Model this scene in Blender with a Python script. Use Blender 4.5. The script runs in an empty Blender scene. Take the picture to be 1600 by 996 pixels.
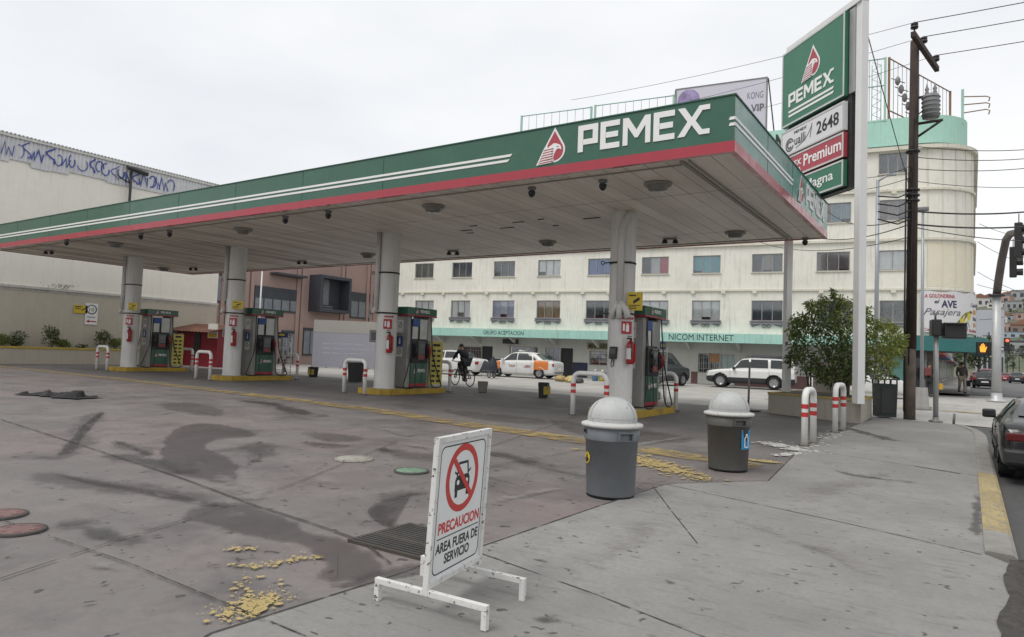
import bpy, bmesh, math, random
from mathutils import Vector, Matrix
random.seed(7)
S = bpy.context.scene
COL = S.collection
R = math.radians

# ------------------------------------------------------------------ camera
FPX, YAW, PITCH, ROLL, EYE = 1067.0, R(33.8), R(3.0148), R(2.205), 1.55
FW = Vector((-math.sin(YAW)*math.cos(PITCH), math.cos(YAW)*math.cos(PITCH), math.sin(PITCH)))
_r = Vector((math.cos(YAW), math.sin(YAW), 0)); _u = _r.cross(FW)
RT = _r*math.cos(ROLL)+_u*math.sin(ROLL); UP = _u*math.cos(ROLL)-_r*math.sin(ROLL)
EYEP = Vector((0, 0, EYE))
cd = bpy.data.cameras.new('camera'); cam = bpy.data.objects.new('camera', cd); COL.objects.link(cam)
cd.sensor_width = 36; cd.lens = 36*FPX/1600; cd.clip_start = 0.05; cd.clip_end = 6000
cam.matrix_world = Matrix(((RT.x, UP.x, -FW.x, 0), (RT.y, UP.y, -FW.y, 0), (RT.z, UP.z, -FW.z, EYE), (0, 0, 0, 1)))
S.camera = cam
# ------------------------------------------------------------------ light: overcast sky, one broad weak sun
SUN_EL, SUN_AZ = R(58), R(200)
wd = bpy.data.worlds.new('World'); S.world = wd; wd.use_nodes = True
nt = wd.node_tree; nt.nodes.clear()
wo = nt.nodes.new('ShaderNodeOutputWorld'); bg = nt.nodes.new('ShaderNodeBackground')
sky = nt.nodes.new('ShaderNodeTexSky'); sky.sky_type = 'NISHITA'; sky.sun_disc = False
sky.sun_elevation = SUN_EL; sky.sun_rotation = SUN_AZ; sky.air_density = 1.0; sky.dust_density = 4.0
tc = nt.nodes.new('ShaderNodeTexCoord'); mp = nt.nodes.new('ShaderNodeMapping'); mp.inputs['Scale'].default_value = (1, 1, 2.6)
nz = nt.nodes.new('ShaderNodeTexNoise'); nz.inputs['Scale'].default_value = 1.3; nz.inputs['Detail'].default_value = 7; nz.inputs['Roughness'].default_value = .5
rmp = nt.nodes.new('ShaderNodeValToRGB')
rmp.color_ramp.elements[0].position = .30; rmp.color_ramp.elements[0].color = (8.0, 8.2, 8.6, 1)
rmp.color_ramp.elements[1].position = .62; rmp.color_ramp.elements[1].color = (10.2, 10.25, 10.3, 1)
mx = nt.nodes.new('ShaderNodeMix'); mx.data_type = 'RGBA'; mx.inputs[0].default_value = .9
nt.links.new(tc.outputs['Generated'], mp.inputs['Vector']); nt.links.new(mp.outputs['Vector'], nz.inputs['Vector'])
nt.links.new(nz.outputs['Fac'], rmp.inputs['Fac'])
nt.links.new(sky.outputs['Color'], mx.inputs[6]); nt.links.new(rmp.outputs['Color'], mx.inputs[7])
nt.links.new(mx.outputs[2], bg.inputs['Color']); bg.inputs['Strength'].default_value = .1
nt.links.new(bg.outputs['Background'], wo.inputs['Surface'])
sd = bpy.data.lights.new('sun', 'SUN'); sd.energy = 1.4; sd.angle = R(25); sd.color = (1, .97, .92)
so = bpy.data.objects.new('sun', sd); COL.objects.link(so)
sdir = Vector((math.sin(SUN_AZ)*math.cos(SUN_EL), math.cos(SUN_AZ)*math.cos(SUN_EL), math.sin(SUN_EL)))
so.rotation_euler = sdir.to_track_quat('Z', 'Y').to_euler()
S.view_settings.view_transform = 'Standard'; S.view_settings.look = 'None'
S.view_settings.exposure = 0.1; S.view_settings.gamma = 1
try: S.view_settings.use_curve_mapping = False
except Exception: pass
S.cycles.max_bounces = 9; S.cycles.diffuse_bounces = 6; S.cycles.transparent_max_bounces = 12

# ------------------------------------------------------------------ measuring helpers: pixel of the photo -> point on a real surface
CY, SY = math.cos(YAW), math.sin(YAW)
def zg(x, y):
    d = max(-15.0, -SY*x+CY*y)
    return .0105*(d if d < 15 else (21.0 if d > 27 else d-(d-15)**2/24))
def ray(px, py): return FW+RT*((px-800)/FPX)-UP*((py-498)/FPX)
def G(px, py, dz=0.0):
    d = ray(px, py); a, b = .5, 900.0
    for _ in range(60):
        m = (a+b)/2; P = EYEP+d*m
        if P.z-zg(P.x, P.y)-dz > 0: a = m
        else: b = m
    return P
def PX(px, py, X): d = ray(px, py); return EYEP+d*(X/d.x)
def PY(px, py, Y): d = ray(px, py); return EYEP+d*(Y/d.y)
def PZ(px, py, z): d = ray(px, py); return EYEP+d*((z-EYE)/d.z)
def D(px, py, dep): return EYEP+ray(px, py)*dep
def HV(px, py, x, y):
    d = ray(px, py); t = math.hypot(x, y)/math.hypot(d.x, d.y); return EYE+d.z*t

# ------------------------------------------------------------------ materials
class N:
    def __init__(s, name):
        s.m = bpy.data.materials.new(name); s.m.use_nodes = True; s.t = s.m.node_tree
        s.t.nodes.clear(); s.out = s.t.nodes.new('ShaderNodeOutputMaterial')
        s.b = s.t.nodes.new('ShaderNodeBsdfPrincipled'); s.t.links.new(s.b.outputs[0], s.out.inputs[0])
        s._tc = None
    def n(s, ty): return s.t.nodes.new(ty)
    def l(s, a, b): s.t.links.new(a, b)
    def put(s, inp, v):
        if hasattr(v, 'is_output'): s.l(v, inp)
        else: inp.default_value = v
    def obj(s):
        if not s._tc: s._tc = s.n('ShaderNodeTexCoord')
        return s._tc.outputs['Object']
    def pos(s): return s.n('ShaderNodeNewGeometry').outputs['Position']
    def map(s, v, loc=(0, 0, 0), rot=(0, 0, 0), sc=(1, 1, 1)):
        k = s.n('ShaderNodeMapping'); s.l(v, k.inputs[0])
        k.inputs[1].default_value = loc; k.inputs[2].default_value = rot; k.inputs[3].default_value = sc
        return k.outputs[0]
    def noise(s, v, scale, detail=4, rough=.6, dist=0):
        k = s.n('ShaderNodeTexNoise'); s.l(v, k.inputs['Vector']); k.inputs['Scale'].default_value = scale
        k.inputs['Detail'].default_value = detail; k.inputs['Roughness'].default_value = rough; k.inputs['Distortion'].default_value = dist
        return k.outputs['Fac']
    def voro(s, v, scale, feat='F1'):
        k = s.n('ShaderNodeTexVoronoi'); k.feature = feat; s.l(v, k.inputs['Vector']); k.inputs['Scale'].default_value = scale
        return k.outputs['Distance']
    def math(s, op, a, b=0.0, cl=False):
        k = s.n('ShaderNodeMath'); k.operation = op; k.use_clamp = cl; s.put(k.inputs[0], a); s.put(k.inputs[1], b); return k.outputs[0]
    def rng(s, v, a, b, c=0.0, d=1.0):
        k = s.n('ShaderNodeMapRange'); s.put(k.inputs[0], v)
        for i, q in enumerate((a, b, c, d)): k.inputs[i+1].default_value = q
        return k.outputs[0]
    def mix(s, f, a, b, mode='MIX'):
        k = s.n('ShaderNodeMix'); k.data_type = 'RGBA'; k.blend_type = mode
        s.put(k.inputs[0], f)
        for i, q in ((6, a), (7, b)):
            if isinstance(q, tuple): q = (*q[:3], 1)
            s.put(k.inputs[i], q)
        return k.outputs[2]
    def bump(s, h, strength=.3, dist=.01):
        k = s.n('ShaderNodeBump'); k.inputs['Strength'].default_value = strength; k.inputs['Distance'].default_value = dist
        s.l(h, k.inputs['Height']); s.l(k.outputs[0], s.b.inputs['Normal'])
    def xyz(s, v):
        k = s.n('ShaderNodeSeparateXYZ'); s.l(v, k.inputs[0]); return k.outputs
    def set(s, col=None, rough=None, metal=None, spec=None):
        if col is not None: s.put(s.b.inputs['Base Color'], (*col[:3], 1) if isinstance(col, tuple) else col)
        if rough is not None: s.put(s.b.inputs['Roughness'], rough)
        if metal is not None: s.put(s.b.inputs['Metallic'], metal)
        if spec is not None: s.put(s.b.inputs['Specular IOR Level'], spec)
def sc(c, k): return tuple(min(1, x*k) for x in c[:3])
MATS = {}
def M(name, col, rough=.6, metal=0, var=.12, scale=2.0, streak=0, chips=0, chip_col=(.12, .07, .04), bump=0, bscale=60, spec=.5, dirt=0):
    if name in MATS: return MATS[name]
    k = N(name); v = k.obj()
    oi = k.n('ShaderNodeObjectInfo'); ofs = k.n('ShaderNodeVectorMath'); ofs.operation = 'ADD'
    k.l(v, ofs.inputs[0]); cmb = k.n('ShaderNodeCombineXYZ')
    r9 = k.math('MULTIPLY', oi.outputs['Random'], 37.0)
    for i in range(3): k.l(r9, cmb.inputs[i])
    k.l(cmb.outputs[0], ofs.inputs[1]); v = ofs.outputs[0]
    c = k.mix(k.rng(k.noise(v, scale, 5), .3, .7), sc(col, 1-var), sc(col, 1+var))
    c = k.mix(k.rng(k.noise(v, scale*9, 3), .35, .7, 0, .5), c, sc(col, 1-var*1.3))
    if streak:
        st = k.noise(k.map(v, sc=(5, 5, .35)), 1.6, 6, .7)
        c = k.mix(k.rng(st, .52, .74, 0, streak), c, (.10, .085, .065))
    if dirt:
        c = k.mix(k.rng(k.noise(v, 1.1, 8, .72), .5, .72, 0, dirt), c, (.09, .075, .06))
    if chips:
        cm = k.rng(k.noise(v, 22, 6, .75), .66-chips*.1, .69-chips*.1)
        c = k.mix(cm, c, chip_col)
    k.set(c, k.rng(k.noise(v, scale*4, 4), .3, .7, max(.02, rough-.1), min(1, rough+.1)), metal, spec)
    if bump: k.bump(k.noise(v, bscale, 5, .65), bump, .01)
    MATS[name] = k.m; return k.m
def glass(name, col=(.02, .025, .03), rough=.05):
    if name in MATS: return MATS[name]
    k = N(name); v = k.obj()
    k.set(k.mix(k.noise(v, 3), sc(col, .7), sc(col, 1.4)), k.rng(k.noise(v, 6), .3, .7, rough, rough+.08), 0, .6)
    MATS[name] = k.m; return k.m
def clear_glass(name='pane_glass'):
    if name in MATS: return MATS[name]
    k = N(name); t = k.n('ShaderNodeBsdfTransparent'); t.inputs[0].default_value = (.95, .96, .96, 1)
    g = k.n('ShaderNodeBsdfGlossy'); g.inputs['Roughness'].default_value = .06; g.inputs[0].default_value = (.9, .93, .95, 1)
    ms = k.n('ShaderNodeMixShader'); lw = k.n('ShaderNodeLayerWeight'); lw.inputs[0].default_value = .3
    k.l(k.rng(k.math('ADD', lw.outputs['Fresnel'], k.math('MULTIPLY', k.noise(k.obj(), 2.5), .06)), .02, .9, .06, .8), ms.inputs[0])
    k.l(t.outputs[0], ms.inputs[1]); k.l(g.outputs[0], ms.inputs[2]); k.l(ms.outputs[0], k.out.inputs[0])
    MATS[name] = k.m; return k.m
def worn(name, col, rough=.7, lo=.45, hi=.55, scale=5, alpha=1.0, dark=.6, stretch=(1, 1, 1), edge=0.0, detail=8):
    """a sheet of paint or damp: noise (plus the 'edge' attribute) decides where it is still there"""
    if name in MATS: return MATS[name]
    k = N(name); p = k.map(k.pos(), sc=stretch)
    n1 = k.noise(p, scale, detail, .68)
    c = k.mix(k.rng(k.noise(p, scale*.6, 4), .35, .65), sc(col, dark), col)
    k.set(c, rough)
    f = n1
    if edge:
        n2 = k.noise(p, scale*5, 7, .75)
        f = k.math('ADD', k.math('MULTIPLY', k.math('SUBTRACT', k.math('ADD', k.math('MULTIPLY', n1, .65), k.math('MULTIPLY', n2, .35)), .5), 5.0), .5)
        at = k.n('ShaderNodeAttribute'); at.attribute_name = 'edge'
        f = k.math('ADD', f, k.math('MULTIPLY', k.math('SUBTRACT', at.outputs['Fac'], .5), edge))
    f = k.rng(f, lo, hi, 0, alpha)
    t = k.n('ShaderNodeBsdfTransparent'); ms = k.n('ShaderNodeMixShader')
    k.l(f, ms.inputs[0]); k.l(t.outputs[0], ms.inputs[1]); k.l(k.b.outputs[0], ms.inputs[2]); k.l(ms.outputs[0], k.out.inputs[0])
    MATS[name] = k.m; return k.m

# ------------------------------------------------------------------ objects
def wm(o):
    if o is None: return Matrix.Identity(4)
    m = Matrix.LocRotScale(o.location, o.rotation_euler, o.scale)
    return wm(o.parent) @ m
def tag(o, label=None, cat=None, group=None, kind=None):
    if label: o['label'] = label
    if cat: o['category'] = cat
    if group: o['group'] = group
    if kind: o['kind'] = kind
    return o
def thing(name, label, cat, loc=(0, 0, 0), rz=0, group=None):
    o = bpy.data.objects.new(name, None); COL.objects.link(o); o.empty_display_size = .1
    o.location = loc; o.rotation_euler = (0, 0, rz); return tag(o, label, cat, group)
def kids(o): return [c for c in bpy.data.objects if c.parent == o]
def copy_tree(o, parent=None):
    c = o.copy(); COL.objects.link(c); c.parent = parent
    for k in kids(o): copy_tree(k, c)
    return c
def dup(o, loc, rz=None, label=None, cat=None):
    c = copy_tree(o); c.location = loc
    if rz is not None: c.rotation_euler = (0, 0, rz)
    if label: c['label'] = label
    return c
class MB:
    def __init__(s): s.bm = bmesh.new(); s.mi = 0
    def _f(s, vs, smooth=False):
        try: f = s.bm.faces.new(vs)
        except ValueError: return None
        f.material_index = s.mi; f.smooth = smooth; return f
    def box(s, x0, x1, y0, y1, z0, z1, bev=0, fr=None):
        if x0 > x1: x0, x1 = x1, x0
        if y0 > y1: y0, y1 = y1, y0
        if z0 > z1: z0, z1 = z1, z0
        fr = fr or (lambda a, b, c: Vector((a, b, c)))
        v = [s.bm.verts.new(fr(*p)) for p in ((x0, y0, z0), (x1, y0, z0), (x1, y1, z0), (x0, y1, z0), (x0, y0, z1), (x1, y0, z1), (x1, y1, z1), (x0, y1, z1))]
        fs = [s._f([v[i] for i in q]) for q in ((3, 2, 1, 0), (4, 5, 6, 7), (0, 1, 5, 4), (1, 2, 6, 5), (2, 3, 7, 6), (3, 0, 4, 7))]
        if bev:
            es = list({e for f in fs for e in f.edges})
            r = bmesh.ops.bevel(s.bm, geom=es, offset=bev, segments=2, profile=.5, affect='EDGES')
            for f in r['faces']: f.material_index = s.mi
        return s
    def quad(s, a, b, c, d): s._f([s.bm.verts.new(p) for p in (a, b, c, d)]); return s
    def poly(s, pts): s._f([s.bm.verts.new(p) for p in pts]); return s
    def prism(s, poly, fr, w0, w1, sub=0):
        """flat outline (u,v) on frame fr(u,w,v), between depths w0 and w1 (w1 = face side)"""
        a = [s.bm.verts.new(fr(p[0], w0, p[1])) for p in poly]; b = [s.bm.verts.new(fr(p[0], w1, p[1])) for p in poly]
        n = len(poly); s._f(b); s._f(a[::-1])
        for i in range(n): s._f([a[i], a[(i+1) % n], b[(i+1) % n], b[i]])
        return s
    def tube(s, pts, r, seg=10, closed=False, caps=True):
        pts = [Vector(p) for p in pts]; n = len(pts); rr = r if isinstance(r, (list, tuple)) else [r]*n
        rings = []; prev = None
        for i, p in enumerate(pts):
            if closed: t = pts[(i+1) % n]-pts[i-1]
            else: t = pts[min(i+1, n-1)]-pts[max(i-1, 0)]
            t.normalize()
            if prev is None:
                a = Vector((0, 0, 1)) if abs(t.z) < .9 else Vector((1, 0, 0)); x = t.cross(a).normalized()
            else: x = (prev-t*prev.dot(t)).normalized()
            prev = x; y = t.cross(x)
            rings.append([s.bm.verts.new(p+(x*math.cos(2*math.pi*k/seg)+y*math.sin(2*math.pi*k/seg))*rr[i]) for k in range(seg)])
        for i in range(n if closed else n-1):
            A, B = rings[i], rings[(i+1) % n]
            for k in range(seg): s._f([A[k], A[(k+1) % seg], B[(k+1) % seg], B[k]], True)
        if caps and not closed: s._f(rings[0][::-1]); s._f(rings[-1])
        return s
    def lathe(s, prof, c=(0, 0, 0), seg=24, ax='z', a0=0, a1=2*math.pi, smooth=True):
        full = abs(a1-a0-2*math.pi) < 1e-6; m = seg if full else seg+1; rings = []
        for r, h in prof:
            ring = []
            for k in range(m):
                a = a0+(a1-a0)*k/seg; x, y = r*math.cos(a), r*math.sin(a)
                p = {'z': (x, y, h), 'y': (x, h, y), 'x': (h, x, y)}[ax]
                ring.append(s.bm.verts.new(Vector(c)+Vector(p)))
            rings.append(ring)
        for A, B in zip(rings, rings[1:]):
            for k in range(seg if full else seg): s._f([A[k], A[(k+1) % m], B[(k+1) % m], B[k]], smooth)
        return s
    def disc(s, c, r, ax='z', seg=20, h=.004):
        return s.lathe([(0.0005, 0), (r, 0), (r, h), (.0005, h)], c, seg, ax, smooth=False)
    def grid(s, fn, nu, nv, smooth=True, closed_u=False):
        V = [[s.bm.verts.new(fn(i/nu, j/nv)) for j in range(nv+1)] for i in range(nu+1)]
        for i in range(nu):
            for j in range(nv): s._f([V[i][j], V[i+1][j], V[i+1][j+1], V[i][j+1]], smooth)
        return V
    def done(s, name, mat, parent=None, world=False, edge=None, clean=True):
        if world and parent is not None: s.bm.transform(wm(parent).inverted())
        if clean: bmesh.ops.recalc_face_normals(s.bm, faces=s.bm.faces)
        me = bpy.data.meshes.new(name); s.bm.to_mesh(me); s.bm.free()
        for m in (mat if isinstance(mat, (list, tuple)) else [mat]): me.materials.append(m)
        if edge is not None:
            at = me.attributes.new('edge', 'FLOAT', 'POINT')
            for i, e in enumerate(edge): at.data[i].value = e
        o = bpy.data.objects.new(name, me); COL.objects.link(o); o.parent = parent
        return o
def fr_at(o, u, w, v):
    """frame: origin, u axis, w axis (outwards), v axis"""
    o, u, w, v = Vector(o), Vector(u), Vector(w), Vector(v)
    return lambda a, b, c: o+u*a+w*b+v*c
def text_mesh(body, bold=0.0, shear=0.0, res=3):
    cu = bpy.data.curves.new('lettering', 'FONT'); cu.body = body; cu.offset = bold; cu.shear = shear
    cu.resolution_u = res; cu.fill_mode = 'FRONT'
    ob = bpy.data.objects.new('lettering_source', cu); COL.objects.link(ob)
    dg = bpy.context.evaluated_depsgraph_get(); me = bpy.data.meshes.new_from_object(ob.evaluated_get(dg))
    bpy.data.objects.remove(ob); bpy.data.curves.remove(cu); return me
def text(body, fr, u0, u1, v0, v1, mat, parent, name='lettering', bold=0.0, shear=0.0, w=.004, th=.006, world=False, res=3, mb=None):
    """lettering fitted to the rectangle u0..u1, v0..v1 of a frame, th thick"""
    me = text_mesh(body, bold, shear, res); xs = [v.co.x for v in me.vertices]; ys = [v.co.y for v in me.vertices]
    ax, bx, ay, by = min(xs), max(xs), min(ys), max(ys)
    k = mb or MB(); off = len(k.bm.verts)
    mp = [k.bm.verts.new(fr(u0+(v.co.x-ax)/(bx-ax)*(u1-u0), w+th, v0+(v.co.y-ay)/(by-ay)*(v1-v0))) for v in me.vertices]
    mq = [k.bm.verts.new(fr(u0+(v.co.x-ax)/(bx-ax)*(u1-u0), w, v0+(v.co.y-ay)/(by-ay)*(v1-v0))) for v in me.vertices]
    cnt = {}
    for p in me.polygons:
        vs = list(p.vertices); k._f([mp[i] for i in vs])
        for i in range(len(vs)):
            e = (vs[i], vs[(i+1) % len(vs)]); q = (min(e), max(e)); cnt[q] = None if q in cnt else e
    for e in cnt.values():
        if e: k._f([mp[e[0]], mq[e[0]], mq[e[1]], mp[e[1]]])
    bpy.data.meshes.remove(me)
    if mb: return None
    return k.done(name, mat, parent, world, clean=False)
def ribbon_poly(path, w):
    """mitred outline quads of a polyline stroke in 2-D -> list of quads"""
    P = [Vector(p) for p in path]; L, Rr = [], []
    for i, p in enumerate(P):
        d0 = (P[i]-P[i-1]).normalized() if i else None; d1 = (P[i+1]-P[i]).normalized() if i < len(P)-1 else None
        if d0 is None: d0 = d1
        if d1 is None: d1 = d0
        n0, n1 = Vector((-d0.y, d0.x)), Vector((-d1.y, d1.x)); m = (n0+n1).normalized(); k = w/2/max(.35, m.dot(n0))
        L.append(p+m*k); Rr.append(p-m*k)
    return [(L[i], L[i+1], Rr[i+1], Rr[i]) for i in range(len(P)-1)]
def outline(path, w):
    q = ribbon_poly(path, w)
    return [x[0] for x in q]+[q[-1][1], q[-1][2]]+[x[3] for x in q[::-1]]
# ------------------------------------------------------------------ ground sheets and decals
LAYER = [0.002]
def on_ground(x, y, dz=0): return Vector((x, y, zg(x, y)+dz))
def decal(name, path, width, mat, px=True, kind='structure', hard=False, nsub=None, cols=4, label=None):
    """a strip of paint, damp or joint lying on the ground along a path (photo pixels or metres)"""
    P = [G(*p) for p in path] if px else [Vector((p[0], p[1], 0)) for p in path]
    W = width if isinstance(width, (list, tuple)) else [width]*len(P)
    pts, ws = [], []
    for i in range(len(P)-1):
        a, b = P[i], P[i+1]; L = (b-a).length; n = max(2, int(L/.5)) if nsub is None else nsub
        for k in range(n): t = k/n; pts.append(a.lerp(b, t)); ws.append(W[i]+(W[i+1]-W[i])*t)
    pts.append(P[-1]); ws.append(W[-1]); LAYER[0] += .00008
    mb = MB(); edge = []; rows = []
    for i, p in enumerate(pts):
        t = pts[min(i+1, len(pts)-1)]-pts[max(i-1, 0)]; t.z = 0; t.normalize(); n = Vector((-t.y, t.x, 0)); row = []
        fi = i/(len(pts)-1)
        for c in range(cols+1):
            f = c/cols*2-1; q = p+n*(f*ws[i]/2); row.append(mb.bm.verts.new(on_ground(q.x, q.y, LAYER[0])))
            e = 1-abs(f)
            if not hard: e = min(e, min(1, fi*3), min(1, (1-fi)*3))
            edge.append(e)
        rows.append(row)
    for A, B in zip(rows, rows[1:]):
        for c in range(cols): mb._f([A[c], A[c+1], B[c+1], B[c]], True)
    o = mb.done(name, mat, edge=edge, clean=False); tag(o, kind=kind); return o
def decal_area(name, pts, mat, rim=.16):
    """a stain with a closed outline (photo pixels on the ground), smoothed; 'edge' runs 0 at the outline to 1 inside"""
    P = [G(*p) for p in pts]; P = [Vector((p.x, p.y)) for p in P]; n = len(P); Q = []
    for i in range(n):
        a, b, c, d = P[i-1], P[i], P[(i+1) % n], P[(i+2) % n]
        for k in range(4):
            f = k/4; Q.append(.5*((2*b)+(c-a)*f+(2*a-5*b+4*c-d)*f*f+(3*b-a-3*c+d)*f**3))
    m = len(Q); area = sum(Q[i-1].x*Q[i].y-Q[i].x*Q[i-1].y for i in range(m)); sg = 1 if area > 0 else -1
    LAYER[0] += .00008; mb = MB(); rings = []
    for off in (rim*.5, -rim*.5):
        r = []
        for i in range(m):
            t = (Q[(i+1) % m]-Q[i-1]).normalized(); nn = Vector((t.y, -t.x))*sg; q = Q[i]+nn*off; r.append(mb.bm.verts.new(on_ground(q.x, q.y, LAYER[0])))
        rings.append(r)
    for i in range(m): mb._f([rings[0][i], rings[0][(i+1) % m], rings[1][(i+1) % m], rings[1][i]])
    mb._f(rings[1])
    bmesh.ops.triangulate(mb.bm, faces=[f for f in mb.bm.faces if len(f.verts) > 4])
    return tag(mb.done(name, mat, edge=[0]*m+[1]*m, clean=False), kind='structure')
def sheet(name, mat, xs, ys, dz, fn=None):
    mb = MB(); V = [[mb.bm.verts.new((x, y, (fn or zg)(x, y)+dz)) for y in ys] for x in xs]
    for i in range(len(xs)-1):
        for j in range(len(ys)-1): mb._f([V[i][j], V[i+1][j], V[i+1][j+1], V[i][j+1]], True)
    return tag(mb.done(name, mat, clean=False), kind='structure')
def lin(a, b, st):
    n = max(1, int(round(abs(b-a)/st))); return [a+(b-a)*i/n for i in range(n+1)]
# ================================================================== ground, pavements, roads
def forecourt_mat():
    k = N('forecourt_concrete'); p = k.pos()
    big = k.noise(p, .22, 6, .6); mid = k.noise(p, 1.3, 8, .65); fine = k.noise(p, 14, 6, .7)
    c = k.mix(k.rng(big, .38, .62), (.140, .128, .124), (.182, .168, .160))
    c = k.mix(k.rng(k.noise(k.map(p, loc=(7, 3, 0)), .35, 5, .6), .48, .62, 0, .85), c, (.212, .170, .165))
    c = k.mix(k.rng(mid, .48, .70, 0, .75), c, (.235, .215, .204))
    c = k.mix(k.rng(k.noise(k.map(p, loc=(3, 9, 0)), .8, 8, .7), .50, .66, 0, .70), c, (.088, .078, .078))
    c = k.mix(k.rng(fine, .35, .7, 0, .35), c, (.11, .10, .10))
    sp = k.rng(k.noise(p, 7.5, 2, .5), .685, .715, 0, .8)
    c = k.mix(sp, c, (.045, .04, .04))
    x = k.xyz(p)
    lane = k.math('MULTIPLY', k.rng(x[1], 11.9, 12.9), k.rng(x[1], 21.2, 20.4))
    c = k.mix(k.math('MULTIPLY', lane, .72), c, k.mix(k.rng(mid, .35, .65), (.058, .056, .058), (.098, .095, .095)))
    k.set(c, k.rng(mid, .35, .65, .55, .85), 0, .4); k.bump(fine, .25, .008); return k.m
def walk_mat():
    k = N('pavement_concrete'); p = k.pos()
    big = k.noise(p, .5, 6, .62); mid = k.noise(p, 2.2, 8, .65); fine = k.noise(p, 26, 6, .75)
    c = k.mix(k.rng(big, .36, .64), (.215, .210, .199), (.285, .278, .264))
    c = k.mix(k.rng(mid, .48, .7, 0, .6), c, (.20, .197, .19))
    st = k.noise(k.map(p, rot=(0, 0, R(-62)), sc=(1.3, 7, 1)), 2.1, 8, .72)
    c = k.mix(k.rng(st, .54, .70, 0, .75), c, (.14, .135, .128))
    c = k.mix(k.rng(fine, .42, .72, 0, .42), c, (.15, .147, .14))
    dk = k.noise(k.map(p, loc=(5, 1, 0), rot=(0, 0, R(-60)), sc=(1, 2.6, 1)), 4.2, 3, .55)
    c = k.mix(k.rng(dk, .66, .72, 0, .42), c, (.09, .085, .08))
    c = k.mix(k.rng(k.noise(p, 11, 2, .5), .70, .72, 0, .8), c, (.06, .055, .05))
    k.set(c, .85, 0, .3); k.bump(fine, .3, .006); return k.m
def asphalt_mat(name, a, b, damp=0):
    k = N(name); p = k.pos(); mid = k.noise(p, .6, 8, .65); fine = k.noise(p, 45, 4, .8)
    c = k.mix(k.rng(mid, .38, .62), a, b)
    c = k.mix(k.rng(fine, .4, .7, 0, .4), c, sc(a, .55))
    c = k.mix(k.rng(k.noise(k.map(p, sc=(3, .3, 1)), .7, 6, .7), .5, .7, 0, .5), c, sc(a, .6))
    k.set(c, k.rng(mid, .4, .6, .9-damp, .85), 0, .4); k.bump(fine, .4, .008); return k.m
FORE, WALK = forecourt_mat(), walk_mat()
ASPH = asphalt_mat('side_street_asphalt', (.060, .060, .062), (.10, .098, .095), .3)
FAR = asphalt_mat('far_street_asphalt', (.12, .12, .122), (.16, .16, .16))
CRS = asphalt_mat('cross_street_concrete', (.38, .365, .34), (.47, .455, .43))
EARTH = asphalt_mat('earth', (.16, .15, .12), (.22, .21, .18))
YB = 21.4
PB = [(-60, -9), (-3.45, -9), (-3.28, 2.19), (-2.98, 7.85)]
q1, q2, q3 = G(1200, 752), G(1252, 700), G(1362, 655)
EDGE = [(-9, -3.5), (2.19, -3.28), (7.85, -2.98), (q1.y, q1.x), (q2.y, q2.x), (q3.y, q3.x), (30, -2.15)]
def xedge(y):
    for (a, xa), (b, xb) in zip(EDGE, EDGE[1:]):
        if y <= b: return xa+(xb-xa)*(y-a)/(b-a)
    return EDGE[-1][1]
sheet('ground', EARTH, lin(-1500, 1500, 100), lin(-300, 2500, 100), -.5)
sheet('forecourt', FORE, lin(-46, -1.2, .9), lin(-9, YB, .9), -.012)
def srz(x, y):
    t = min(1, max(0, (y-18)/5)); return zg(x, y)-.125*(1-t*t*(3-2*t))
ragged = lambda y: .27+.045*math.sin(y*2.1)+.03*math.sin(y*4.7)
mb = MB(); ys = lin(-9, YB, .25); rows = []
for y in ys:
    xe = .12 if y > 6.9 else ragged(y)
    xe = xe if y < 18.5 else .12-max(0, y-18.5)**2*.06
    x0 = xedge(y); rows.append([mb.bm.verts.new(on_ground(x0+(xe-x0)*i/8, y, 0)) for i in range(9)]+[mb.bm.verts.new(on_ground(xe+.01, y, -.2))])
for A, B in zip(rows, rows[1:]):
    for i in range(9): mb._f([A[i], A[i+1], B[i+1], B[i]])
tag(mb.done('pavement', WALK, clean=False), kind='structure')
sheet('side_street', ASPH, lin(-.4, 16, .82), lin(-9, YB, .8), -.003, srz)
sheet('cross_street', CRS, lin(-200, 120, 2.5), lin(YB, 52, 1.02), -.014, lambda x, y: srz(x, y) if x > .3 else zg(x, y))
sheet('far_street', FAR, [-1, .5, 4, 8, 12, 18, 40], lin(48, 640, 8), .012, lambda x, y: .2205)
sheet('opposite_pavement', WALK, lin(-7, .15, 1.2), lin(45, 200, 5), .12, lambda x, y: .2205)
# kerb of the side street: grey, then yellow, then bare again
KP = M('kerb_concrete', (.25, .24, .22), .85, var=.2, scale=4, dirt=.5, bump=.3)
KY = M('kerb_yellow_paint', (.38, .295, .13), .75, var=.3, scale=3, dirt=.5, chips=1.3, chip_col=(.2, .19, .17), bump=.2)
def kerb(y0, y1, mat):
    mb = MB(); n = max(2, int((y1-y0)/.6)); A = None
    for i in range(n+1):
        y = y0+(y1-y0)*i/n; o = -max(0, y-18.5)**2*.06; z = zg(.2, y)
        B = [mb.bm.verts.new(Vector(p)) for p in ((.12+o, y, z-.2), (.12+o, y, z+.012), (.15+o, y, z+.018), (.31+o, y, z+.012), (.345+o, y, z-.015), (.37+o, y, z-.2))]
        if A:
            for j in range(5): mb._f([A[j], A[j+1], B[j+1], B[j]])
        else: mb._f(B[::-1])
        A = B
    mb._f(A); tag(mb.done('kerb', mat), kind='structure')
kerb(7.0, 7.9, KP); kerb(7.91, 12.0, KY); kerb(12.01, 21.2, KP)
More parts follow.
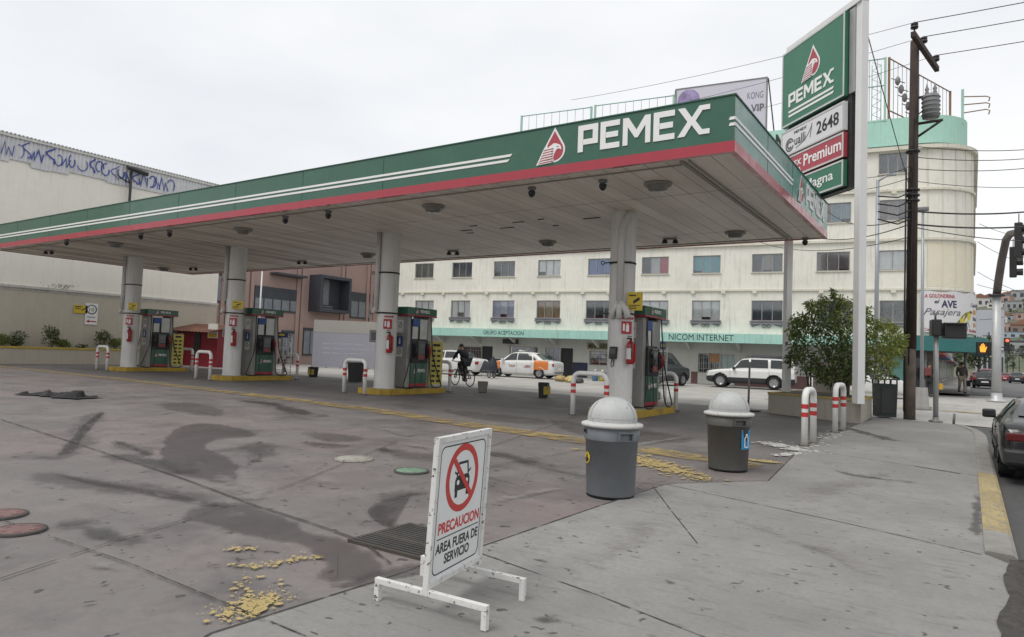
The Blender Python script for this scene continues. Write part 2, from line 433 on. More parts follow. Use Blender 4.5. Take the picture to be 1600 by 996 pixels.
# gutter dirt where the kerb is broken away
from mathutils import noise as mno
mnz = lambda q: mno.noise(Vector((q*.37, 1.3, 7.7)))
mb = MB(); rows = []
for i in range(90):
    y = -2+9.4*i/89; e_ = ragged(y) if y < 6.9 else .38
    low = y < 6.9
    rows.append([mb.bm.verts.new(Vector((e_+o_*(1+.5*mnz(i*2+k))+.02*mnz(i*4+k*7), y, zg(0, y)+(h_ if low else min(h_, -.105)+.004*k)+.012*abs(mnz(i*6+k*5))*(0 < k < 6)))) for k, (o_, h_) in enumerate(((-.05, .005), (.0, .008), (.035, -.01), (.10, -.05), (.19, -.085), (.29, -.105), (.42, -.128)))])
for A, B in zip(rows, rows[1:]):
    for j in range(6): mb._f([A[j], A[j+1], B[j+1], B[j]], True)
tag(mb.done('gutter_dirt', M('gutter_dirt', (.062, .056, .05), .95, var=.5, scale=12, bump=.8, bscale=40)), kind='structure')

# joints, cracks, paint and stains (each a thin sheet on the slab)
JT = worn('joint_dark', (.06, .055, .052), .9, .34, .52, 5, .9)
CRK = worn('crack_dark', (.045, .042, .04), .9, .40, .52, 9)
YEL = worn('yellow_paint_worn', (.40, .29, .11), .75, .40, .60, 3.4, .85, dark=.8)
YFL = worn('yellow_paint_flaking', (.50, .37, .11), .7, .60, .68, 13, .82, dark=.85, edge=1.5, detail=5)
WFL = worn('white_paint_flaking', (.62, .61, .58), .7, .58, .70, 9, .85, dark=.85, edge=1.5, stretch=(1, .5, 1))
WET = worn('damp_stain', (.078, .066, .068), .4, .50, .80, 1.5, .60, dark=.8, edge=1.8)
OIL = worn('oil_stain', (.06, .054, .055), .5, .55, 1.1, 2.2, .5, edge=1.8)
PALE = worn('pale_scuff', (.33, .31, .30), .8, .55, 1.2, 2.0, .5, edge=1.6)
for path, w, m in (
    ([(250, 1040), (330, 990), (590, 908), (770, 848), (930, 793), (1040, 757)], .024, JT),
    ([(1040, 757), (1120, 752), (1200, 752)], .018, JT), ([(1200, 752), (1252, 700), (1300, 678), (1362, 655)], .02, JT),
    ([(690, 843), (765, 870), (930, 929), (1100, 996), (1250, 1060)], .016, JT),
    ([(1040, 757), (1160, 783), (1300, 813), (1440, 845), (1533, 867)], .018, JT),
    ([(1252, 700), (1330, 714), (1430, 729), (1529, 744)], .016, JT),
    ([(0, 655), (110, 690), (270, 742), (400, 790), (480, 815), (565, 845)], .022, JT),
    ([(565, 845), (610, 880)], .02, JT),
    ([(770, 712), (890, 740), (935, 748), (1036, 757)], .02, JT), ([(905, 650), (840, 672), (760, 700)], .015, CRK),
    ([(1020, 760), (1050, 800), (1090, 850)], .012, CRK), ([(820, 760), (760, 745), (660, 700), (600, 690)], .012, CRK),
    ([(1430, 729), (1460, 734), (1500, 741)], .05, CRK)):
    decal('expansion_joint', path, w, m, hard=True, cols=2)
decal('painted_line', [(-40, 12.05), (-24, 11.95), (-12, 11.4), (-7.5, 10.75), (-4.2, 10.35), (-2.45, 10.1)], [.45, .55, .62, .66, .66, .5], YEL, px=False, hard=True)
rgf = random.Random(17)
def flakes(clusters, mat, lo, hi):
    mb = MB(); k = 0; LAYER[0] += .0003
    for path, n, sp in clusters:
        P = [G(*p) for p in path]; L = [0]
        for a, b in zip(P, P[1:]): L.append(L[-1]+(b-a).length)
        for _ in range(n):
            q = rgf.random()*L[-1]; i = max(0, min(len(P)-2, sum(1 for l in L[1:] if l < q))); t = (q-L[i])/max(1e-6, L[i+1]-L[i]); c = P[i].lerp(P[i+1], t)
            c = c+Vector((rgf.gauss(0, sp), rgf.gauss(0, sp), 0)); r = lo*(hi/lo)**(rgf.random()**1.8); m = rgf.randrange(7, 12); a0 = rgf.random()*6; el = rgf.uniform(.4, .9); ro = rgf.random()*3; k += 1; pts = []
            for j in range(m):
                a = a0+6.283*j/m; rr = r*rgf.uniform(.45, 1.15); x, y = rr*math.cos(a), rr*el*math.sin(a); pts.append(on_ground(c.x+x*math.cos(ro)-y*math.sin(ro), c.y+x*math.sin(ro)+y*math.cos(ro), LAYER[0]+.000006*(k % 40)))
            mb.poly(pts)
    tag(mb.done('painted_line', mat, clean=False), kind='structure')
YFK = M('flaked_yellow', (.40, .305, .125), .75, var=.10, scale=5); WFK = M('flaked_white', (.50, .49, .465), .75, var=.08, scale=5)
flakes([([(350, 962), (390, 945), (428, 925)], 330, .075), ([(385, 960), (415, 938)], 200, .05), ([(402, 884), (450, 876), (502, 869)], 130, .03), ([(352, 860), (395, 857)], 50, .02), ([(362, 883), (402, 885)], 50, .022), ([(370, 925), (400, 895), (415, 878)], 55, .035), ([(342, 975), (352, 968)], 8, .03), ([(430, 865), (470, 868)], 8, .05)], YFK, .005, .032)
flakes([([(900, 702), (960, 709), (1010, 717)], 240, .10), ([(985, 716), (1040, 730), (1092, 748)], 700, .14), ([(1000, 714), (1060, 736)], 450, .12), ([(1150, 716), (1212, 723)], 240, .06)], YFK, .010, .062)
flakes([([(1200, 692), (1235, 700), (1262, 706)], 420, .14), ([(1262, 698), (1300, 680), (1330, 667)], 460, .11), ([(1215, 712), (1255, 708)], 120, .07)], WFK, .012, .085)
for pth in ([(0, 640), (200, 622), (420, 612)], [(300, 560+130), (560, 668), (800, 640)], [(480, 996), (200, 880), (0, 812)], [(640, 760), (800, 722), (930, 700)], [(0, 905), (180, 845), (330, 800), (470, 752), (620, 690)]): decal('expansion_joint', pth, .012, CRK, hard=True, cols=2)
DAMP = worn('damp_patch', (.075, .063, .066), .36, .44, .70, 2.0, .40, dark=.7, edge=1.3)
DAMP2 = worn('damp_patch_faint', (.085, .072, .074), .5, .50, .95, 2.6, .34, dark=.75, edge=1.2)
for pts in ([(300, 662), (345, 664), (388, 673), (394, 681), (345, 685), (320, 695), (330, 705), (357, 717), (376, 741), (352, 752), (300, 746), (260, 735), (247, 719), (252, 695), (270, 674)],
            [(284, 808), (318, 792), (372, 787), (422, 796), (452, 816), (484, 833), (530, 843), (562, 852), (600, 882), (560, 902), (514, 907), (502, 886), (494, 862), (458, 848), (415, 841), (350, 826), (306, 816)],
            [(552, 905), (600, 893), (655, 880), (668, 890), (600, 910), (545, 920), (515, 915)]):
    decal_area('damp_stain', pts, DAMP)
for pts in ([(40, 742), (95, 735), (160, 752), (215, 752), (262, 758), (330, 772), (350, 790), (310, 790), (250, 776), (190, 774), (120, 768), (60, 756)],
            [(335, 703), (372, 697), (400, 690), (428, 694), (434, 708), (415, 718), (392, 722), (385, 708), (360, 708)], [(480, 676), (540, 678), (572, 686), (540, 690), (490, 687)], [(470, 690), (520, 692), (560, 697), (510, 700)],
            [(570, 790), (590, 772), (640, 768), (660, 772), (620, 785), (600, 800), (625, 820), (590, 818)], [(240, 632), (300, 630), (352, 640), (345, 650), (290, 646)], [(50, 715), (100, 700), (120, 652), (165, 644), (170, 655), (140, 668), (150, 690), (110, 715)],
            [(860, 655), (960, 668), (1060, 680), (1070, 692), (960, 690), (880, 672)], [(690, 640), (760, 645), (850, 655), (850, 664), (750, 656)], [(180, 690), (245, 700), (235, 712), (190, 704)], [(590, 700), (640, 706), (700, 712), (690, 722), (620, 716)]):
    decal_area('ground_stain', pts, DAMP2, .3)
for path, w, m in (
    ([(905, 690), (1000, 695), (1090, 680)], .35, PALE), ([(30, 605), (110, 607)], .25, PALE), ([(120, 612), (190, 620)], .25, PALE), ([(230, 650), (300, 640)], .5, PALE), ([(610, 690), (700, 705)], .4, PALE), ([(0, 770), (50, 765)], .3, PALE),
    ([(170, 700), (230, 720), (330, 760)], 1.0, OIL), ([(60, 800), (180, 840), (260, 850)], .5, OIL), ([(330, 620), (420, 630), (520, 660)], 1.2, OIL), ([(700, 690), (820, 720), (900, 735)], .7, OIL), ([(1090, 665), (1150, 660), (1200, 668)], .6, OIL),
    ([(310, 730), (380, 760), (430, 800)], .7, PALE), ([(120, 870), (200, 900)], .4, PALE), ([(560, 660), (640, 680), (700, 672)], 1.0, PALE), ([(740, 790), (840, 770), (900, 760)], .4, PALE), ([(860, 900), (960, 860), (1060, 800)], .7, PALE), ([(1180, 800), (1300, 760), (1420, 735)], .9, PALE),
    ([(1250, 720), (1340, 745), (1480, 760)], .5, OIL), ([(1290, 660), (1400, 690), (1500, 700)], .7, OIL), ([(1030, 905), (1050, 912), (1062, 915)], .09, OIL), ([(820, 870), (870, 885)], .12, OIL), ([(1310, 945), (1350, 955)], .05, OIL), ([(1530, 760), (1524, 830), (1530, 870)], .22, OIL), ([(1120, 800), (1280, 860), (1430, 930)], .5, PALE), ([(800, 960), (900, 980)], .3, OIL)):
    decal('ground_stain', path, w, m)
rgd = random.Random(31); DROP = worn('oil_drip', (.035, .031, .031), .5, .45, .55, 14, .85, edge=1.2)
for k in range(46):
    x, y = rgd.choice(((130, 830), (210, 900), (60, 900), (330, 880), (250, 860), (480, 740), (150, 950))); px, py = x+rgd.gauss(0, 45), y+rgd.gauss(0, 18)
    if py > 990 or px < 0 or py < 700: continue
    p = G(px, py); a = rgd.random()*3; l = rgd.choice((.012, .016, .022, .03, .05)); decal('oil_drip', [(p.x-l*math.cos(a), p.y-l*math.sin(a)), (p.x+l*math.cos(a), p.y+l*math.sin(a))], l*1.2, DROP, px=False, cols=2, nsub=2)
decal('painted_line', [(-6.5, 27.5), (0, 27.5), (12, 27.5)], .55, worn('crossing_yellow', (.55, .40, .17), .8, .3, .62, 1.5, .8), px=False, hard=True)
decal('painted_line', [(-17, 23.2), (-7, 23.0)], .12, worn('lane_white', (.6, .58, .54), .8, .4, .55, 2, .8), px=False, hard=True)

# covers in the ground
CONC = M('cover_concrete', (.33, .32, .28), .8, dirt=.5, var=.2); IRON = M('cast_iron', (.06, .055, .05), .7, var=.25)
def cover(label, px, py, r, col, rim):
    P = G(px, py); t = thing('manhole_cover', label, 'manhole cover', P)
    mb = MB(); mb.lathe([(r*1.07, -.01), (r*1.07, .006), (r*.97, .012), (r*.96, -.01)], seg=36); mb.done('rim', rim, t)
    mb = MB(); mb.lathe([(.001, .011), (r*.5, .011), (r*.95, .009), (r*.95, -.01)], seg=36)
    for a in range(6): mb.box(-.02, .02, r*.55, r*.72, .009, .014, fr=lambda x, y, z, a=a: Vector((x*math.cos(a*1.047)-y*math.sin(a*1.047), x*math.sin(a*1.047)+y*math.cos(a*1.047), z)))
    mb.done('lid', col, t)
REDC = M('cover_red_paint', (.185, .105, .10), .7, var=.25, scale=5, chips=.6); GRC = M('cover_green_paint', (.17, .27, .19), .7, var=.25, scale=5, chips=.5)
cover('pale concrete manhole cover with dark notched rim in front of the pumps', 553, 717, .24, CONC, M('cover_pale_rim', (.28, .27, .24), .8, chips=1.0))
cover('pale green painted manhole cover beside the warning sign', 643, 736, .20, GRC, IRON)
cover('red painted manhole cover, nearer and fully visible of the red pair', 31, 828, .17, REDC, IRON)
cover('red painted manhole cover cut by the left picture edge', 4, 804, .17, REDC, IRON)
# storm grate
a, b, c = G(552, 845), G(641, 821), G(655, 871); u = (c-a); v = (b-a); lu, lv = u.length, v.length; u.normalize(); v.normalize()
t = thing('drain_grate', 'rusty black iron storm drain grate behind the warning sign', 'drain grate', a)
f = fr_at(a+Vector((0, 0, .008)), u, (0, 0, 1), v)
mb = MB(); mb.box(0, lu, -.1, .004, -.03, .0, fr=f); mb.box(0, lu, -.1, .004, lv, lv+.03, fr=f); mb.box(-.03, 0, -.1, .006, -.03, lv+.03, fr=f); mb.box(lu, lu+.03, -.1, .006, -.03, lv+.03, fr=f)
mb.box(0, lu, -.1, .009, lv*.34, lv*.40, fr=f); mb.done('frame', M('rust_iron', (.07, .06, .05), .85, var=.3), t, True)
mb = MB(); mb.box(0, lu, .0005, .0025, 0, lv, fr=f); mb.done('pit', M('pit_dark', (.008, .008, .008), .95), t, True)
mb = MB()
for i in range(15):
    y = lv*(i+.5)/15
    if abs(y/lv-.37) > .04: mb.box(0, lu, .003, .010, y-.008, y+.008, fr=f)
mb.done('bars', M('grate_iron', (.075, .07, .066), .7, var=.3), t, True)
# ================================================================== fuel canopy
GREEN = M('fascia_green', (.036, .125, .082), .16, var=.12, scale=.7, spec=.5, streak=.22)
RED = M('fascia_red', (.38, .035, .055), .2, var=.06, scale=.7)
WHITE = M('sign_white', (.80, .80, .79), .45, var=.03)
EMBR = M('emblem_red', (.40, .05, .07), .45, var=.05)
BLACK = M('black_plastic', (.02, .02, .021), .45, var=.2)
BLKP = M('black_paint', (.018, .018, .02), .55, var=.2)
STEEL = M('brushed_steel', (.42, .42, .41), .42, .75, var=.12, scale=4)
SILV = M('silver_panel', (.34, .335, .32), .45, .25, var=.12, scale=3, dirt=.2)
GREYM = M('grey_metal', (.22, .22, .22), .5, .3, var=.2)
DARKM = M('dark_metal', (.045, .045, .047), .5, .3, var=.2)
YELS = M('yellow_sign', (.60, .44, .03), .5, var=.06)
BLUES = M('blue_sign', (.03, .09, .30), .5, var=.08)
WPAINT = M('white_paint_metal', (.72, .72, .70), .5, var=.06, streak=.18, chips=.25)
CREAMW = M('column_white', (.66, .655, .63), .6, var=.07, scale=1.2, streak=.30)
BANDR = M('red_band_paint', (.48, .03, .03), .5, var=.1, chips=.2, chip_col=(.6, .58, .55))
YELI = M('island_yellow', (.46, .30, .03), .65, var=.25, scale=3, chips=.7, chip_col=(.16, .13, .10), dirt=.4)
ZC, ZT, YF, YK, XR, XL = 5.15, 6.13, 11.56, 20.75, -3.32, -34.6
XTRI = 36.0
canopy = thing('fuel_canopy', 'long flat fuel canopy with green and red fascia on four white columns', 'canopy', (-19, 16, .2))
def soffit_mat():
    k = N('soffit_planks'); p = k.pos(); x = k.xyz(p)
    fx = k.math('FRACT', k.math('MULTIPLY', x[0], 1/.42)); seam = k.math('LESS_THAN', fx, .035)
    pid = k.math('FLOOR', k.math('MULTIPLY', x[0], 1/.42))
    wn = k.n('ShaderNodeTexWhiteNoise'); wn.noise_dimensions = '1D'; k.l(pid, wn.inputs['W'])
    c = k.mix(wn.outputs['Value'], (.80, .745, .665), (.88, .825, .745))
    n1 = k.noise(k.map(p, sc=(1.6, .25, 1)), .8, 8, .7)
    c = k.mix(k.rng(n1, .42, .68, 0, .55), c, (.44, .40, .34))
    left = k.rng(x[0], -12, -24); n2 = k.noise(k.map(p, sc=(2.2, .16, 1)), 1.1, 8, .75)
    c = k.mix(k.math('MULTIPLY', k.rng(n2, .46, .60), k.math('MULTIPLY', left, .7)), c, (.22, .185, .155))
    fy = k.math('FRACT', k.math('MULTIPLY', k.math('SUBTRACT', x[1], .4), 1/4.6)); sy = k.math('LESS_THAN', fy, .006)
    c = k.mix(k.math('MULTIPLY', k.math('MAXIMUM', seam, sy), k.rng(k.noise(p, .6, 4), .35, .55, .35, .95)), c, (.08, .07, .06))
    k.set(c, .55, 0, .4); k.bump(k.math('SUBTRACT', 1, seam), .5, .02); return k.m
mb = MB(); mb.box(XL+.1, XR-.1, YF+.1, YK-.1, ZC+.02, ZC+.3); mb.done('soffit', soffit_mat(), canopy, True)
mb = MB(); mb.box(XL+.05, XR-.05, YF+.05, YK-.05, ZT-.25, ZT-.15); mb.done('roof_deck', GREYM, canopy, True)
mb = MB(); T = .09
mb.box(XL, XR, YF, YF+T, ZC+.19, ZT); mb.box(XL, XR, YK-T, YK, ZC+.19, ZT); mb.box(XL, XL+T, YF+T, YK-T, ZC+.19, ZT)
mb.done('fascia', GREEN, canopy, True)
GREENSHEEN = M('fascia_green_painted_sheen', (.135, .29, .25), .25, var=.08, scale=.5, streak=.12)  # right fascia: same green, lightened to paint the grazing sky sheen into its colour
MB().box(XR-T, XR, YF+T, YK-T, ZC+.19, ZT).done('fascia', GREENSHEEN, canopy, True)
SEAM = M('seam_dark_green', (.012, .05, .032), .6)
for i in range(11):
    x = XR-2.9*(i+.85)
    if not (-11.2 < x < -4.5): MB().box(x-.006, x+.006, YF-.004, YF-.0005, ZC+.19, ZT-.002).done('panel_seam', SEAM, canopy, True)
for i in range(3): y = YF+2.3*(i+1); MB().box(XR+.0005, XR+.004, y-.006, y+.006, ZC+.19, ZT-.002).done('panel_seam', SEAM, canopy, True)
mb = MB(); o = .012
mb.box(XL-o, XR+o, YF-o, YF+T, ZC, ZC+.187); mb.box(XL-o, XR+o, YK-T, YK+o, ZC, ZC+.187); mb.box(XR-T, XR+o, YF+T, YK-T, ZC, ZC+.187); mb.box(XL-o, XL+T, YF+T, YK-T, ZC, ZC+.187)
mb.done('red_band', RED, canopy, True)
mb = MB(); mb.box(XL-.02, XR+.02, YF-.02, YF+.12, ZT, ZT+.025); mb.box(XR-.12, XR+.02, YF+.12, YK, ZT, ZT+.025); mb.box(XL-.02, XL+.1, YF+.12, YK, ZT, ZT+.025)
mb.done('cap_trim', M('green_trim', (.02, .10, .06), .5), canopy, True)
mb = MB()   # sagging trim under the soffit near the right end
mb.box(-4.35, -4.28, YF+.2, YK-.3, ZC-.02, ZC+.02); mb.box(-4.20, -4.17, YF+.2, YK-.3, ZC-.012, ZC+.02); mb.box(XL+.3, -4.4, YF+.42, YF+.45, ZC-.005, ZC+.02); mb.box(XL+.3, -4.4, YK-.45, YK-.42, ZC-.005, ZC+.02)
mb.done('soffit_trim', M('soffit_trim_grey', (.30, .28, .25), .6, streak=.4), canopy, True)
mb = MB()
for _ in range(9):
    x, y = random.uniform(-13, -5), random.uniform(15.2, 16.4)
    MB().box(x, x+random.uniform(.15, .5), y, y+.03, ZC+.002, ZC+.015).done('soffit_gap', M('gap_dark', (.03, .028, .025), .9), canopy, True)
# lettering shapes, unit high
PEM = {
 'P': [[(.08, 0), (.08, .91), (.66, .91), (.66, .37), (.175, .37)]],
 'E': [[(.72, .91), (.09, .91), (.09, .09), (.72, .09)], [(.185, .50), (.66, .50)]],
 'M': 'poly', 'X': 'poly'}
MP = [(0, 0), (0, 1), (.20, 1), (.50, .52), (.80, 1), (1.0, 1), (1.0, 0), (.82, 0), (.82, .66), (.55, .24), (.45, .24), (.18, .66), (.18, 0)]
XP = [(0, 0), (.33, .5), (0, 1), (.24, 1), (.47, .63), (.66, .91), (.72, 1), (1.06, 1), (1.06, .83), (.82, .83), (.60, .5), (.82, .17), (1.06, .17), (1.06, 0), (.72, 0), (.47, .37), (.24, 0)]
def wordmark(fr, u0, u1, v0, v1, mat, parent, w0, w1, name='lettering', world=False, wt=.205, mb=None, poly_ok=True):
    own = mb is None; mb = mb or MB(); x = 0; tot = .75+.12+.72+.12+1+.12+.72+.10+1.06; sx = (u1-u0)/tot; sv = v1-v0
    for ch, adv in (('P', .87), ('E', .84), ('M', 1.12), ('E', .82), ('X', 1.06)):
        if ch in 'MX': shapes = [MP if ch == 'M' else XP]
        else: shapes = [outline(p, wt) for p in PEM[ch]]
        for s in shapes: mb.prism([(u0+(x+p[0])*sx, v0+p[1]*sv) for p in s], fr, w0, w1)
        x += adv
    if own: return mb.done(name, mat, parent, world)
def drop(n=26, k=1.0):
    P = []
    for i in range(n+1):     # round bottom, pointed top, unit: centre (0,.32), radius .34, tip at 1
        a = R(-210+240*i/n); P.append((.33*k*math.cos(a), .335+.33*k*math.sin(a)))
    return P+[(.05*k, .90*(.335+.60*k)/.935), (0, .335+.655*k), (-.05*k, .90*(.335+.60*k)/.935)]
def emblem(fr, u, v, h, parent, w, world=False, name='emblem'):
    """red drop with a white outline and a striped white bird head"""
    g = lambda P: [(u+p[0]*h*1.02, v+p[1]*h) for p in P]
    e = MB(); e.prism(g(drop()), fr, w, w+.006); o = e.done(name, WHITE, parent, world)
    e = MB(); e.prism(g(drop(k=.84)), fr, w+.007, w+.012); e.done('drop', EMBR, o, world)
    e = MB()
    head = [(-.30, .30), (-.16, .46), (-.02, .54), (.08, .52), (.18, .47), (.22, .40), (.22, .33), (.17, .37), (.10, .37), (.06, .34), (.0, .22), (-.02, .12), (.0, .03), (-.1, -.01), (-.24, .02)]
    e.prism(g(head), fr, w+.013, w+.018)
    for i in range(5):   # feathers reaching out to the left
        y = .33-.078*i; x0 = -.36-.045*i
        e.prism(g([(x0, y-.045), (x0+.09, y+.03), (-.10, y+.075), (-.08, y+.015), (-.12, y-.02)]), fr, w+.019, w+.024)
    e.prism(g([(-.56, -.03), (-.36, .36), (-.30, .47), (-.30, .38), (-.22, .5), (-.20, .40), (-.1, .3), (-.12, 0)]), fr, w+.0125, w+.0155)
    e.done('bird', WHITE, o, world)
    e = MB()
    for i in range(6):
        y = .36-.07*i; x0 = -.36-.03*i
        e.prism(g([(x0+.02, y-.012), (x0+.06, y+.018), (-.02, y+.045), (-.02, y+.022)]), fr, w+.025, w+.028)
    e.prism(g([(.07, .455), (.15, .43), (.12, .415), (.08, .43)]), fr, w+.0185, w+.022)
    e.done('bird_line', EMBR, o, world)
    return o
frF = fr_at((0, YF, 0), (1, 0, 0), (0, -1, 0), (0, 0, 1))
frR = fr_at((XR, 0, 0), (0, 1, 0), (1, 0, 0), (0, 0, 1))
p0, p1 = PY(904, 240, YF), PY(1109, 212, YF); pt = PY(1109, 176, YF)
wordmark(frF, p0.x, p1.x, p0.z+.01, p0.z+.53, WHITE, canopy, .002, .02, world=True)
e0, e1 = PY(858, 254, YF), PY(862, 195, YF)
emblem(frF, PY(866, 250, YF).x, e0.z-.02, .72, canopy, .002, True)
s1, s2 = PY(800, 243, YF), PY(792, 259, YF)
mb = MB()
for (q, dz) in ((s1, 0), (s1, -.105)):
    z = q.z+dz; mb.prism([(XL+.02, z-.026), (q.x-.04+dz*.6, z-.026), (q.x+.02+dz*.6, z+.026), (XL+.02, z+.026)], frF, .002, .012)
    mb.prism([(XR-.10, z+.02), (XR, z+.02), (XR, z+.072), (XR-.08, z+.072)], frF, .002, .012)
mb.done('stripe', WHITE, canopy, True)
sr = PX(1238, 293, XR)
mb = MB()
for dz in (.02, -.085):
    z = s1.z+dz; mb.prism([(YF, z), (sr.y+dz*.6, z), (sr.y+.05+dz*.6, z+.052), (YF, z+.052)], frR, .002, .012)
mb.done('stripe', WHITE, canopy, True)
er = PX(1251, 300, XR); emblem(frR, er.y+.05, e0.z-.02, .72, canopy, .002, True)
l0, l1 = PX(1259, 315, XR), PX(1287, 335, XR); wordmark(frR, l0.y, l1.y, p0.z-.01, p0.z+.51, WHITE, canopy, .002, .02, world=True)
# columns
COLX = [-7.13, -15.05, -22.9, -30.3]; YC = 15.5
for i, x in enumerate(COLX):
    zb = zg(x, YC)+.15; r = .315
    mb = MB(); mb.lathe([(r+.03, zb), (r+.03, zb+.02), (r, zb+.03), (r, zb+1.2), (r, ZC+.03)], (x, YC, 0), 32)
    c = mb.done('column', CREAMW, canopy, True)
    mb = MB(); rp = .085; dx, dy = .12, -.385
    if i == 0:
        pts = [(x+.26, YC-.20, ZC), (x+.24, YC-.30, ZC-.14), (x+dx, YC+dy, ZC-.42), (x+dx, YC+dy, zb+2.55)]
        mb.tube(pts, rp); 
        for s in (-1, 0, 1):
            mb.tube([(x+dx, YC+dy, zb+2.62), (x+dx+s*.17, YC+dy+abs(s)*.02, zb+2.40), (x+dx+s*.22, YC+dy+abs(s)*.02, zb+2.2)], rp*.95)
    else: mb.tube([(x-.16, YC-.36, ZC+.02), (x-.16, YC-.36, zb+(2.5 if i != 2 else 2.9))], .075); mb.tube([(x-.16, YC-.36, zb+2.52), (x-.2, YC-.42, zb+2.3)], .07)
    mb.done('drain_pipe', M('pipe_white', (.60, .59, .57), .5, streak=.3), c, True)
    for h in (4.25, 3.0):
        mb = MB()
        for k in range(1):
            mb.lathe([(r+.004, zb+h-.7), (r+.016, zb+h-.7), (r+.016, zb+h-.655), (r+.004, zb+h-.655)], (x, YC, 0), 32)
            mb.tube([(x-.36, YC-.3, zb+h-.68), (x-.1, YC-.37, zb+h-.68), (x+.36, YC-.3, zb+h-.68)], .016, 6)
            mb.lathe([(.04, -.008), (.055, -.008), (.055, .008), (.04, .008)], (x-.4, YC-.3, zb+h-.68), 12, 'y')
        mb.done('pipe_bracket', DARKM, c, True)
# lamps and detectors under the soffit
LAMPB = M('lamp_housing', (.30, .285, .26), .5, dirt=.4); LAMPG = M('lamp_lens', (.20, .195, .18), .2, var=.1)
lampL = [((1028, 292), 'nearest the right corner'), ((677, 326), 'second one along from the right in the near row'), ((380, 361), 'above the second pump island from the left, near row'),
         ((180, 383), 'above the leftmost pump island, near row'), ((1149, 367), 'in the far row nearest the pylon sign'), ((856, 381), 'in the far row left of the nearest column'),
         ((575, 400), 'in the far row just left of the third column'), ((256, 421), 'at the far left corner of the canopy')]
L0 = None
for (px, py), w in lampL:
    P = PZ(px, py, ZC-.05); P.z = ZC+.018; lab = 'round canopy ceiling lamp, '+w
    if L0 is None:
        L0 = thing('ceiling_lamp', lab, 'ceiling lamp', P, 0, 'lamps under the canopy')
        MB().lathe([(.001, 0), (.27, 0), (.29, -.03), (.27, -.055), (.22, -.06)], seg=28).done('housing', LAMPB, L0)
        MB().lathe([(.215, -.058), (.20, -.13), (.15, -.165), (.001, -.17)], seg=28).done('lens', LAMPG, L0)
    else: dup(L0, P, label=lab)
L0 = None
for i, ((px, py), w) in enumerate([((831, 298), 'right of the drop emblem'), ((942, 287), 'below the first letter of the big wordmark'), ((513, 334), 'between the second and third columns'), ((265, 364), 'right of the leftmost column'),
                   ((104, 378), 'at the far left end of the front edge'), ((220, 368), 'close beside the leftmost column'), ((446, 342), 'right of the second column'), ((1258, 376), 'at the far right corner')]):
    P = PZ(px, py, ZC-.05); P.z = ZC+.018; lab = 'small black canopy sensor, '+w
    if L0 is None:
        L0 = thing('ceiling_sensor', lab, 'sensor', P, 0, 'sensors under the canopy')
        MB().lathe([(.001, 0), (.09, 0), (.09, -.05), (.06, -.055), (.055, -.1), (.001, -.1)], seg=16).done('mount', GREYM, L0)
        MB().lathe([(.075, -.09), (.08, -.13), (.06, -.18), (.03, -.21), (.001, -.215)], seg=16).done('cap', BLACK, L0)
    else: dup(L0, P, label=lab)
L0 = None
for (px, py), w in [((1047, 376), 'right of the nearest column'), ((708, 395), 'between the nearest and third columns'), ((472, 410), 'over the pink building'), ((302, 420), 'over the red shed'), ((76, 394), 'left of the leftmost column')]:
    P = PZ(px, py, ZC-.05); P.z = ZC+.018; lab = 'dark twin spotlight under the far canopy edge, '+w
    if L0 is None:
        L0 = thing('twin_spotlight', lab, 'spotlight', P, R(20), 'twin spotlights under the canopy')
        MB().box(-.20, .20, -.05, .05, -.05, 0, .01).done('base', LAMPB, L0)
        for s in (-1, 1):
            MB().lathe([(.001, 0), (.06, 0), (.09, -.10), (.001, -.11)], (s*.15, 0, -.05), 14).done('head', BLACK, L0)
    else: dup(L0, P, label=lab)

# ================================================================== pump islands and what stands on them
ROWNAME = ['nearest island at the right', 'second island from the right', 'second island from the left', 'leftmost island']
def wob(mb):
    for v in mb.bm.verts: v.co += Vector((random.uniform(-.006, .006), random.uniform(-.006, .006), random.uniform(-.004, .004)))
isl = thing('pump_island', 'yellow edged pump island, '+ROWNAME[0], 'pump island', (COLX[0], 14.85, zg(COLX[0], 16)), 0, 'pump islands')
P8 = [(-.62, .25), (-.45, 0), (.45, 0), (.64, .25), (.66, 2.75), (.5, 3.05), (-.5, 3.05), (-.64, 2.8)]
MB().prism([(x*1.0, y) for x, y in P8], lambda u, w, v: Vector((u, v, w)), -.05, .148).done('kerb_edge', YELI, isl)
MB().prism([(x*.93, .1+y*.94) for x, y in P8], lambda u, w, v: Vector((u, v, w)), .10, .156).done('slab', M('island_slab', (.36, .31, .2), .8, var=.25, dirt=.6), isl)
# hoop barrier: origin at middle of its foot line
def hoop(name, label, loc, rz, w, h, group, r=.058):
    t = thing(name, label, 'hoop barrier', loc, rz, group); q = .17; P = [(-w/2, 0, -.05), (-w/2, 0, h-q)]
    for k in range(1, 6): a = R(90*k/5); P.append((-w/2+q*(1-math.cos(a)), 0, h-q+q*math.sin(a)))
    for k in range(0, 5): a = R(90*k/5); P.append((w/2-q*(1-math.sin(a)), 0, h-q+q*math.cos(a)))
    P += [(w/2, 0, h-q), (w/2, 0, -.05)]
    MB().tube(P, r, 14).done('pipe', WPAINT, t)
    for s in (-1, 1):
        for z in (.56, .71):
            MB().lathe([(r+.003, h*z-.04), (r+.003, h*z+.04)], (s*w/2, 0, 0), 14).done('red_band', BANDR, t)
        MB().lathe([(.001, .012), (r*1.8, .008), (r*1.9, -.01)], (s*w/2, 0, 0), 14).done('foot_stain', M('foot_rust', (.09, .07, .055), .9), t)
    return t
HW = .88
hp = hoop('hoop_barrier', 'white hoop barrier with red bands in front of the '+ROWNAME[0], (COLX[0]-.32, 14.55, zg(COLX[0], 14.55)), 0, HW, 1.0, 'hoop barriers at the islands')

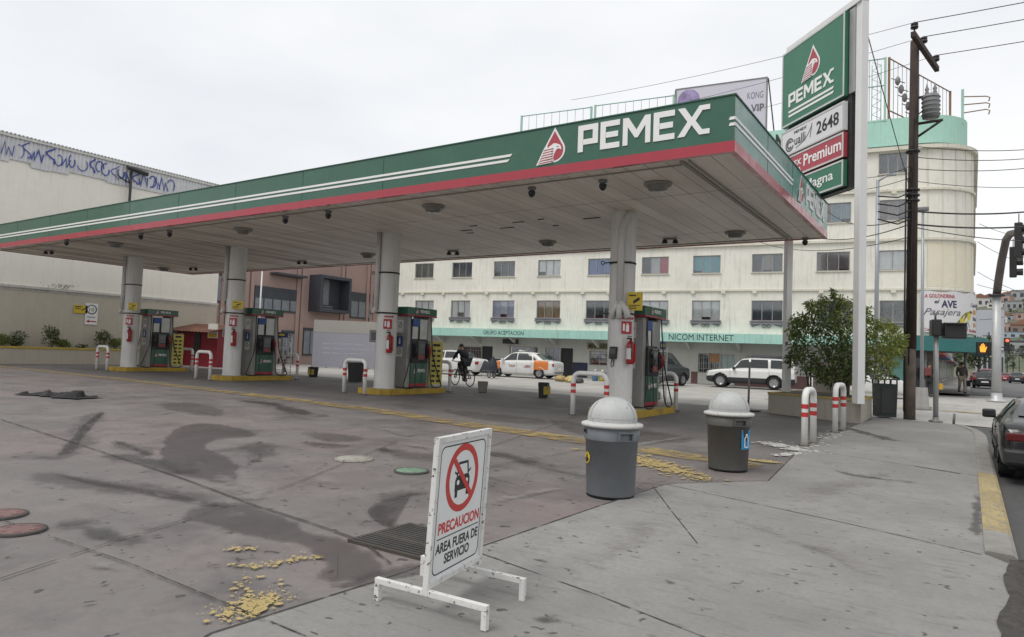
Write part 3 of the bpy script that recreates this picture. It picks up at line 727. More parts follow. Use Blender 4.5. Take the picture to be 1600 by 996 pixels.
def make_pump():
    t = thing('fuel_pump', 'green and silver fuel pump on the '+ROWNAME[0], 'fuel pump', (COLX[0]+.02, 16.65, zg(COLX[0], 16.6)+.156), 0, 'fuel pumps')
    hx, hy = .33, .56
    mb = MB(); mb.box(-hx+.02, hx-.02, -hy+.15, hy-.15, .03, 2.2); mb.done('core', DARKM, t)
    for s in (-1, 1):
        mb = MB(); a, b = sorted((s*hy, s*(hy-.17))); mb.box(-hx, hx, a, b, .02, 2.28, .012); mb.done('side_column', SILV, t)
    mb = MB(); mb.box(-hx-.10, hx+.10, -hy-.14, hy+.14, 2.30, 2.56, .015); mb.done('crown', GREEN, t)
    mb = MB(); mb.box(-hx-.104, hx+.104, -hy-.144, hy+.144, 2.285, 2.325); mb.done('crown_stripe', RED, t)
    for s in (1, -1):
        fr = fr_at((s*hx, 0, 0), (0, s, 0), (s, 0, 0), (0, 0, 1))
        mb = MB(); mb.box(-.385, .385, -.02, .035, .06, .80, .008, fr); mb.done('lower_panel', GREEN, t)
        mb = MB(); mb.box(-.385, .385, -.02, .037, .05, .14, 0, fr); mb.done('red_strip', RED, t)
        wordmark(fr, -.06, .30, .50, .60, WHITE, t, .036, .040); emblem(fr, -.18, .47, .17, t, .036)
        mb = MB(); mb.box(-.385, .385, -.02, .06, .80, 1.52, .02, fr); mb.done('dispenser_head', BLACK, t)
        mb = MB(); mb.box(-.17, .20, .055, .105, .88, 1.50, .025, fr); mb.done('display_bezel', M('bezel_grey', (.07, .07, .075), .4), t)
        mb = MB(); mb.box(-.13, .16, .107, .111, 1.22, 1.42, 0, fr); mb.box(-.13, .16, .107, .111, 1.10, 1.19, 0, fr); mb.done('screen', glass('screen_grey', (.12, .13, .13), .15), t)
        mb = MB(); mb.box(-.13, .16, .107, .112, .92, 1.04, 0, fr); mb.done('price_panel', M('price_red', (.30, .05, .05), .5), t)
        mb = MB(); mb.box(-.35, -.10, .0, .012, 1.56, 1.95, 0, fr); mb.done('notice', M('paper_white', (.66, .66, .64), .7), t)
        mb = MB(); mb.box(-.35, -.02, .0, .016, 1.96, 2.2, 0, fr); mb.done('blue_notice', BLUES, t)
        mb = MB(); mb.box(.0, .37, .0, .008, 1.56, 2.2, 0, fr); mb.done('grille_panel', STEEL, t)
        fc = fr_at((s*(hx+.10), 0, 0), (0, s, 0), (s, 0, 0), (0, 0, 1)); wordmark(fc, -.12, .34, 2.40, 2.49, WHITE, t, .002, .006); emblem(fc, -.26, 2.37, .16, t, .002)
        for q in (-1, 1):     # nozzle in its holster, its hose looping down from the crown
            mb = MB(); y = q*.30
            mb.box(y-.055, y+.055, .06, .13, .95, 1.42, .015, fr); mb.done('holster', BLKP, t)
            mb = MB(); mb.tube([fr(y, .13, 1.35), fr(y+q*.02, .19, 1.25), fr(y+q*.03, .17, 1.10), fr(y+q*.03, .15, 1.0)], [.035, .045, .035, .02], 10); mb.tube([fr(y, .15, 1.32), fr(y, .23, 1.22), fr(y, .2, 1.08)], .012, 6)
            mb.done('nozzle', BLACK if q < 0 else M('nozzle_red', (.3, .03, .03), .5), t)
            mb = MB(); yo = q*(.46 if q > 0 else .50)
            P = [Vector(fr(yo, .06, 2.28)), Vector(fr(yo*1.04, .10, 1.7)), Vector(fr(yo*1.15, .16, 1.0)), Vector(fr(yo*1.35+q*.15, .22, .35)), Vector(fr(yo*1.5+q*.18, .25, .06)), Vector(fr(yo*1.1, .28, .02)), Vector(fr(yo*.8, .25, .15)), Vector(fr(y+q*.04, .2, .6)), Vector(fr(y+q*.03, .17, 1.0))]
            C = []
            for i in range(len(P)-1):
                a, b, c, d = P[max(0, i-1)], P[i], P[i+1], P[min(len(P)-1, i+2)]
                for k in range(6):
                    f = k/6; C.append(.5*((2*b)+(c-a)*f+(2*a-5*b+4*c-d)*f*f+(3*b-a-3*c+d)*f**3))
            mb.tube(C+[P[-1]], .019, 8); mb.done('hose', BLACK, t)
    # pictograms on the end columns
    for s in (-1, 1):
        fe = fr_at((0, s*hy, 0), (-s, 0, 0), (0, s, 0), (0, 0, 1))
        for z0, z1, m in ((1.75, 2.15, 'w'), (1.32, 1.62, 'b'), (.98, 1.26, 'w')):
            if m == 'w':
                mb = MB(); mb.box(-.13, .13, .001, .006, z0, z1, 0, fe); st = mb.done('sticker', M('paper_white', (.66, .66, .64), .7), t)
                zc = (z0*.4+z1*.6); mb = MB()
                mb.prism([(.085*math.cos(a), zc+.085*math.sin(a)) for a in [i*math.pi/10 for i in range(20)]], fe, .0065, .009); mb.done('ring', DARKM, st)
                mb = MB(); mb.prism([(.062*math.cos(a), zc+.062*math.sin(a)) for a in [i*math.pi/10 for i in range(20)]], fe, .0095, .011); mb.done('field', WHITE, st)
                mb = MB(); mb.prism([(-.05, zc-.06), (-.03, zc-.065), (.055, zc+.055), (.04, zc+.065)], fe, .0115, .013); mb.box(-.03, .03, .0115, .0125, zc-.012, zc+.012, 0, fe); mb.done('bar', DARKM, st)
            else:
                mb = MB(); mb.box(-.12, .12, .001, .006, z0, z1, 0, fe); mb.done('sticker', BLUES, t)
                mb = MB(); mb.prism([(.03*math.cos(a), z1-.07+.03*math.sin(a)) for a in [i*math.pi/6 for i in range(12)]], fe, .0065, .009); mb.box(-.035, .035, .0065, .009, z0+.06, z1-.105, 0, fe); mb.done('pictogram', WHITE, t)
    return t
pump = make_pump()
# card terminal on its stand
ct = thing('card_terminal', 'grey card terminal box beside the column of the second island from the right', 'card terminal', (COLX[1]-.50, 15.75, zg(COLX[1], 15.7)+.15), R(10), 'card terminals')
MB().box(-.11, .11, -.10, .10, 0, 1.45, .01).done('stand', M('stand_grey', (.24, .235, .215), .6, dirt=.3), ct)
MB().box(-.32, .28, -.16, .14, 1.42, 1.80, .02).done('housing', M('stand_grey', (.24, .235, .215), .6, dirt=.3), ct)
MB().box(-.24, .20, -.166, -.15, 1.48, 1.73).done('screen', glass('dark_screen'), ct)
MB().box(-.04, .04, -.14, -.10, .95, 1.15).done('card_slot', BLACK, ct)
dup(ct, (COLX[2]-.50, 15.75, zg(COLX[2], 15.7)+.15), R(8), 'grey card terminal box beside the column of the second island from the left')

def sign_board(name, label, cat, o, u, w, v, sx, sz, mat, th=.012, group=None):
    t = thing(name, label, cat, o, 0, group); fr = fr_at(o, u, w, v)
    mb = MB(); mb.box(-sx/2, sx/2, 0, th, -sz/2, sz/2, 0, fr); mb.done('panel', mat, t, True); return t, fr
# things fixed to the columns
EXR = M('extinguisher_red', (.34, .02, .02), .3, var=.1)
ext = thing('fire_extinguisher', 'red fire extinguisher on the column of the '+ROWNAME[0], 'fire extinguisher', (COLX[0]+.375, YC-.24, zg(COLX[0], YC)+1.25), R(-35), 'fire extinguishers')
MB().lathe([(.001, 0), (.085, 0), (.095, .03), (.095, .46), (.07, .53), (.03, .56), (.03, .6), (.001, .6)], seg=20).done('cylinder', EXR, ext)
mb = MB(); mb.lathe([(.097, .12), (.097, .38)], seg=20, a0=R(-150), a1=R(-20)); mb.done('instruction_label', M('paper_white', (.66, .66, .64), .7), ext)
mb = MB(); mb.box(-.02, .02, -.1, .02, .6, .64, .005); mb.box(-.02, .02, -.09, .02, .66, .68, .005); mb.tube([(0, .0, .62), (.07, -.02, .6), (.11, -.03, .45), (.105, -.02, .15)], .012, 8); mb.done('valve', BLACK, ext)
MB().box(-.1, .1, .06, .10, .05, .5, .01).done('cabinet_back', EXR, ext)
def exsign(i):
    x = COLX[i]; zb = zg(x, YC)+.15; ang = R(-42); n = Vector((math.cos(ang), math.sin(ang), 0)); uu = Vector((-n.y, n.x, 0)); o = Vector((x, YC, 0))+n*.335
    o1 = o.copy(); o1.z = zb+1.98
    t, fr = sign_board('extinguisher_sign', 'red fire extinguisher sign on the column of the '+ROWNAME[i], 'sign', o1, uu, n, (0, 0, 1), .26, .30, M('sign_red', (.42, .03, .04), .5), group='extinguisher signs')
    mb = MB(); mb.box(-.02, .06, .0125, .015, -.10, .06, 0, fr); mb.box(-.005, .045, .0125, .015, .07, .10, 0, fr); mb.box(-.10, -.05, .0125, .015, -.08, .09, 0, fr); mb.done('pictogram', WHITE, t, True)
    mb = MB(); mb.box(-.12, .13, .001, .006, .21, .25, 0, fr); mb.prism([(.13, .19), (.19, .23), (.13, .27)], fr, .001, .006); mb.done('red_arrow', M('sign_red', (.42, .03, .04), .5), t, True)
for i in range(4): exsign(i)
for i in range(1, 4): dup(ext, (COLX[i]+.375, YC-.24, zg(COLX[i], YC)+1.25), R(-35), 'red fire extinguisher on the column of the '+ROWNAME[i])
for i, (w, h) in enumerate([(.36, .44), None, (.46, .30), (.46, .30)][k] if [(.36, .44), None, (.46, .30), (.46, .30)][k] else (0, 0) for k in range(4)):
    if not w: continue
    x = COLX[i]; zb = zg(x, YC)+.15; o = Vector((x+.44, YC-.20, zb+2.62)); n = Vector((math.sin(R(20)), -math.cos(R(20)), 0)); uu = Vector((n.y*-1, n.x, 0))
    t, fr = sign_board('warning_sign', 'yellow warning sign with black marks on the column of the '+ROWNAME[i], 'sign', o, uu, n, (0, 0, 1), w, h, YELS, group='yellow column signs')
    mb = MB()
    mb.prism([(-w*.1, -h*.15), (w*.3, h*.08), (w*.32, h*.2), (w*.2, h*.2), (-w*.12, h*.02)], fr, .0125, .015)
    for k in range(3): mb.box(-w*.4, w*(.1 if k else .35), .0125, .0145, -h*(.24+.09*k), -h*(.20+.09*k), 0, fr)
    mb.box(-w*.4, w*.05, .0125, .0145, h*.28, h*.36, 0, fr); mb.done('marks', BLKP, t, True)
    mb = MB(); mb.tube([(x+.2, YC-.16, zb+2.62), (x+.40, YC-.19, zb+2.62)], .012, 6); mb.done('bracket', DARKM, t, True)
# wall phone on the nearest column
x = COLX[0]; o = Vector((x-.02, YC-.325, zg(x, YC)+1.46)); t = thing('card_reader', 'black wall mounted card reader with hanging cable on the nearest column', 'card reader', o, R(-6))
mb = MB(); mb.box(-.1, .1, -.07, .0, -.1, .2, .012, lambda a, b, c: Vector((a*math.cos(.2)-c*math.sin(.2)*-1*.35, b, c))); mb.done('body', BLACK, t)
MB().box(-.07, .09, -.075, -.07, .02, .15).done('screen', glass('dark_screen'), t)
MB().tube([(-.02, -.03, -.1), (-.05, -.04, -.2), (-.03, -.05, -.3), (.03, -.04, -.25), (.02, -.03, -.12)], .012, 8).done('cable', BLACK, t)
# oil and product racks behind the pumps
def rack(label, loc, rz, yellow):
    t = thing('product_rack', label, 'display rack', loc, rz, 'product racks'); mb = MB()
    W, Dp, Hh = .78, .34, 1.55
    for a in (-W/2, W/2):
        for b in (-Dp/2, Dp/2): mb.tube([(a, b, 0), (a, b, Hh)], .014, 6)
    mb.done('frame', WPAINT, t)
    for k in range(5):
        z = .12+k*.33; mb = MB(); mb.box(-W/2, W/2, -Dp/2, Dp/2, z, z+.012)
        for yy in (-Dp/2, Dp/2): mb.tube([(-W/2, yy, z+.10), (W/2, yy, z+.10)], .006, 5)
        mb.done('shelf', WPAINT, t)
    mb = MB()
    for k in range(9): mb.tube([(-W/2+W*k/8, -Dp/2, .1), (-W/2+W*k/8, -Dp/2, Hh)], .005, 5)
    mb.done('wire_front', WPAINT, t)
    mb = MB(); mb.box(-.2, .24, -Dp/2-.02, -Dp/2, Hh-.05, Hh+.15); mb.done('header', M('header_navy', (.02, .03, .12), .5), t)
    MB().prism([(.13*math.cos(i*.628)-.0, Hh+.05+.045*math.sin(i*.628)) for i in range(10)], fr_at((0, -Dp/2-.02, 0), (1, 0, 0), (0, -1, 0), (0, 0, 1)), .001, .006).done('header_mark', YELS, t)
    if yellow:
        mb = MB(); mb.box(W/2+.015, W/2+.03, -.23, .23, .10, Hh-.05); b = mb.done('price_board', M('board_yellow', (.58, .50, .12), .6), t)
        mb = MB(); mb.box(W/2+.031, W/2+.034, -.12, .12, Hh-.2, Hh-.12)
        for r_ in range(7):
            for c_ in range(2): mb.box(W/2+.031, W/2+.034, -.15+.18*c_, -.03+.18*c_, .18+r_*.165, .25+r_*.165)
        mb.done('board_print', BLKP, b)
    return t
r0 = rack('white wire product rack with a dark header on the '+ROWNAME[0], (COLX[0]+.1, 17.55, zg(COLX[0], 17.5)+.156), R(90), False)
r1 = rack('product rack with a yellow price board on the '+ROWNAME[1], (COLX[1]+.12, 17.55, zg(COLX[1], 17.5)+.156), R(-28), True)
r2 = rack('white wire rack of bottles on the '+ROWNAME[2], (COLX[2]+.15, 17.55, zg(COLX[2], 17.5)+.156), R(50), False)
r3 = rack('product rack with a yellow price board on the '+ROWNAME[3], (COLX[3]+.15, 17.5, zg(COLX[3], 17.5)+.156), R(-20), True)
def bottles(t, n, cols, rz):
    inv = wm(t); i = 0
    for k in range(5):
        for a in range(6):
            if random.random() < .2: continue
            p = inv @ Vector((-.32+a*.125, random.uniform(-.05, .05), .135+k*.33)); i += 1
            if n == 0: return
            b = thing('oil_bottle', lab_bottle[t.name], 'bottle', p, rz, 'bottles on the rack of '+t['label'].split(' on the ')[-1])
            MB().lathe([(.001, 0), (.04, 0), (.045, .02), (.045, .15), (.02, .19), (.02, .215), (.001, .215)], seg=8).done('bottle_body', random.choice(cols), b)
lab_bottle = {r0.name: 'small oil bottle standing on the wire rack of the nearest island', r2.name: 'small oil bottle on the wire rack of the second island from the left'}
bc = [M('bottle_grey', (.25, .25, .25), .4), M('bottle_white', (.5, .5, .48), .4), M('bottle_dark', (.08, .08, .09), .4)]
bottles(r0, 1, bc, 0); bottles(r2, 1, bc, 0)
# repeats on the other islands
for i in range(1, 4):
    x = COLX[i]
    dup(isl, (x, 14.85, zg(x, 16)), None, 'yellow edged pump island, '+ROWNAME[i])
    dup(pump, (x+.02, 16.65, zg(x, 16.6)+.156), None, 'green and silver fuel pump on the '+ROWNAME[i])
    dup(hp, (x-.30, 14.55, zg(x, 14.55)), None, 'white hoop barrier with red bands in front of the '+ROWNAME[i])
for i in range(4):
    x = COLX[i]; dup(hp, (x+.05, 18.12, zg(x, 18.1)), None, 'white hoop barrier with red bands behind the '+ROWNAME[i])
a, b = G(1256, 697), G(1271, 692); c, d = G(1304, 676), G(1318, 672)
for (p, q, w) in ((a, b, 'nearer'), (c, d, 'farther')):
    hoop('hoop_barrier', 'tall white hoop barrier with red bands at the pavement edge, the %s of two' % w, (p+q)/2, math.atan2((q-p).y, (q-p).x), (q-p).length*.9, .98 if w == 'nearer' else 1.0, 'hoop barriers at the pavement')
# ================================================================== buildings behind
CREAM = M('facade_cream', (.76, .745, .67), .8, var=.07, scale=.35, streak=.30, dirt=.12)
CREAMB = M('facade_cream_band', (.66, .635, .54), .8, var=.08, scale=.6, streak=.3)
MINT = M('facade_mint', (.40, .66, .56), .7, var=.07, scale=.5, streak=.25)
WHITEW = M('wall_white', (.85, .82, .735), .85, var=.05, scale=.3, streak=.12)
CLEAR = clear_glass(); DGLASS = glass('dark_glass', (.025, .028, .032), .06)
ALU = M('window_aluminium', (.33, .33, .33), .4, .5)
FA = YAW-R(26); FO = D(800, 554, 46); FE = Vector((math.cos(FA), math.sin(FA), 0)); FN = Vector((-FE.y, FE.x, 0))
FO = Vector((FO.x, FO.y, .22))
def FB(px, py):
    d = ray(px, py); t = (FO-EYEP).dot(FN)/d.dot(FN); q = EYEP+d*t; return (q-FO).dot(FE), q.z-.22
hotel = thing('apartment_building', 'long cream four storey building with mint parapet and rounded corner across the street', 'building', FO, FA)
s_l, s_r = FB(618, 415)[0], FB(1436, 400)[0]
RAD = 2.75; AEND = R(82)
def FC(s, y, z):
    """facade coordinates (along, inwards, up), running round the corner"""
    if s <= s_r: return Vector((s, y, z))
    a = (s-s_r)/RAD; r = RAD-y
    if a <= AEND: return Vector((s_r+r*math.sin(a), RAD-r*math.cos(a), z))
    e = (a-AEND)*RAD; p = Vector((s_r+r*math.sin(AEND), RAD-r*math.cos(AEND), z))
    return p+Vector((math.cos(AEND), math.sin(AEND), 0))*e
S_END = s_r+RAD*AEND+14
ROWS = {'A': (6.62, 7.68), 'B': (3.80, 4.98), 'C': (9.30, 10.42), 'D': (11.85, 12.98)}
wins = []   # (s0, s1, row, curtain kind)
for (a, b, k) in ((604, 623, 'dk'), (649, 678, 'dk'), (707, 738, 'dk'), (772, 805, 'dk'), (841, 876, 'wt'), (919, 957, 'bl'), (1003, 1045, 'fl'), (1083, 1126, 'tl'), (1175, 1223, 'mx'), (1276, 1328, 'br'), (1373, 1417, 'wt')):
    s0, s1 = FB(a, 410)[0], FB(b, 410)[0]
    if s0 > s_l+.3: wins.append((s0, s1, 'A', k))
for (a, b, k) in ((648, 677, 'wt'), (704, 734, 'wt'), (769, 803, 'li'), (838, 875, 'tn'), (915, 957, 'gr'), (1000, 1044, 'wt'), (1081, 1125, 'wt'), (1174, 1223, 'nv'), (1276, 1330, 'gr'), (1374, 1417, 'dk')): wins.append((FB(a, 490)[0], FB(b, 490)[0], 'B', k))
for (a, b, k) in ((1083, 1126, 'wt'), (1175, 1222, 'dk'), (1284, 1330, 'st'), (1373, 1418, 'br')): wins.append((FB(a, 330)[0], FB(b, 330)[0], 'C', k)); wins.append((FB(a, 260)[0], FB(b, 260)[0], 'D', 'dk'))
ZP0, ZP1 = 13.25, 14.95
# ground-floor openings, px on the facade plane pushed back under the canopy band
BACK = .55
FOsave = FO
def FG(px, py):
    o = FO+FN*BACK; d = ray(px, py); t = (o-EYEP).dot(FN)/d.dot(FN); q = EYEP+d*t; return (q-o).dot(FE), q.z-.22
def wall(mb, s0, s1, z0, z1, holes, y=0, dep=.16, seg_curve=True):
    xs = sorted({s0, s1, *[h[0] for h in holes], *[h[1] for h in holes]}); 
    if s1 > s_r: xs = sorted(set(xs) | {s_r+RAD*AEND*i/14 for i in range(15)})
    zs = sorted({z0, z1, *[h[2] for h in holes], *[h[3] for h in holes]})
    xs = [x for x in xs if s0-1e-6 <= x <= s1+1e-6]
    inside = lambda x, z: any(h[0] < x < h[1] and h[2] < z < h[3] for h in holes)
    for a, b in zip(xs, xs[1:]):
        for c, d in zip(zs, zs[1:]):
            if not inside((a+b)/2, (c+d)/2): mb.quad(FC(a, y, c), FC(b, y, c), FC(b, y, d), FC(a, y, d))
    for h in holes:
        a, b, c, d = h[:4]
        mb.quad(FC(a, y, c), FC(a, y, d), FC(a, y+dep, d), FC(a, y+dep, c)); mb.quad(FC(b, y, d), FC(b, y, c), FC(b, y+dep, c), FC(b, y+dep, d))
        mb.quad(FC(a, y, d), FC(b, y, d), FC(b, y+dep, d), FC(a, y+dep, d)); mb.quad(FC(b, y, c), FC(a, y, c), FC(a, y+dep, c), FC(b, y+dep, c))
mb = MB(); wall(mb, s_l, S_END, 2.6, ZP0, [(a, b, *ROWS[r]) for a, b, r, k in wins])
mb.quad(FC(s_l, 0, 0), FC(s_l, 0, ZP0), Vector((s_l, 16, ZP0)), Vector((s_l, 16, 0)))
mb.done('wall', CREAM, hotel, clean=False)
mb = MB(); xs = [s_l, s_r]+[s_r+RAD*AEND*i/14 for i in range(1, 15)]+[S_END]
top = [FC(s, .02, ZP0) for s in xs]; mb.poly(top+[Vector((s_r+2, 17, ZP0)), Vector((s_l, 16, ZP0))]); mb.done('roof', GREYM, hotel, clean=False)
def band(mb, s0, s1, z0, z1, y0, y1):
    xs = sorted({s0, s1} | ({s_r} if s0 < s_r < s1 else set()) | {s_r+RAD*AEND*i/14 for i in range(15) if s0 < s_r+RAD*AEND*i/14 < s1})
    for a, b in zip(xs, xs[1:]):
        mb.quad(FC(a, y0, z0), FC(b, y0, z0), FC(b, y0, z1), FC(a, y0, z1)); mb.quad(FC(a, y0, z1), FC(b, y0, z1), FC(b, y1, z1), FC(a, y1, z1))
        mb.quad(FC(b, y0, z0), FC(a, y0, z0), FC(a, y1, z0), FC(b, y1, z0)); mb.quad(FC(b, y1, z0), FC(a, y1, z0), FC(a, y1, z1), FC(b, y1, z1))
    for a in (s0, s1): mb.quad(FC(a, y0, z0), FC(a, y0, z1), FC(a, y1, z1), FC(a, y1, z0))
for z, h, dpt in ((5.52, .10, .10), (8.18, .13, .14), (10.85, .12, .12), (13.05, .2, .22)):
    mb = MB(); band(mb, s_l, S_END, z, z+h, -dpt, .0)
    if h < .13:
        s = s_l+.8
        while s < s_r: mb.box(s-.12, s+.12, -.13, -.0, z-.14, z-.003); s += 1.75
    mb.done('ledge', CREAMB, hotel, clean=False)
mb = MB(); band(mb, s_l, s_r+RAD*AEND*.98, ZP0+.203, ZP1, .28, .6); mb.done('parapet', MINT, hotel, clean=False)
# big letter on the parapet
a, z0 = FB(1211, 238); b, z1 = FB(1225, 207); frP = fr_at((0, .279, 0), (1, 0, 0), (0, -1, 0), (0, 0, 1))
text('N', frP, a, b+.1, z0, z1, BLKP, hotel, bold=.03)
# windows
CURT = {'dk': [(.05, .048, .05)]*3, 'wt': [(.82, .82, .82), (.86, .86, .85), (.8, .8, .8)], 'bl': [(.06, .17, .46), (.05, .15, .42), (.07, .18, .45)], 'fl': [(.04, .04, .045), (.55, .55, .55), (.52, .02, .05)], 'tl': [(.10, .40, .46), (.13, .44, .50), (.10, .38, .44)],
        'mx': [(.05, .05, .05), (.30, .28, .25), (.10, .10, .10)], 'br': [(.20, .155, .15), (.28, .24, .24), (.17, .14, .14)], 'li': [(.52, .52, .68), (.62, .62, .74), (.52, .52, .68)], 'tn': [(.40, .28, .17), (.48, .36, .25), (.38, .26, .16)],
        'gr': [(.13, .13, .14), (.09, .09, .1), (.12, .12, .13)], 'nv': [(.055, .06, .085), (.06, .06, .09), (.09, .09, .1)], 'st': [(.18, .13, .11), (.22, .32, .36), (.24, .36, .42)]}
SILLG = M('ledge_box_grey', (.22, .215, .235), .7, var=.15)
SILLC = M('window_trim_cream', (.56, .53, .43), .8)
def window(a, b, c, d, k, box=False):
    mb = MB(); y = .09; t = .045
    mb.box(a, a+t, y, y+.06, c, d); mb.box(b-t, b, y, y+.06, c, d); mb.box(a+t, b-t, y, y+.06, c, c+t); mb.box(a+t, b-t, y, y+.06, d-t, d)
    n = 3 if b-a > 1.35 else 2
    for i in range(1, n): x = a+(b-a)*i/n; mb.box(x-.02, x+.02, y+.005, y+.055, c+t, d-t)
    w = mb.done('window', ALU, hotel)
    MB().box(a+t, b-t, y+.025, y+.03, c+t, d-t).done('pane', CLEAR, w)
    cols = CURT[k]
    for i in range(3):
        x0, x1 = a+(b-a)*i/3, a+(b-a)*(i+1)/3; ph = random.random()*6; fold = random.uniform(.012, .03); nf = random.uniform(9, 15); lo = c-.05 if random.random() < .85 else c+random.uniform(.1, .4)*(d-c)
        mb = MB(); mb.grid(lambda u, v: Vector((x0+(x1-x0)*u, .150+fold*.5*math.sin(ph+u*nf*(x1-x0)+v*.8), lo+(d+.05-lo)*v)), 12, 2)
        m = M('curtain_%s_%d' % (k, i), cols[i], .9, var=.12, scale=4); mb.done('curtain', m, w, clean=False)
    MB().box(a-.2, b+.2, .30, .33, c-.2, d+.2).done('room_dark', M('room_dark', (.012, .012, .013), .95), w)
    if box:
        mb = MB(); mb.box(a-.06, b+.06, -.16, -.0, c-.20, c-.13); mb.box(a-.02, b+.02, -.13, -.0, c-.13, c-.04); mb.box(a-.08, b+.08, -.18, -.0, c-.04, c-.005)
        m_ = (a+b)/2
        for s in (-1, 1):
            mb.prism([(a-.02 if s < 0 else b+.02, c-.2), (a+.05 if s < 0 else b-.05, c-.36), (m_+s*.42, c-.24), (m_+s*.35, c-.2)][::s], fr_at((0, 0, 0), (1, 0, 0), (0, -1, 0), (0, 0, 1)), .003, .07)
            mb.tube([(m_+s*.12+.10*math.cos(q), -.05, c-.30+.08*math.sin(q)) for q in [i*.7 for i in range(9)]], .025, 6, closed=True)
        mb.done('ledge_box', SILLG, w)
    else: MB().box(a-.05, b+.05, -.07, .0, c-.06, c-.005).done('sill', SILLC, w)
for a, b, r, k in wins: window(a, b, *ROWS[r], k, r == 'B')
# corner panels: slim vertical ribs on the rounded corner, lighter infill on the third floor
mb = MB()
for (z0, z1) in ((8.35, 10.83), (10.98, 13.04), (5.64, 8.16)):
    for i in range(7):
        s = s_r+.35+i*.72
        p = FC(s, -.03, 0); q = FC(s+.05, -.03, 0); p2 = FC(s, .01, 0); q2 = FC(s+.05, .01, 0)
        zz = lambda v, z: Vector((v.x, v.y, z))
        for e, f in ((p, q), (q, q2), (p2, p)): mb.quad(zz(e, z0), zz(f, z0), zz(f, z1), zz(e, z1))
mb.done('corner_rib', CREAMB, hotel, clean=False)
mb = MB(); band(mb, s_r+.40, s_r+RAD*AEND, 5.72, 8.05, -.012, .01); mb.done('corner_panel', M('corner_panel_yellow', (.72, .67, .53), .7, var=.05), hotel, clean=False)
# awning band over the shops
MINTD = M('awning_mint', (.37, .62, .545), .7, var=.08, scale=.6, streak=.4); TEAL = M('awning_teal', (.03, .16, .155), .6, var=.1)
ZB0, ZB1 = 2.47, 3.0
mb = MB(); band(mb, s_l, s_r-.3, ZB0, ZB1, -.9, .02); mb.done('awning', MINTD, hotel, clean=False)
a, z0 = FB(757, 527); b, z1 = FB(817, 519)
frA = fr_at((0, -.9, 0), (1, 0, 0), (0, -1, 0), (0, 0, 1)); DGR = M('lettering_green', (.05, .11, .10), .7); 
o9 = FO-FN*.9
def FA9(px, py): d = ray(px, py); t = (o9-EYEP).dot(FN)/d.dot(FN); q = EYEP+d*t; return (q-o9).dot(FE), q.z-.22
zt = (ZB0+ZB1)/2
text('GRUPO ACEPTACION', frA, FA9(755, 520)[0], FA9(818, 520)[0], zt-.12, zt+.14, DGR, hotel, w=.002, bold=.006)
text('NICOM INTERNET', frA, FA9(1045, 530)[0], FA9(1146, 530)[0], zt-.17, zt+.19, M('lettering_green_dark', (.02, .045, .042), .7), hotel, w=.002)
s = s_l+1.2
while s < s_r-1: MB().prism([(-.85, ZB0-.003), (BACK, ZB0-.003), (BACK, ZB0-.5)], lambda u, w, v, s=s: Vector((s+w, u, v)), 0, .16).done('awning_bracket', M('under_awning_white', (.52, .51, .48), .8, streak=.2), hotel); s += 2.9
# shops: wall with openings
shop = []
def hole(x0, x1, y0, y1, kind): s0, zt_ = FG(x0, y0); s1, zb_ = FG(x1, y1); shop.append((s0, s1, max(.02, zb_), min(zt_, ZB0-.08), kind))
hole(716, 751, 541, 578, 'grille'); hole(753, 768, 541, 592, 'door'); hole(796, 839, 541, 575, 'shop'); hole(852, 874, 543, 575, 'shop'); hole(876, 894, 544, 592, 'door')
hole(921, 951, 548, 572, 'shelf'); hole(990, 1040, 548, 584, 'shop'); hole(1091, 1107, 552, 583, 'grille'); hole(1108, 1124, 552, 583, 'grille'); hole(1126, 1147, 554, 597, 'pale'); hole(1173, 1225, 555, 584, 'shop')
hole(1260, 1320, 556, 584, 'shop'); hole(1340, 1388, 556, 600, 'shop')
s_g = s_r-.4
mb = MB(); wall(mb, s_l, s_g, .02, ZB0+.2, [h[:4] for h in shop], BACK, .2); mb.done('shop_wall', M('shop_wall_white', (.50, .49, .46), .8, var=.06, streak=.2), hotel, clean=False)
NAVY = M('dado_navy', (.022, .026, .06), .6); MARO = M('dado_maroon', (.15, .075, .075), .7)
def dado(x0, x1, z, mat):
    a, b = FG(x0, 580)[0], FG(x1, 580)[0]; cuts = sorted([(max(a, h[0]), min(b, h[1])) for h in shop if h[0] < b and h[1] > a and h[2] < z]); x = a
    for c, d in cuts+[(b, b)]:
        if c-x > .05: MB().box(x, c-.01, BACK-.02, BACK-.002, .02, z).done('dado', mat, hotel)
        x = max(x, d+.01)
dado(770, 918, .98, NAVY); dado(1080, 1226, .72, MARO); dado(1226, 1385, .72, MARO)
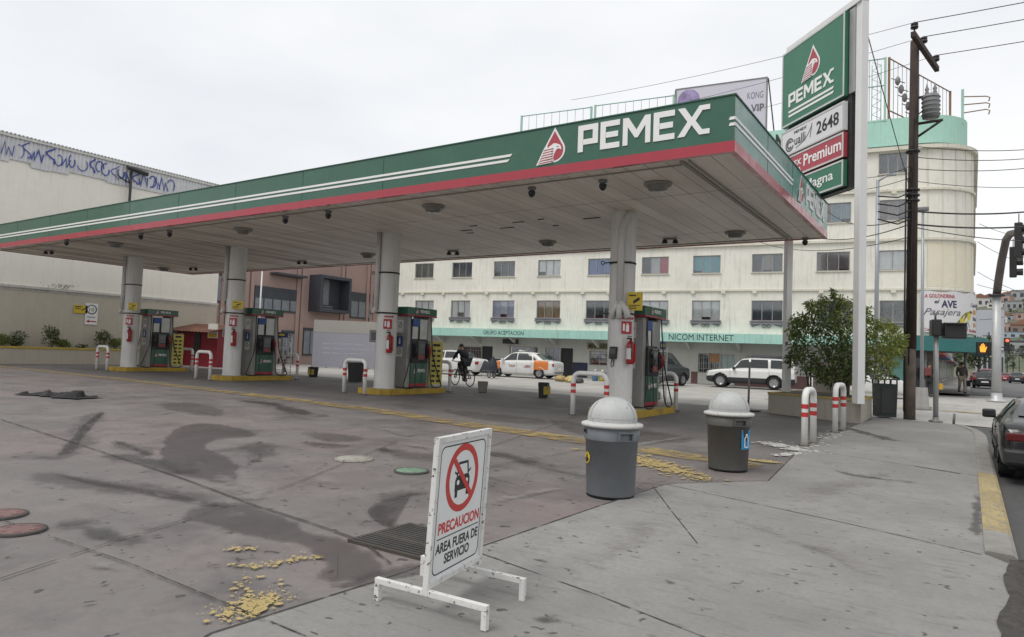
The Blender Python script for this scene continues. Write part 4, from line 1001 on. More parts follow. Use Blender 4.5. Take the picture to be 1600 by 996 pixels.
for a, b, c, d, k in shop:
    mb = MB(); t = .05; y = BACK+.1
    mb.box(a, a+t, y, y+.06, c, d); mb.box(b-t, b, y, y+.06, c, d); mb.box(a+t, b-t, y, y+.06, c, c+t); mb.box(a+t, b-t, y, y+.06, d-t, d); mb.box((a+b)/2-.02, (a+b)/2+.02, y+.005, y+.055, c+t, d-t)
    w = mb.done('shop_door' if k in ('door', 'pale') else 'shop_window', ALU if k != 'door' else DARKM, hotel)
    if k == 'door': MB().box(a+t, b-t, y+.02, y+.05, c+t, d-t).done('leaf', M('door_dark', (.022, .022, .026), .6), w)
    elif k == 'pale': MB().box(a+t, b-t, y+.02, y+.05, c+t, d-t).done('leaf', M('door_pale', (.36, .44, .43), .5, var=.15), w)
    else:
        MB().box(a+t, b-t, y+.025, y+.03, c+t, d-t).done('pane', CLEAR if k != 'shelf' else CLEAR, w)
        MB().box(a-.1, b+.1, y+.5, y+.53, c-.1, d+.1).done('interior', M('shop_inside', (.07, .075, .08), .9, var=.5, scale=2.5), w)
    if k == 'grille':
        mb = MB(); x = a+.08
        while x < b-.05: mb.tube([(x, BACK+.03, c), (x, BACK+.03, d)], .012, 5); x += .13
        for z in (c+.25, (c+d)/2, d-.25): mb.tube([(a, BACK+.03, z), (b, BACK+.03, z)], .012, 5)
        mb.done('grille', M('grille_white', (.45, .45, .44), .6), w)
    if k == 'shelf':
        mb = MB()
        for z in range(4): mb.box(a+.06, b-.06, y+.04, y+.3, c+.2+z*.28, c+.215+z*.28)
        mb.done('shelf', WPAINT, w); mb = MB()
        for z in range(4):
            x = a+.1
            while x < b-.15: mb.mi = random.randrange(3); mb.box(x, x+.09, y+.1, y+.25, c+.215+z*.28, c+.215+z*.28+random.uniform(.1, .2)); x += .12
        mb.done('goods', [M('goods_pale', (.4, .38, .33), .6), M('goods_red', (.3, .1, .08), .6), M('goods_blue', (.1, .15, .25), .6)], w)
def flat(name, x0, x1, y0, y1, mat, dep=.03, y=None):
    s0, zt_ = FG(x0, y0); s1, zb_ = FG(x1, y1); yy = BACK-.003 if y is None else y
    return MB().box(s0, s1, yy-dep, yy, zb_, zt_).done(name, mat, hotel)
flat('air_conditioner', 790, 810, 530, 538, M('ac_dark', (.05, .045, .045), .7), .45)
flat('orange_panel', 1109, 1123, 553.5, 566, M('panel_orange', (.52, .21, .03), .6), .02, BACK+.08)
flat('red_poster', 741, 751, 559, 568, M('poster_red', (.45, .07, .05), .6), .02, BACK+.02)
fG = fr_at((0, BACK, 0), (1, 0, 0), (0, -1, 0), (0, 0, 1))
s0, zt_ = FG(920, 537); s1, zb_ = FG(957, 546)
MB().box(s0-.1, s1+.1, BACK-.03, BACK-.003, zb_-.05, zt_+.05).done('market_sign', M('market_sign_tan', (.30, .27, .17), .7), hotel)
text('MINI MARKET', fG, s0, s1, zb_, zt_, BLKP, hotel, w=.031, bold=.02)
# round decals and print on shop glass
s0, zt_ = FG(824, 549); 
mb = MB(); mb.lathe([(.28, 0), (.33, 0), (.33, .004), (.28, .004)], (s0, BACK+.09, zt_-.15), 24, 'y'); mb.box(s0-.02, s0+.02, BACK+.088, BACK+.092, zt_-.4, zt_+.1); mb.done('window_decal', WHITE, hotel)
s0, zt_ = FG(800, 545); mb = MB()
for i in range(3): mb.box(s0, s0+.8, BACK+.088, BACK+.092, zt_-.12-.16*i, zt_-.05-.16*i)
s0, zt_ = FG(1185, 560)
for i in range(2): mb.box(s0, s0+.55, BACK+.088, BACK+.092, zt_-.25-.1*i, zt_-.2-.1*i); mb.box(s0+.9, s0+1.3, BACK+.088, BACK+.092, zt_-.25-.1*i, zt_-.2-.1*i)
mb.done('window_print', M('print_grey', (.3, .31, .33), .7), hotel)
# corner ground floor: recess, turquoise panels, dark doors, teal awning
mb = MB()
TURQ = M('panel_turquoise', (.16, .36, .32), .6, var=.08)
sA, sB = FG(1390, 580)[0], FG(1413, 580)[0]
mb.box(sA, sB, BACK-.06, BACK-.02, .02, ZB0); mb.done('turquoise_panel', TURQ, hotel)
sC, sD = FG(1414, 580)[0], FG(1442, 580)[0]
mb = MB(); mb.box(sC, sD, BACK-.05, BACK+.02, .3, ZB0); d_ = mb.done('shop_door', DARKM, hotel)
mb = MB(); mb.box(sC+.05, (sC+sD)/2-.03, BACK-.054, BACK-.05, .4, ZB0-.5); mb.box((sC+sD)/2+.03, sD-.05, BACK-.054, BACK-.05, .4, ZB0-.5); mb.done('pane', DGLASS, d_)
MB().box(sA, sD, BACK-.10, BACK-.06, .02, .3).done('dado', M('dado_brown', (.13, .09, .075), .8), hotel)
mb = MB(); sE = FG(1478, 580)[0]
mb.box(sD, sE-.4, BACK+1.2, BACK+1.3, .02, ZB0); mb.box(sE-.5, sE-.4, BACK+1.3, 16, .02, ZB0); mb.box(sD-.08, sD, BACK, BACK+1.3, .02, ZB0); mb.done('arcade_wall', M('arcade_wall_grey', (.20, .18, .165), .8, var=.2, streak=.3), hotel)
mb = MB(); mb.box(sE-.42, sE-.38, 6, 8.5, .02, 2.2); mb.box(sE-.42, sE-.38, 10, 11.5, .3, 2.0); mb.done('arcade_door', M('panel_ochre', (.35, .25, .10), .7), hotel)
mb = MB(); band(mb, s_r-.3, s_r+RAD*AEND+10, 2.35, 3.12, -.7, .02); mb.done('awning', TEAL, hotel, clean=False)
mb = MB()
for q in (s_r+.4, s_r+RAD*AEND+3.2, s_r+RAD*AEND+8): p = FC(q, .35, 0); mb.tube([(p.x, p.y, .0), (p.x, p.y, 2.6)], .07, 10)
mb.done('arcade_post', M('post_grey', (.3, .3, .3), .5), hotel)
mb = MB(); mb.poly([FC(s, .01, 2.62) for s in [s_g, s_r]+[s_r+RAD*AEND*i/10 for i in range(1, 11)]+[S_END]]+[Vector((s_r-2.2, 14, 2.62)), Vector((s_g, .6, 2.62))]); mb.done('arcade_ceiling', M('arcade_ceiling', (.25, .25, .23), .8), hotel, clean=False)
# curved billboard on the corner
def curve_fr(s0, y): return lambda a, b, c: FC(s0+a, y-b, c)
bb = thing('corner_billboard', 'curved white shop billboard with a painted yellow bird on the rounded corner', 'billboard', FO, FA)
s0 = s_r+.05; LB = RAD*AEND*1.0-.05; zb, zt = 3.32, 5.45
cf = curve_fr(s0, -.14)
mb = MB(); n = 18
for i in range(n):
    a, b = LB*i/n, LB*(i+1)/n; w = lambda u: .05*math.sin(u*5)
    mb.quad(cf(a, 0, zb), cf(b, 0, zb), cf(b, 0, zt+w(b)), cf(a, 0, zt+w(a))); mb.quad(cf(b, -.04, zb), cf(a, -.04, zb), cf(a, -.04, zt+w(a)), cf(b, -.04, zt+w(b)))
    mb.quad(cf(a, 0, zt+w(a)), cf(b, 0, zt+w(b)), cf(b, -.04, zt+w(b)), cf(a, -.04, zt+w(a)))
mb.done('panel', M('billboard_white', (.66, .65, .66), .6, var=.04), bb, clean=False)
RT_ = M('print_crimson', (.42, .05, .07), .6); NVT = M('print_navy', (.03, .035, .10), .6); GRT = M('print_grey_dark', (.12, .12, .15), .6); ORT = M('print_orange', (.65, .28, .05), .6)
text('LA GOLONDRINA', cf, .12, 1.62, zt-.33, zt-.13, RT_, bb, bold=.015); text('el', cf, .62, .86, zt-.62, zt-.42, NVT, bb, shear=.3, bold=.02)
text('AVE', cf, .94, 1.72, zt-.83, zt-.45, NVT, bb, bold=.03); text('Pasajera', cf, .15, 1.95, zt-1.33, zt-.88, GRT, bb, shear=.4)
text('Cajuela', cf, 2.75, 3.6, zt-.75, zt-.5, GRT, bb, shear=.2, bold=.01); text('$35', cf, 3.0, 3.5, zt-1.12, zt-.84, ORT, bb, bold=.03); text('Media', cf, 3.0, 3.6, zt-1.42, zt-1.2, GRT, bb, bold=.01); text('$14', cf, 3.05, 3.5, zt-1.78, zt-1.52, ORT, bb, bold=.03)
text('Y Bebidas', cf, 2.3, 3.6, zb+.1, zb+.25, RT_, bb, bold=.01); text('Calle', cf, .1, .7, zb+.08, zb+.22, RT_, bb, bold=.01)
mb = MB(); bx, bz = 2.35, zt-1.30
mb.prism([(bx+.42*math.cos(a)*1.0-.25*math.sin(a)*.4, bz+.24*math.sin(a)+.42*math.cos(a)*.55) for a in [i*.35 for i in range(18)]], cf, .004, .008); bd = mb.done('bird_body', M('print_yellow', (.62, .50, .05), .6), bb)
mb = MB(); mb.prism([(bx-.75, bz-.42), (bx-.55, bz-.40), (bx-.1, bz-.08), (bx+.28, bz+.3), (bx+.05, bz+.28), (bx-.25, bz+.1)], cf, .009, .012); mb.prism([(bx+.2, bz+.3), (bx+.42, bz+.22), (bx+.62, bz+.33), (bx+.45, bz+.37), (bx+.32, bz+.40)], cf, .0125, .014); mb.done('wing', M('print_olive', (.13, .15, .07), .6), bd)
mb = MB(); mb.prism([(bx-.02, bz-.2), (bx+.02, bz-.2), (bx+.14, bz-.6), (bx+.1, bz-.6)], cf, .009, .012); mb.prism([(bx+.1, bz-.2), (bx+.14, bz-.2), (bx+.3, bz-.5), (bx+.26, bz-.5)], cf, .009, .012); mb.done('legs', GRT, bd)
# rails on the roof
RAILM = M('rail_mint', (.36, .56, .48), .6, var=.1, chips=.3, chip_col=(.2, .12, .07)); RUST = M('rail_rust', (.26, .16, .09), .8, var=.3)
def rail(label, pts, z0, z1, n, lo=.0, mat=RAILM, mid=None):
    """pts in facade coordinates (s, y)"""
    t = thing('roof_railing', label, 'railing', FO, FA, 'railings on the roof'); mb = MB()
    A, B = Vector((*pts[0], 0)), Vector((*pts[1], 0)); up = lambda p, z: Vector((p.x, p.y, z))
    for z in [z1]+([mid] if mid else [])+[lo or z0]: MB().tube([up(A, z), up(B, z)], .035, 6).done('rail_bar', mat, t)
    mb = MB()
    for i in range(1, n): p = A.lerp(B, i/n); mb.tube([up(p, z0), up(p, z1)], .018, 5)
    mb.done('upright', M('upright_grey', (.34, .36, .34), .6), t)
    for p in (A, B): MB().box(p.x-.06, p.x+.06, p.y-.06, p.y+.06, z0, z1+.05).done('post', mat, t)
    return t
def SZ(px, py): return FB(px, py)
rail('left long mint railing on the roof above the canopy', ((SZ(812, 190)[0], .3), (SZ(921, 190)[0], .3)), ZP0, SZ(812, 180)[1], 9)
rail('right long mint railing on the roof above the canopy beside the billboard', ((SZ(927, 190)[0], .3), (SZ(1050, 190)[0], .3)), ZP0, SZ(930, 163)[1], 10)
zr_ = SZ(1385, 88)[1]
rail('tall roof railing on the front edge between the pylon and the utility pole', ((SZ(1230, 90)[0], .3), (SZ(1384, 90)[0], .3)), ZP1-.1, zr_, 13, mid=ZP1+1.9)
rail('tall rusty roof railing running back behind the utility pole', ((SZ(1390, 90)[0], .35), (SZ(1390, 90)[0]+3.6, 6.8)), ZP1-.1, zr_, 15, mat=RUST, mid=ZP1+.5)
t = thing('roof_pipes', 'short mint post with bent rusty hooks at the roof corner', 'post', FO, FA); p = FC(s_r+RAD*AEND*.72, .3, 0)
MB().box(p.x-.06, p.x+.06, p.y-.06, p.y+.06, ZP1-.3, ZP1+1.6).done('post', RAILM, t)
mb = MB()
for k in range(3): z = ZP1+.3+.45*k; mb.tube([(p.x, p.y, z), (p.x+1.0, p.y-.4, z-.05-.1*k), (p.x+1.15, p.y-.45, z-.15-.1*k), (p.x+1.1, p.y-.45, z-.35-.1*k)], .03, 6)
mb.done('hook', RUST, t)
t = thing('lattice_mast', 'slim mint lattice mast standing on the roof behind the pylon', 'mast', FO, FA); s = SZ(1383, 90)[0]; mb = MB()
for dx in (0, .45): mb.tube([(s-.6+dx, .8, ZP0), (s-.6+dx, .8, zr_-.1)], .03, 6)
for i in range(14): mb.tube([(s-.6+.45*(i % 2), .8, ZP1+i*.25), (s-.6+.45*((i+1) % 2), .8, ZP1+.25+i*.25)], .015, 5)
mb.done('lattice', RAILM, t)
# billboard on the roof
bb = thing('roof_billboard', 'pale lilac billboard with a purple flower on the roof behind the canopy', 'billboard', FO, FA)
s0, z1 = SZ(1056, 140); s1, z2 = SZ(1197, 118); z1 = (z1+z2)/2; z0 = ZP0+.6
fb = fr_at((s0, .25, z0), (1, 0, 0), (0, -1, 0), (0, 0, 1)); W, Hh = s1-s0, z1-z0
MB().box(0, W, -.1, 0, 0, Hh, 0, fb).done('panel', M('billboard_lilac', (.58, .57, .64), .5, var=.05), bb)
mb = MB(); mb.box(-.08, 0, -.12, .03, -.6, Hh+.06, 0, fb); mb.box(W, W+.08, -.12, .03, -.6, Hh+.06, 0, fb); mb.box(0, W, -.11, .03, Hh, Hh+.06, 0, fb); mb.done('frame', GREYM, bb)
mb = MB()
for k in range(14):
    a = k*.449; cx, cz = .75+.3*math.cos(a), Hh-.75+.3*math.sin(a)
    mb.prism([(cx+.38*math.cos(q), cz+.38*math.sin(q)) for q in [i*.449 for i in range(14)]], fb, .002+.0006*k, .0024+.0006*k)
mb.done('flower', M('flower_purple', (.33, .27, .48), .6, var=.4, scale=2.5), bb)
text('KONG', fb, W*.80, W*.97, Hh-1.15, Hh-.75, M('print_grey_mid', (.2, .2, .24), .6), bb); text('VIP', fb, W*.84, W*1.0-.1, Hh-1.95, Hh-1.5, GRT, bb, bold=.02); text('SALON', fb, W*.45, W*.8, Hh-1.95, Hh-1.5, GRT, bb, bold=.02)
mb = MB(); mb.tube([(s1+.1, .3, z1), (s1+.55, 2.2, ZP0)], .04, 6); mb.tube([(s0-.1, .3, z1), (s0-.1, 2.2, ZP0)], .04, 6); mb.done('stay', DARKM, bb)
# ================================================================== the white warehouse on the left
XW = -38.6; XPL = -37.4
yA, yB_ = PX(0, 300, XW).y-9, PX(341, 440, XW).y
ztop = (PX(40, 216, XW).z+PX(300, 285, XW).z)/2; zled = (PX(0, 447, XW).z+PX(330, 481.7, XW).z)/2
wh = thing('warehouse', 'white warehouse wall with a corrugated metal top on the left of the station', 'building', (XW, 20, .2))
mb = MB(); mb.box(XW-16, XW, yA, yB_, -.2, ztop-.25); mb.done('wall', WHITEW, wh, True)
mb = MB(); mb.box(XW+.003, XW+.05, yA, yB_, zled-.02, zled+.10); mb.box(XW+.003, XW+.12, yA, yB_, zled+.10, zled+.22); mb.done('ledge', M('ledge_white', (.56, .55, .51), .8, streak=.5), wh, True)
MB().box(XW+.002, XW+.03, yA, yB_, -.1, zled-.03).done('lower_wall', M('wall_tan', (.50, .46, .38), .85, var=.06, streak=.15), wh, True)
GALV = M('corrugated_zinc', (.62, .62, .64), .5, .25, var=.1, scale=1.2, streak=.35)
def corr(mb, y0, y1, zf0, z1, x, amp=.035, per=.19):
    n = int((y1-y0)/per*4); prev = None
    for i in range(n+1):
        y = y0+(y1-y0)*i/n; q = x+amp*math.sin(2*math.pi*y/per); z0 = zf0(y); cur = (mb.bm.verts.new((q, y, z0)), mb.bm.verts.new((q, y, z1)))
        if prev: mb._f([prev[0], cur[0], cur[1], prev[1]], True)
        prev = cur
def zlow(y):
    k = int((y+100)/.9); r = random.Random(k); base = PXz(y)
    return base+r.choice((-.10, -.05, 0, .04, .1))
hb = PX(0, 208, XW).z-PX(0, 248, XW).z
PXz = lambda y: ztop-hb
mb = MB(); corr(mb, yA, yB_+.2, zlow, ztop, XW+.06); mb.done('metal_cladding', GALV, wh, True, clean=False)
mb = MB(); mb.box(XW-.1, XW+.16, yA, yB_+.25, ztop-.05, ztop+.09)
mb.done('gutter', M('gutter_white', (.62, .62, .60), .6, streak=.4), wh, True)
mb = MB()
for i in range(120): y = yA+(yB_-yA)*i/119; mb.tube([(XW-.25, y, ztop+.15), (XW+.18, y, ztop+.1)], .05, 6)
mb.done('roof_edge', M('roof_edge_grey', (.36, .35, .33), .7, var=.2), wh, True)
# spray-painted scrawl (invented strokes, no readable words in the photo)
rg = random.Random(12); mb = MB(); y = PX(2, 230, XW).y; yend = PX(262, 290, XW).y
fw_ = fr_at((XW+.105, 0, 0), (0, 1, 0), (1, 0, 0), (0, 0, 1)); k = 0
while y < yend:
    h = hb*.62; z0 = ztop-hb+.3*hb-.1+rg.uniform(-.08, .08); w_ = rg.uniform(.35, .6); n = rg.randrange(3, 6)
    kd = rg.random()
    if kd < .35: pts = [(y+w_*i/n+rg.uniform(-.1, .1), z0+(h if i % 2 else 0)*rg.uniform(.5, 1)) for i in range(n+1)]
    elif kd < .7: a0 = rg.uniform(0, 360); pts = [(y+w_*.5+w_*.5*math.cos(R(a0+27*i))*(1-.04*i), z0+h*(.5+.5*math.sin(R(a0+27*i))*(1-.04*i))) for i in range(rg.randrange(8, 13))]
    else: pts = [(y+w_*.5+w_*.4*math.sin(i*.8+kd*9), z0+h*(1-i/8)) for i in range(9)]
    for q in ribbon_poly(pts, rg.uniform(.035, .085)): k += 1; mb.prism(q, fw_, -.002+.0004*(k % 12), .0002+.0004*(k % 12))
    y += w_*rg.uniform(.55, 1)+.05
mb.done('graffiti', M('spray_blue', (.055, .085, .36), .7, var=.3, scale=3), wh, True)
# small weeds on the ledge, planter, shrubs
pl = thing('planter_wall', 'low tan planter wall with yellow coping along the left boundary', 'planter', (XPL, 14, .2))
ypl0, ypl1 = yA, PX(262, 575, XPL).y; zp = (PX(0, 540, XPL).z+PX(170, 546, XPL).z)/2
MB().box(XPL-.22, XPL, ypl0, ypl1, -.1, zp-.1).done('wall', M('wall_tan', (.46, .425, .36), .85), pl, True)
MB().box(XPL-.26, XPL+.03, ypl0, ypl1, zp-.1, zp, .01).done('coping', M('coping_yellow', (.50, .36, .06), .7, var=.2, chips=.5, chip_col=(.3, .26, .2)), pl, True)
MB().box(XW+.04, XPL-.22, ypl0, ypl1, -.1, zp-.16).done('soil', M('soil', (.07, .055, .04), .95, var=.4, scale=8), pl, True)

LEAFV = {}
def leafmat(name, a, b):
    if name in MATS: return MATS[name]
    k = N(name); g = k.n('ShaderNodeNewGeometry')
    c = k.mix(g.outputs['Random Per Island'], a, b); k.set(c, .55, 0, .3)
    try: k.b.inputs['Subsurface Weight'].default_value = 0
    except Exception: pass
    tr = k.n('ShaderNodeBsdfTranslucent'); k.l(k.mix(.5, c, sc(b, 1.3)), tr.inputs[0]); ms = k.n('ShaderNodeMixShader'); ms.inputs[0].default_value = .25
    k.l(k.b.outputs[0], ms.inputs[1]); k.l(tr.outputs[0], ms.inputs[2]); k.l(ms.outputs[0], k.out.inputs[0]); MATS[name] = k.m; return k.m
def leaf(mb, p, d, L, W, rg):
    d = d.normalized(); a = Vector((rg.uniform(-1, 1), rg.uniform(-1, 1), rg.uniform(-1, 1))); s = d.cross(a)
    if s.length < 1e-3: return
    s.normalize(); n = d.cross(s)*(.18*L)
    v = [mb.bm.verts.new(q) for q in (p, p+d*L*.5+s*W*.5+n*.3, p+d*L, p+d*L*.5-s*W*.5+n*.3)]
    mb._f(v)
def blob_leaves(mb, c, rad, n, L, W, rg, hollow=.45, out=.7, drop=0.0):
    for _ in range(n):
        v = Vector((rg.gauss(0, 1), rg.gauss(0, 1), rg.gauss(0, 1))); v.normalize(); q = hollow+(1-hollow)*rg.random()**.7
        p = Vector(c)+Vector((v.x*rad[0], v.y*rad[1], v.z*rad[2]))*q
        d = v*out+Vector((rg.gauss(0, .5), rg.gauss(0, .5), rg.gauss(0, .5)-drop)); leaf(mb, p, d, L*rg.uniform(.6, 1.3), W*rg.uniform(.6, 1.3), rg)
DKG = leafmat('leaf_dark', (.032, .052, .018), (.10, .135, .045)); MDG = leafmat('leaf_mid', (.075, .105, .03), (.20, .245, .07)); YLG = leafmat('leaf_light', (.13, .16, .035), (.33, .35, .095))
BARK = M('bark', (.12, .095, .07), .9, var=.3, scale=6, bump=.5)
def shrub(name, label, loc, w, h, n, mat, seed, group, L=.11):
    rg = random.Random(seed); t = thing(name, label, 'shrub', loc, rg.random()*6, group); mb = MB()
    for i in range(4): a = i*1.6+rg.random(); mb.tube([(0, 0, -.05), (.08*math.cos(a)*w, .08*math.sin(a)*w, h*.35), (.3*w*math.cos(a), .3*w*math.sin(a), h*.7)], [.025, .018, .008], 6)
    mb.done('stem', BARK, t); mb = MB()
    for i in range(7): a = rg.random()*6.28; r = rg.uniform(0, .3)*w; blob_leaves(mb, (r*math.cos(a), r*math.sin(a), h*rg.uniform(.35, .82)), (w*.28, w*.28, h*.22), n//7, L, L*.45, rg)
    mb.done('foliage', mat, t, clean=False); return t
i = 0
for px, pyb, w, h, lab in ((2, 535, .8, .7, 'dark round shrub cut by the left picture edge in the planter'), (27, 534, 1.0, .9, 'spreading dark shrub, second from the left in the long planter'), (81, 536, .95, 1.2, 'tall round shrub in the middle of the long planter'), (98, 538, .9, .55, 'low reddish shrub beside the tall round one in the planter'),
                           (129, 540, .5, .35, 'smallest low shrub in the long planter'), (158, 540, 1.1, 1.15, 'large dark shrub left of the leftmost column'), (180, 542, .9, .75, 'lower shrub just behind the leftmost column'), (266, 545, .6, .9, 'shrub seen behind the leftmost pump')):
    P = PX(px, pyb, XPL-.6); i += 1; shrub('shrub', lab, (XPL-.6, P.y, zp-.16), w, h, 520 if h > .5 else 200, [DKG, MDG, DKG][i % 3], i, 'shrubs in the long planter')
MB_ = MB(); rg = random.Random(3)
t = thing('wall_weed', 'scraggly dry weed growing on the ledge of the white warehouse', 'weed', (XW+.08, PX(95, 450, XW).y, zled+.22)); 
for k in range(90): leaf(MB_, Vector((rg.uniform(0, .1), rg.gauss(0, .4), rg.uniform(0, .22))), Vector((rg.gauss(0, 1), rg.gauss(0, 1), .6)), .09, .03, rg)
MB_.done('leaves', DKG, t, clean=False)
# signs on the long wall
frW = lambda y, z: ((XW+.06, y, z), (0, 1, 0), (1, 0, 0), (0, 0, 1))
p = PX(125, 483.5, XW); t, fr = sign_board('warning_sign', 'small yellow warning sign on the long tan wall', 'sign', *frW(p.y, p.z), .66, .42, YELS)
mb = MB(); mb.prism([(.05, -.08), (.25, .05), (.27, .12), (.05, -.02)], fr, .013, .016); mb.box(-.28, .05, .013, .015, .1, .15, 0, fr); mb.box(-.28, 0, .013, .015, 0, .04, 0, fr); mb.done('marks', BLKP, t, True)
p = PX(142, 491, XW); t, fr = sign_board('speed_sign', 'white 10 speed limit sign with a red arrow on the long tan wall', 'sign', *frW(p.y, p.z), .62, 1.12, M('sign_white', (.8, .8, .79)))
mb = MB(); mb.lathe([(.20, 0), (.26, 0), (.26, .004), (.20, .004)], (XW+.073, p.y, p.z+.24), 28, 'x'); mb.done('ring', M('ring_grey', (.13, .13, .15), .5), t, True)
text('10', fr, -.12, .12, .14, .34, M('print_grey_dark', (.12, .12, .15)), t, w=.013, world=True); text('KM/HORA', fr, -.2, .2, -.2, -.13, M('print_grey_dark', (.12, .12, .15)), t, w=.013, world=True)
mb = MB(); mb.prism([(.25, -.42), (.25, -.36), (-.1, -.36), (-.1, -.30), (-.26, -.39), (-.1, -.48), (-.1, -.42)], fr, .013, .016); mb.done('arrow', M('sign_red', (.42, .03, .04)), t, True)
# floodlight post on the warehouse
P = PX(203, 305, XW+.25); t = thing('wall_floodlight', 'dark floodlight bar on a post in front of the corrugated cladding', 'floodlight', (XW+.25, P.y, ztop-2.2))
MB().tube([(XW+.25, P.y, ztop-3.2), (XW+.25, P.y, ztop-.35)], .07, 8).done('post', DARKM, t, True)
q0, q1 = PX(199, 261, XW+.3), PX(231, 273, XW+.3); MB().tube([(XW+.3, q0.y, q0.z), (XW+.3, q1.y, q1.z)], .12, 8).done('lamp_bar', DARKM, t, True)
MB().tube([(XW+.3, q0.y-.5, q0.z-.55), (XW+.3, q0.y-.15, q0.z-.75), (XW+.28, P.y, q0.z-.85)], .035, 6).done('bracket', DARKM, t, True)

# ================================================================== red shed
YS = 22.3; a, b = PY(264, 560, YS), PY(338, 560, YS); zs = zg(a.x, YS)
ztr = PY(300, 514, YS).z
t = thing('red_shed', 'low red painted shed with rusty corrugated awning behind the left pumps', 'shed', ((a.x+b.x)/2, YS, zs))
MB().box(a.x+.8, b.x, YS, YS+3, zs-.3, ztr).done('wall', M('shed_red', (.22, .014, .026), .6, var=.1, scale=.8, streak=.15), t, True)
MB().box(a.x-.3, a.x+.78, YS+.4, YS+3, zs-.3, ztr-.1).done('side_wall', M('wall_tan', (.40, .375, .325)), t, True)
mb = MB(); n = 60
pv = None
for i in range(n+1):
    x = a.x-.7+(b.x-a.x+1.0)*i/n; s = .03*math.sin(i*1.9); c = (mb.bm.verts.new((x, YS-.7, ztr-.10+s-(x-a.x)*.02)), mb.bm.verts.new((x, YS+1.2, ztr+.35+s-(x-a.x)*.02)))
    if pv: mb._f([pv[0], c[0], c[1], pv[1]], True)
    pv = c
mb.done('roof', M('rusty_sheet', (.17, .075, .045), .85, var=.4, scale=1.5), t, True, clean=False)
mb = MB(); x0 = PY(303, 550, YS).x; mb.box(x0, x0+.6, YS-.05, YS-.003, zs+.55, zs+1.9); mb.done('hatch', DARKM, t, True)
x1 = PY(325, 527, YS).x; fr = fr_at((x1, YS-.003, zs+2.05), (1, 0, 0), (0, -1, 0), (0, 0, 1)); MB().box(0, .9, 0, .02, -.45, .35, 0, fr).done('poster', WHITE, t, True)
MB().box(.05, .85, .021, .024, -.42, -.2, 0, fr).done('poster_print', YELS, t, True)

# ================================================================== pink building
XK = -41.5; PINK = M('wall_pink', (.40, .285, .255), .85, var=.08, scale=.5, streak=.15); SLATE = M('box_slate', (.060, .066, .082), .6, var=.15)
yk0, yk1 = PX(335, 430, XK).y-3, PX(594, 430, XK).y; zk = 11.5
pk = thing('pink_building', 'dusty pink building with dark framed windows and a boxed bay behind the station', 'building', (XK, (yk0+yk1)/2, .2))
def KW(px, py, dx=0): p = PX(px, py, XK+dx); return p.y, p.z
MB().box(XK-14, XK, yk0, yk1, -.2, zk).done('wall', PINK, pk, True)
for pxc in (352, 389, 469, 537.5, 577):
    y, _ = KW(pxc, 450); mb = MB(); mb.box(XK+.003, XK+.12, y-.35, y-.08, -.1, zk-.3); mb.box(XK+.003, XK+.12, y+.08, y+.35, -.1, zk-.3); mb.done('pilaster', PINK, pk, True)
def kwin(x0, x1, y0, y1, n, head=0, label=None):
    (ya, zt_), (yb, zb_) = KW(x0, y0), KW(x1, y1); _, z2 = KW(x1, y1); 
    mb = MB(); mb.box(XK+.002, XK+.08, ya, yb, zb_, zt_); w = mb.done('window', SLATE, pk, True)
    mb = MB()
    for i in range(n): mb.box(XK+.081, XK+.09, ya+(yb-ya)*(i+.08)/n, ya+(yb-ya)*(i+.92)/n, zb_+.12, zt_-.25-head)
    mb.done('pane', glass('pane_pale', (.20, .22, .25), .08), w, True); return w, (ya, yb, zb_, zt_)
w, (ya, yb, zb_, zt_) = kwin(398, 464, 446, 490, 5, .6)
MB().box(XK+.0, XK+.9, ya+1.2, yb+.1, zt_+.9, zt_+1.05).done('shade', SLATE, w, True)
kwin(548, 581, 456, 500, 3, .5); kwin(340, 352, 425, 474, 2)
kwin(440, 462, 516, 560, 2); kwin(474, 492, 512, 556, 2)
(ya, zt_), (yb, zb_) = KW(501, 429, 1.2), KW(546, 491, 1.2)
mb = MB(); X1 = XK+1.3
mb.box(XK+.002, X1, ya, ya+.22, zb_, zt_); mb.box(XK+.002, X1, yb-.22, yb, zb_, zt_); mb.box(XK+.002, X1, ya+.22, yb-.22, zt_-.22, zt_); mb.box(XK+.002, X1, ya+.22, yb-.22, zb_, zb_+.22); mb.box(XK+.002, XK+.2, ya+.22, yb-.22, zb_+.22, zt_-.22)
by = mb.done('bay_box', SLATE, pk, True)
mb = MB(); c = (ya+yb)/2-.4
for s in (0, 1): mb.box(XK+.201, XK+.215, c-.6+s*.65, c-.03+s*.65, zb_+.6, zb_+2.6)
for z in (.25, .42): mb.box(XK+.6, XK+.64, c-.7, c+.7, zb_+z, zb_+z+.06)
mb.done('pane', glass('pane_pale', (.20, .22, .25)), by, True)
(y_, z_) = KW(364, 438); MB().box(XK+.003, XK+.35, y_-.7, y_+.7, z_-.55, z_+.6).done('air_unit', M('unit_white', (.55, .55, .53), .6), pk, True)
# another dark glazed block behind, seen over the pink wall
P = D(552, 405, 66); t = thing('glass_block', 'bluish grey glazed block just visible above the pink building', 'building', (P.x, P.y, .2), R(30))
MB().box(-3.2, 3.2, 0, 6, 0, 13.5).done('wall', M('block_grey', (.45, .47, .5), .6), t); mb = MB()
for i in range(5): mb.box(-2.9+i*1.2, -1.9+i*1.2, -.02, -.002, 8.5, 12.2)
mb.done('window', glass('pane_blue', (.08, .13, .2)), t)
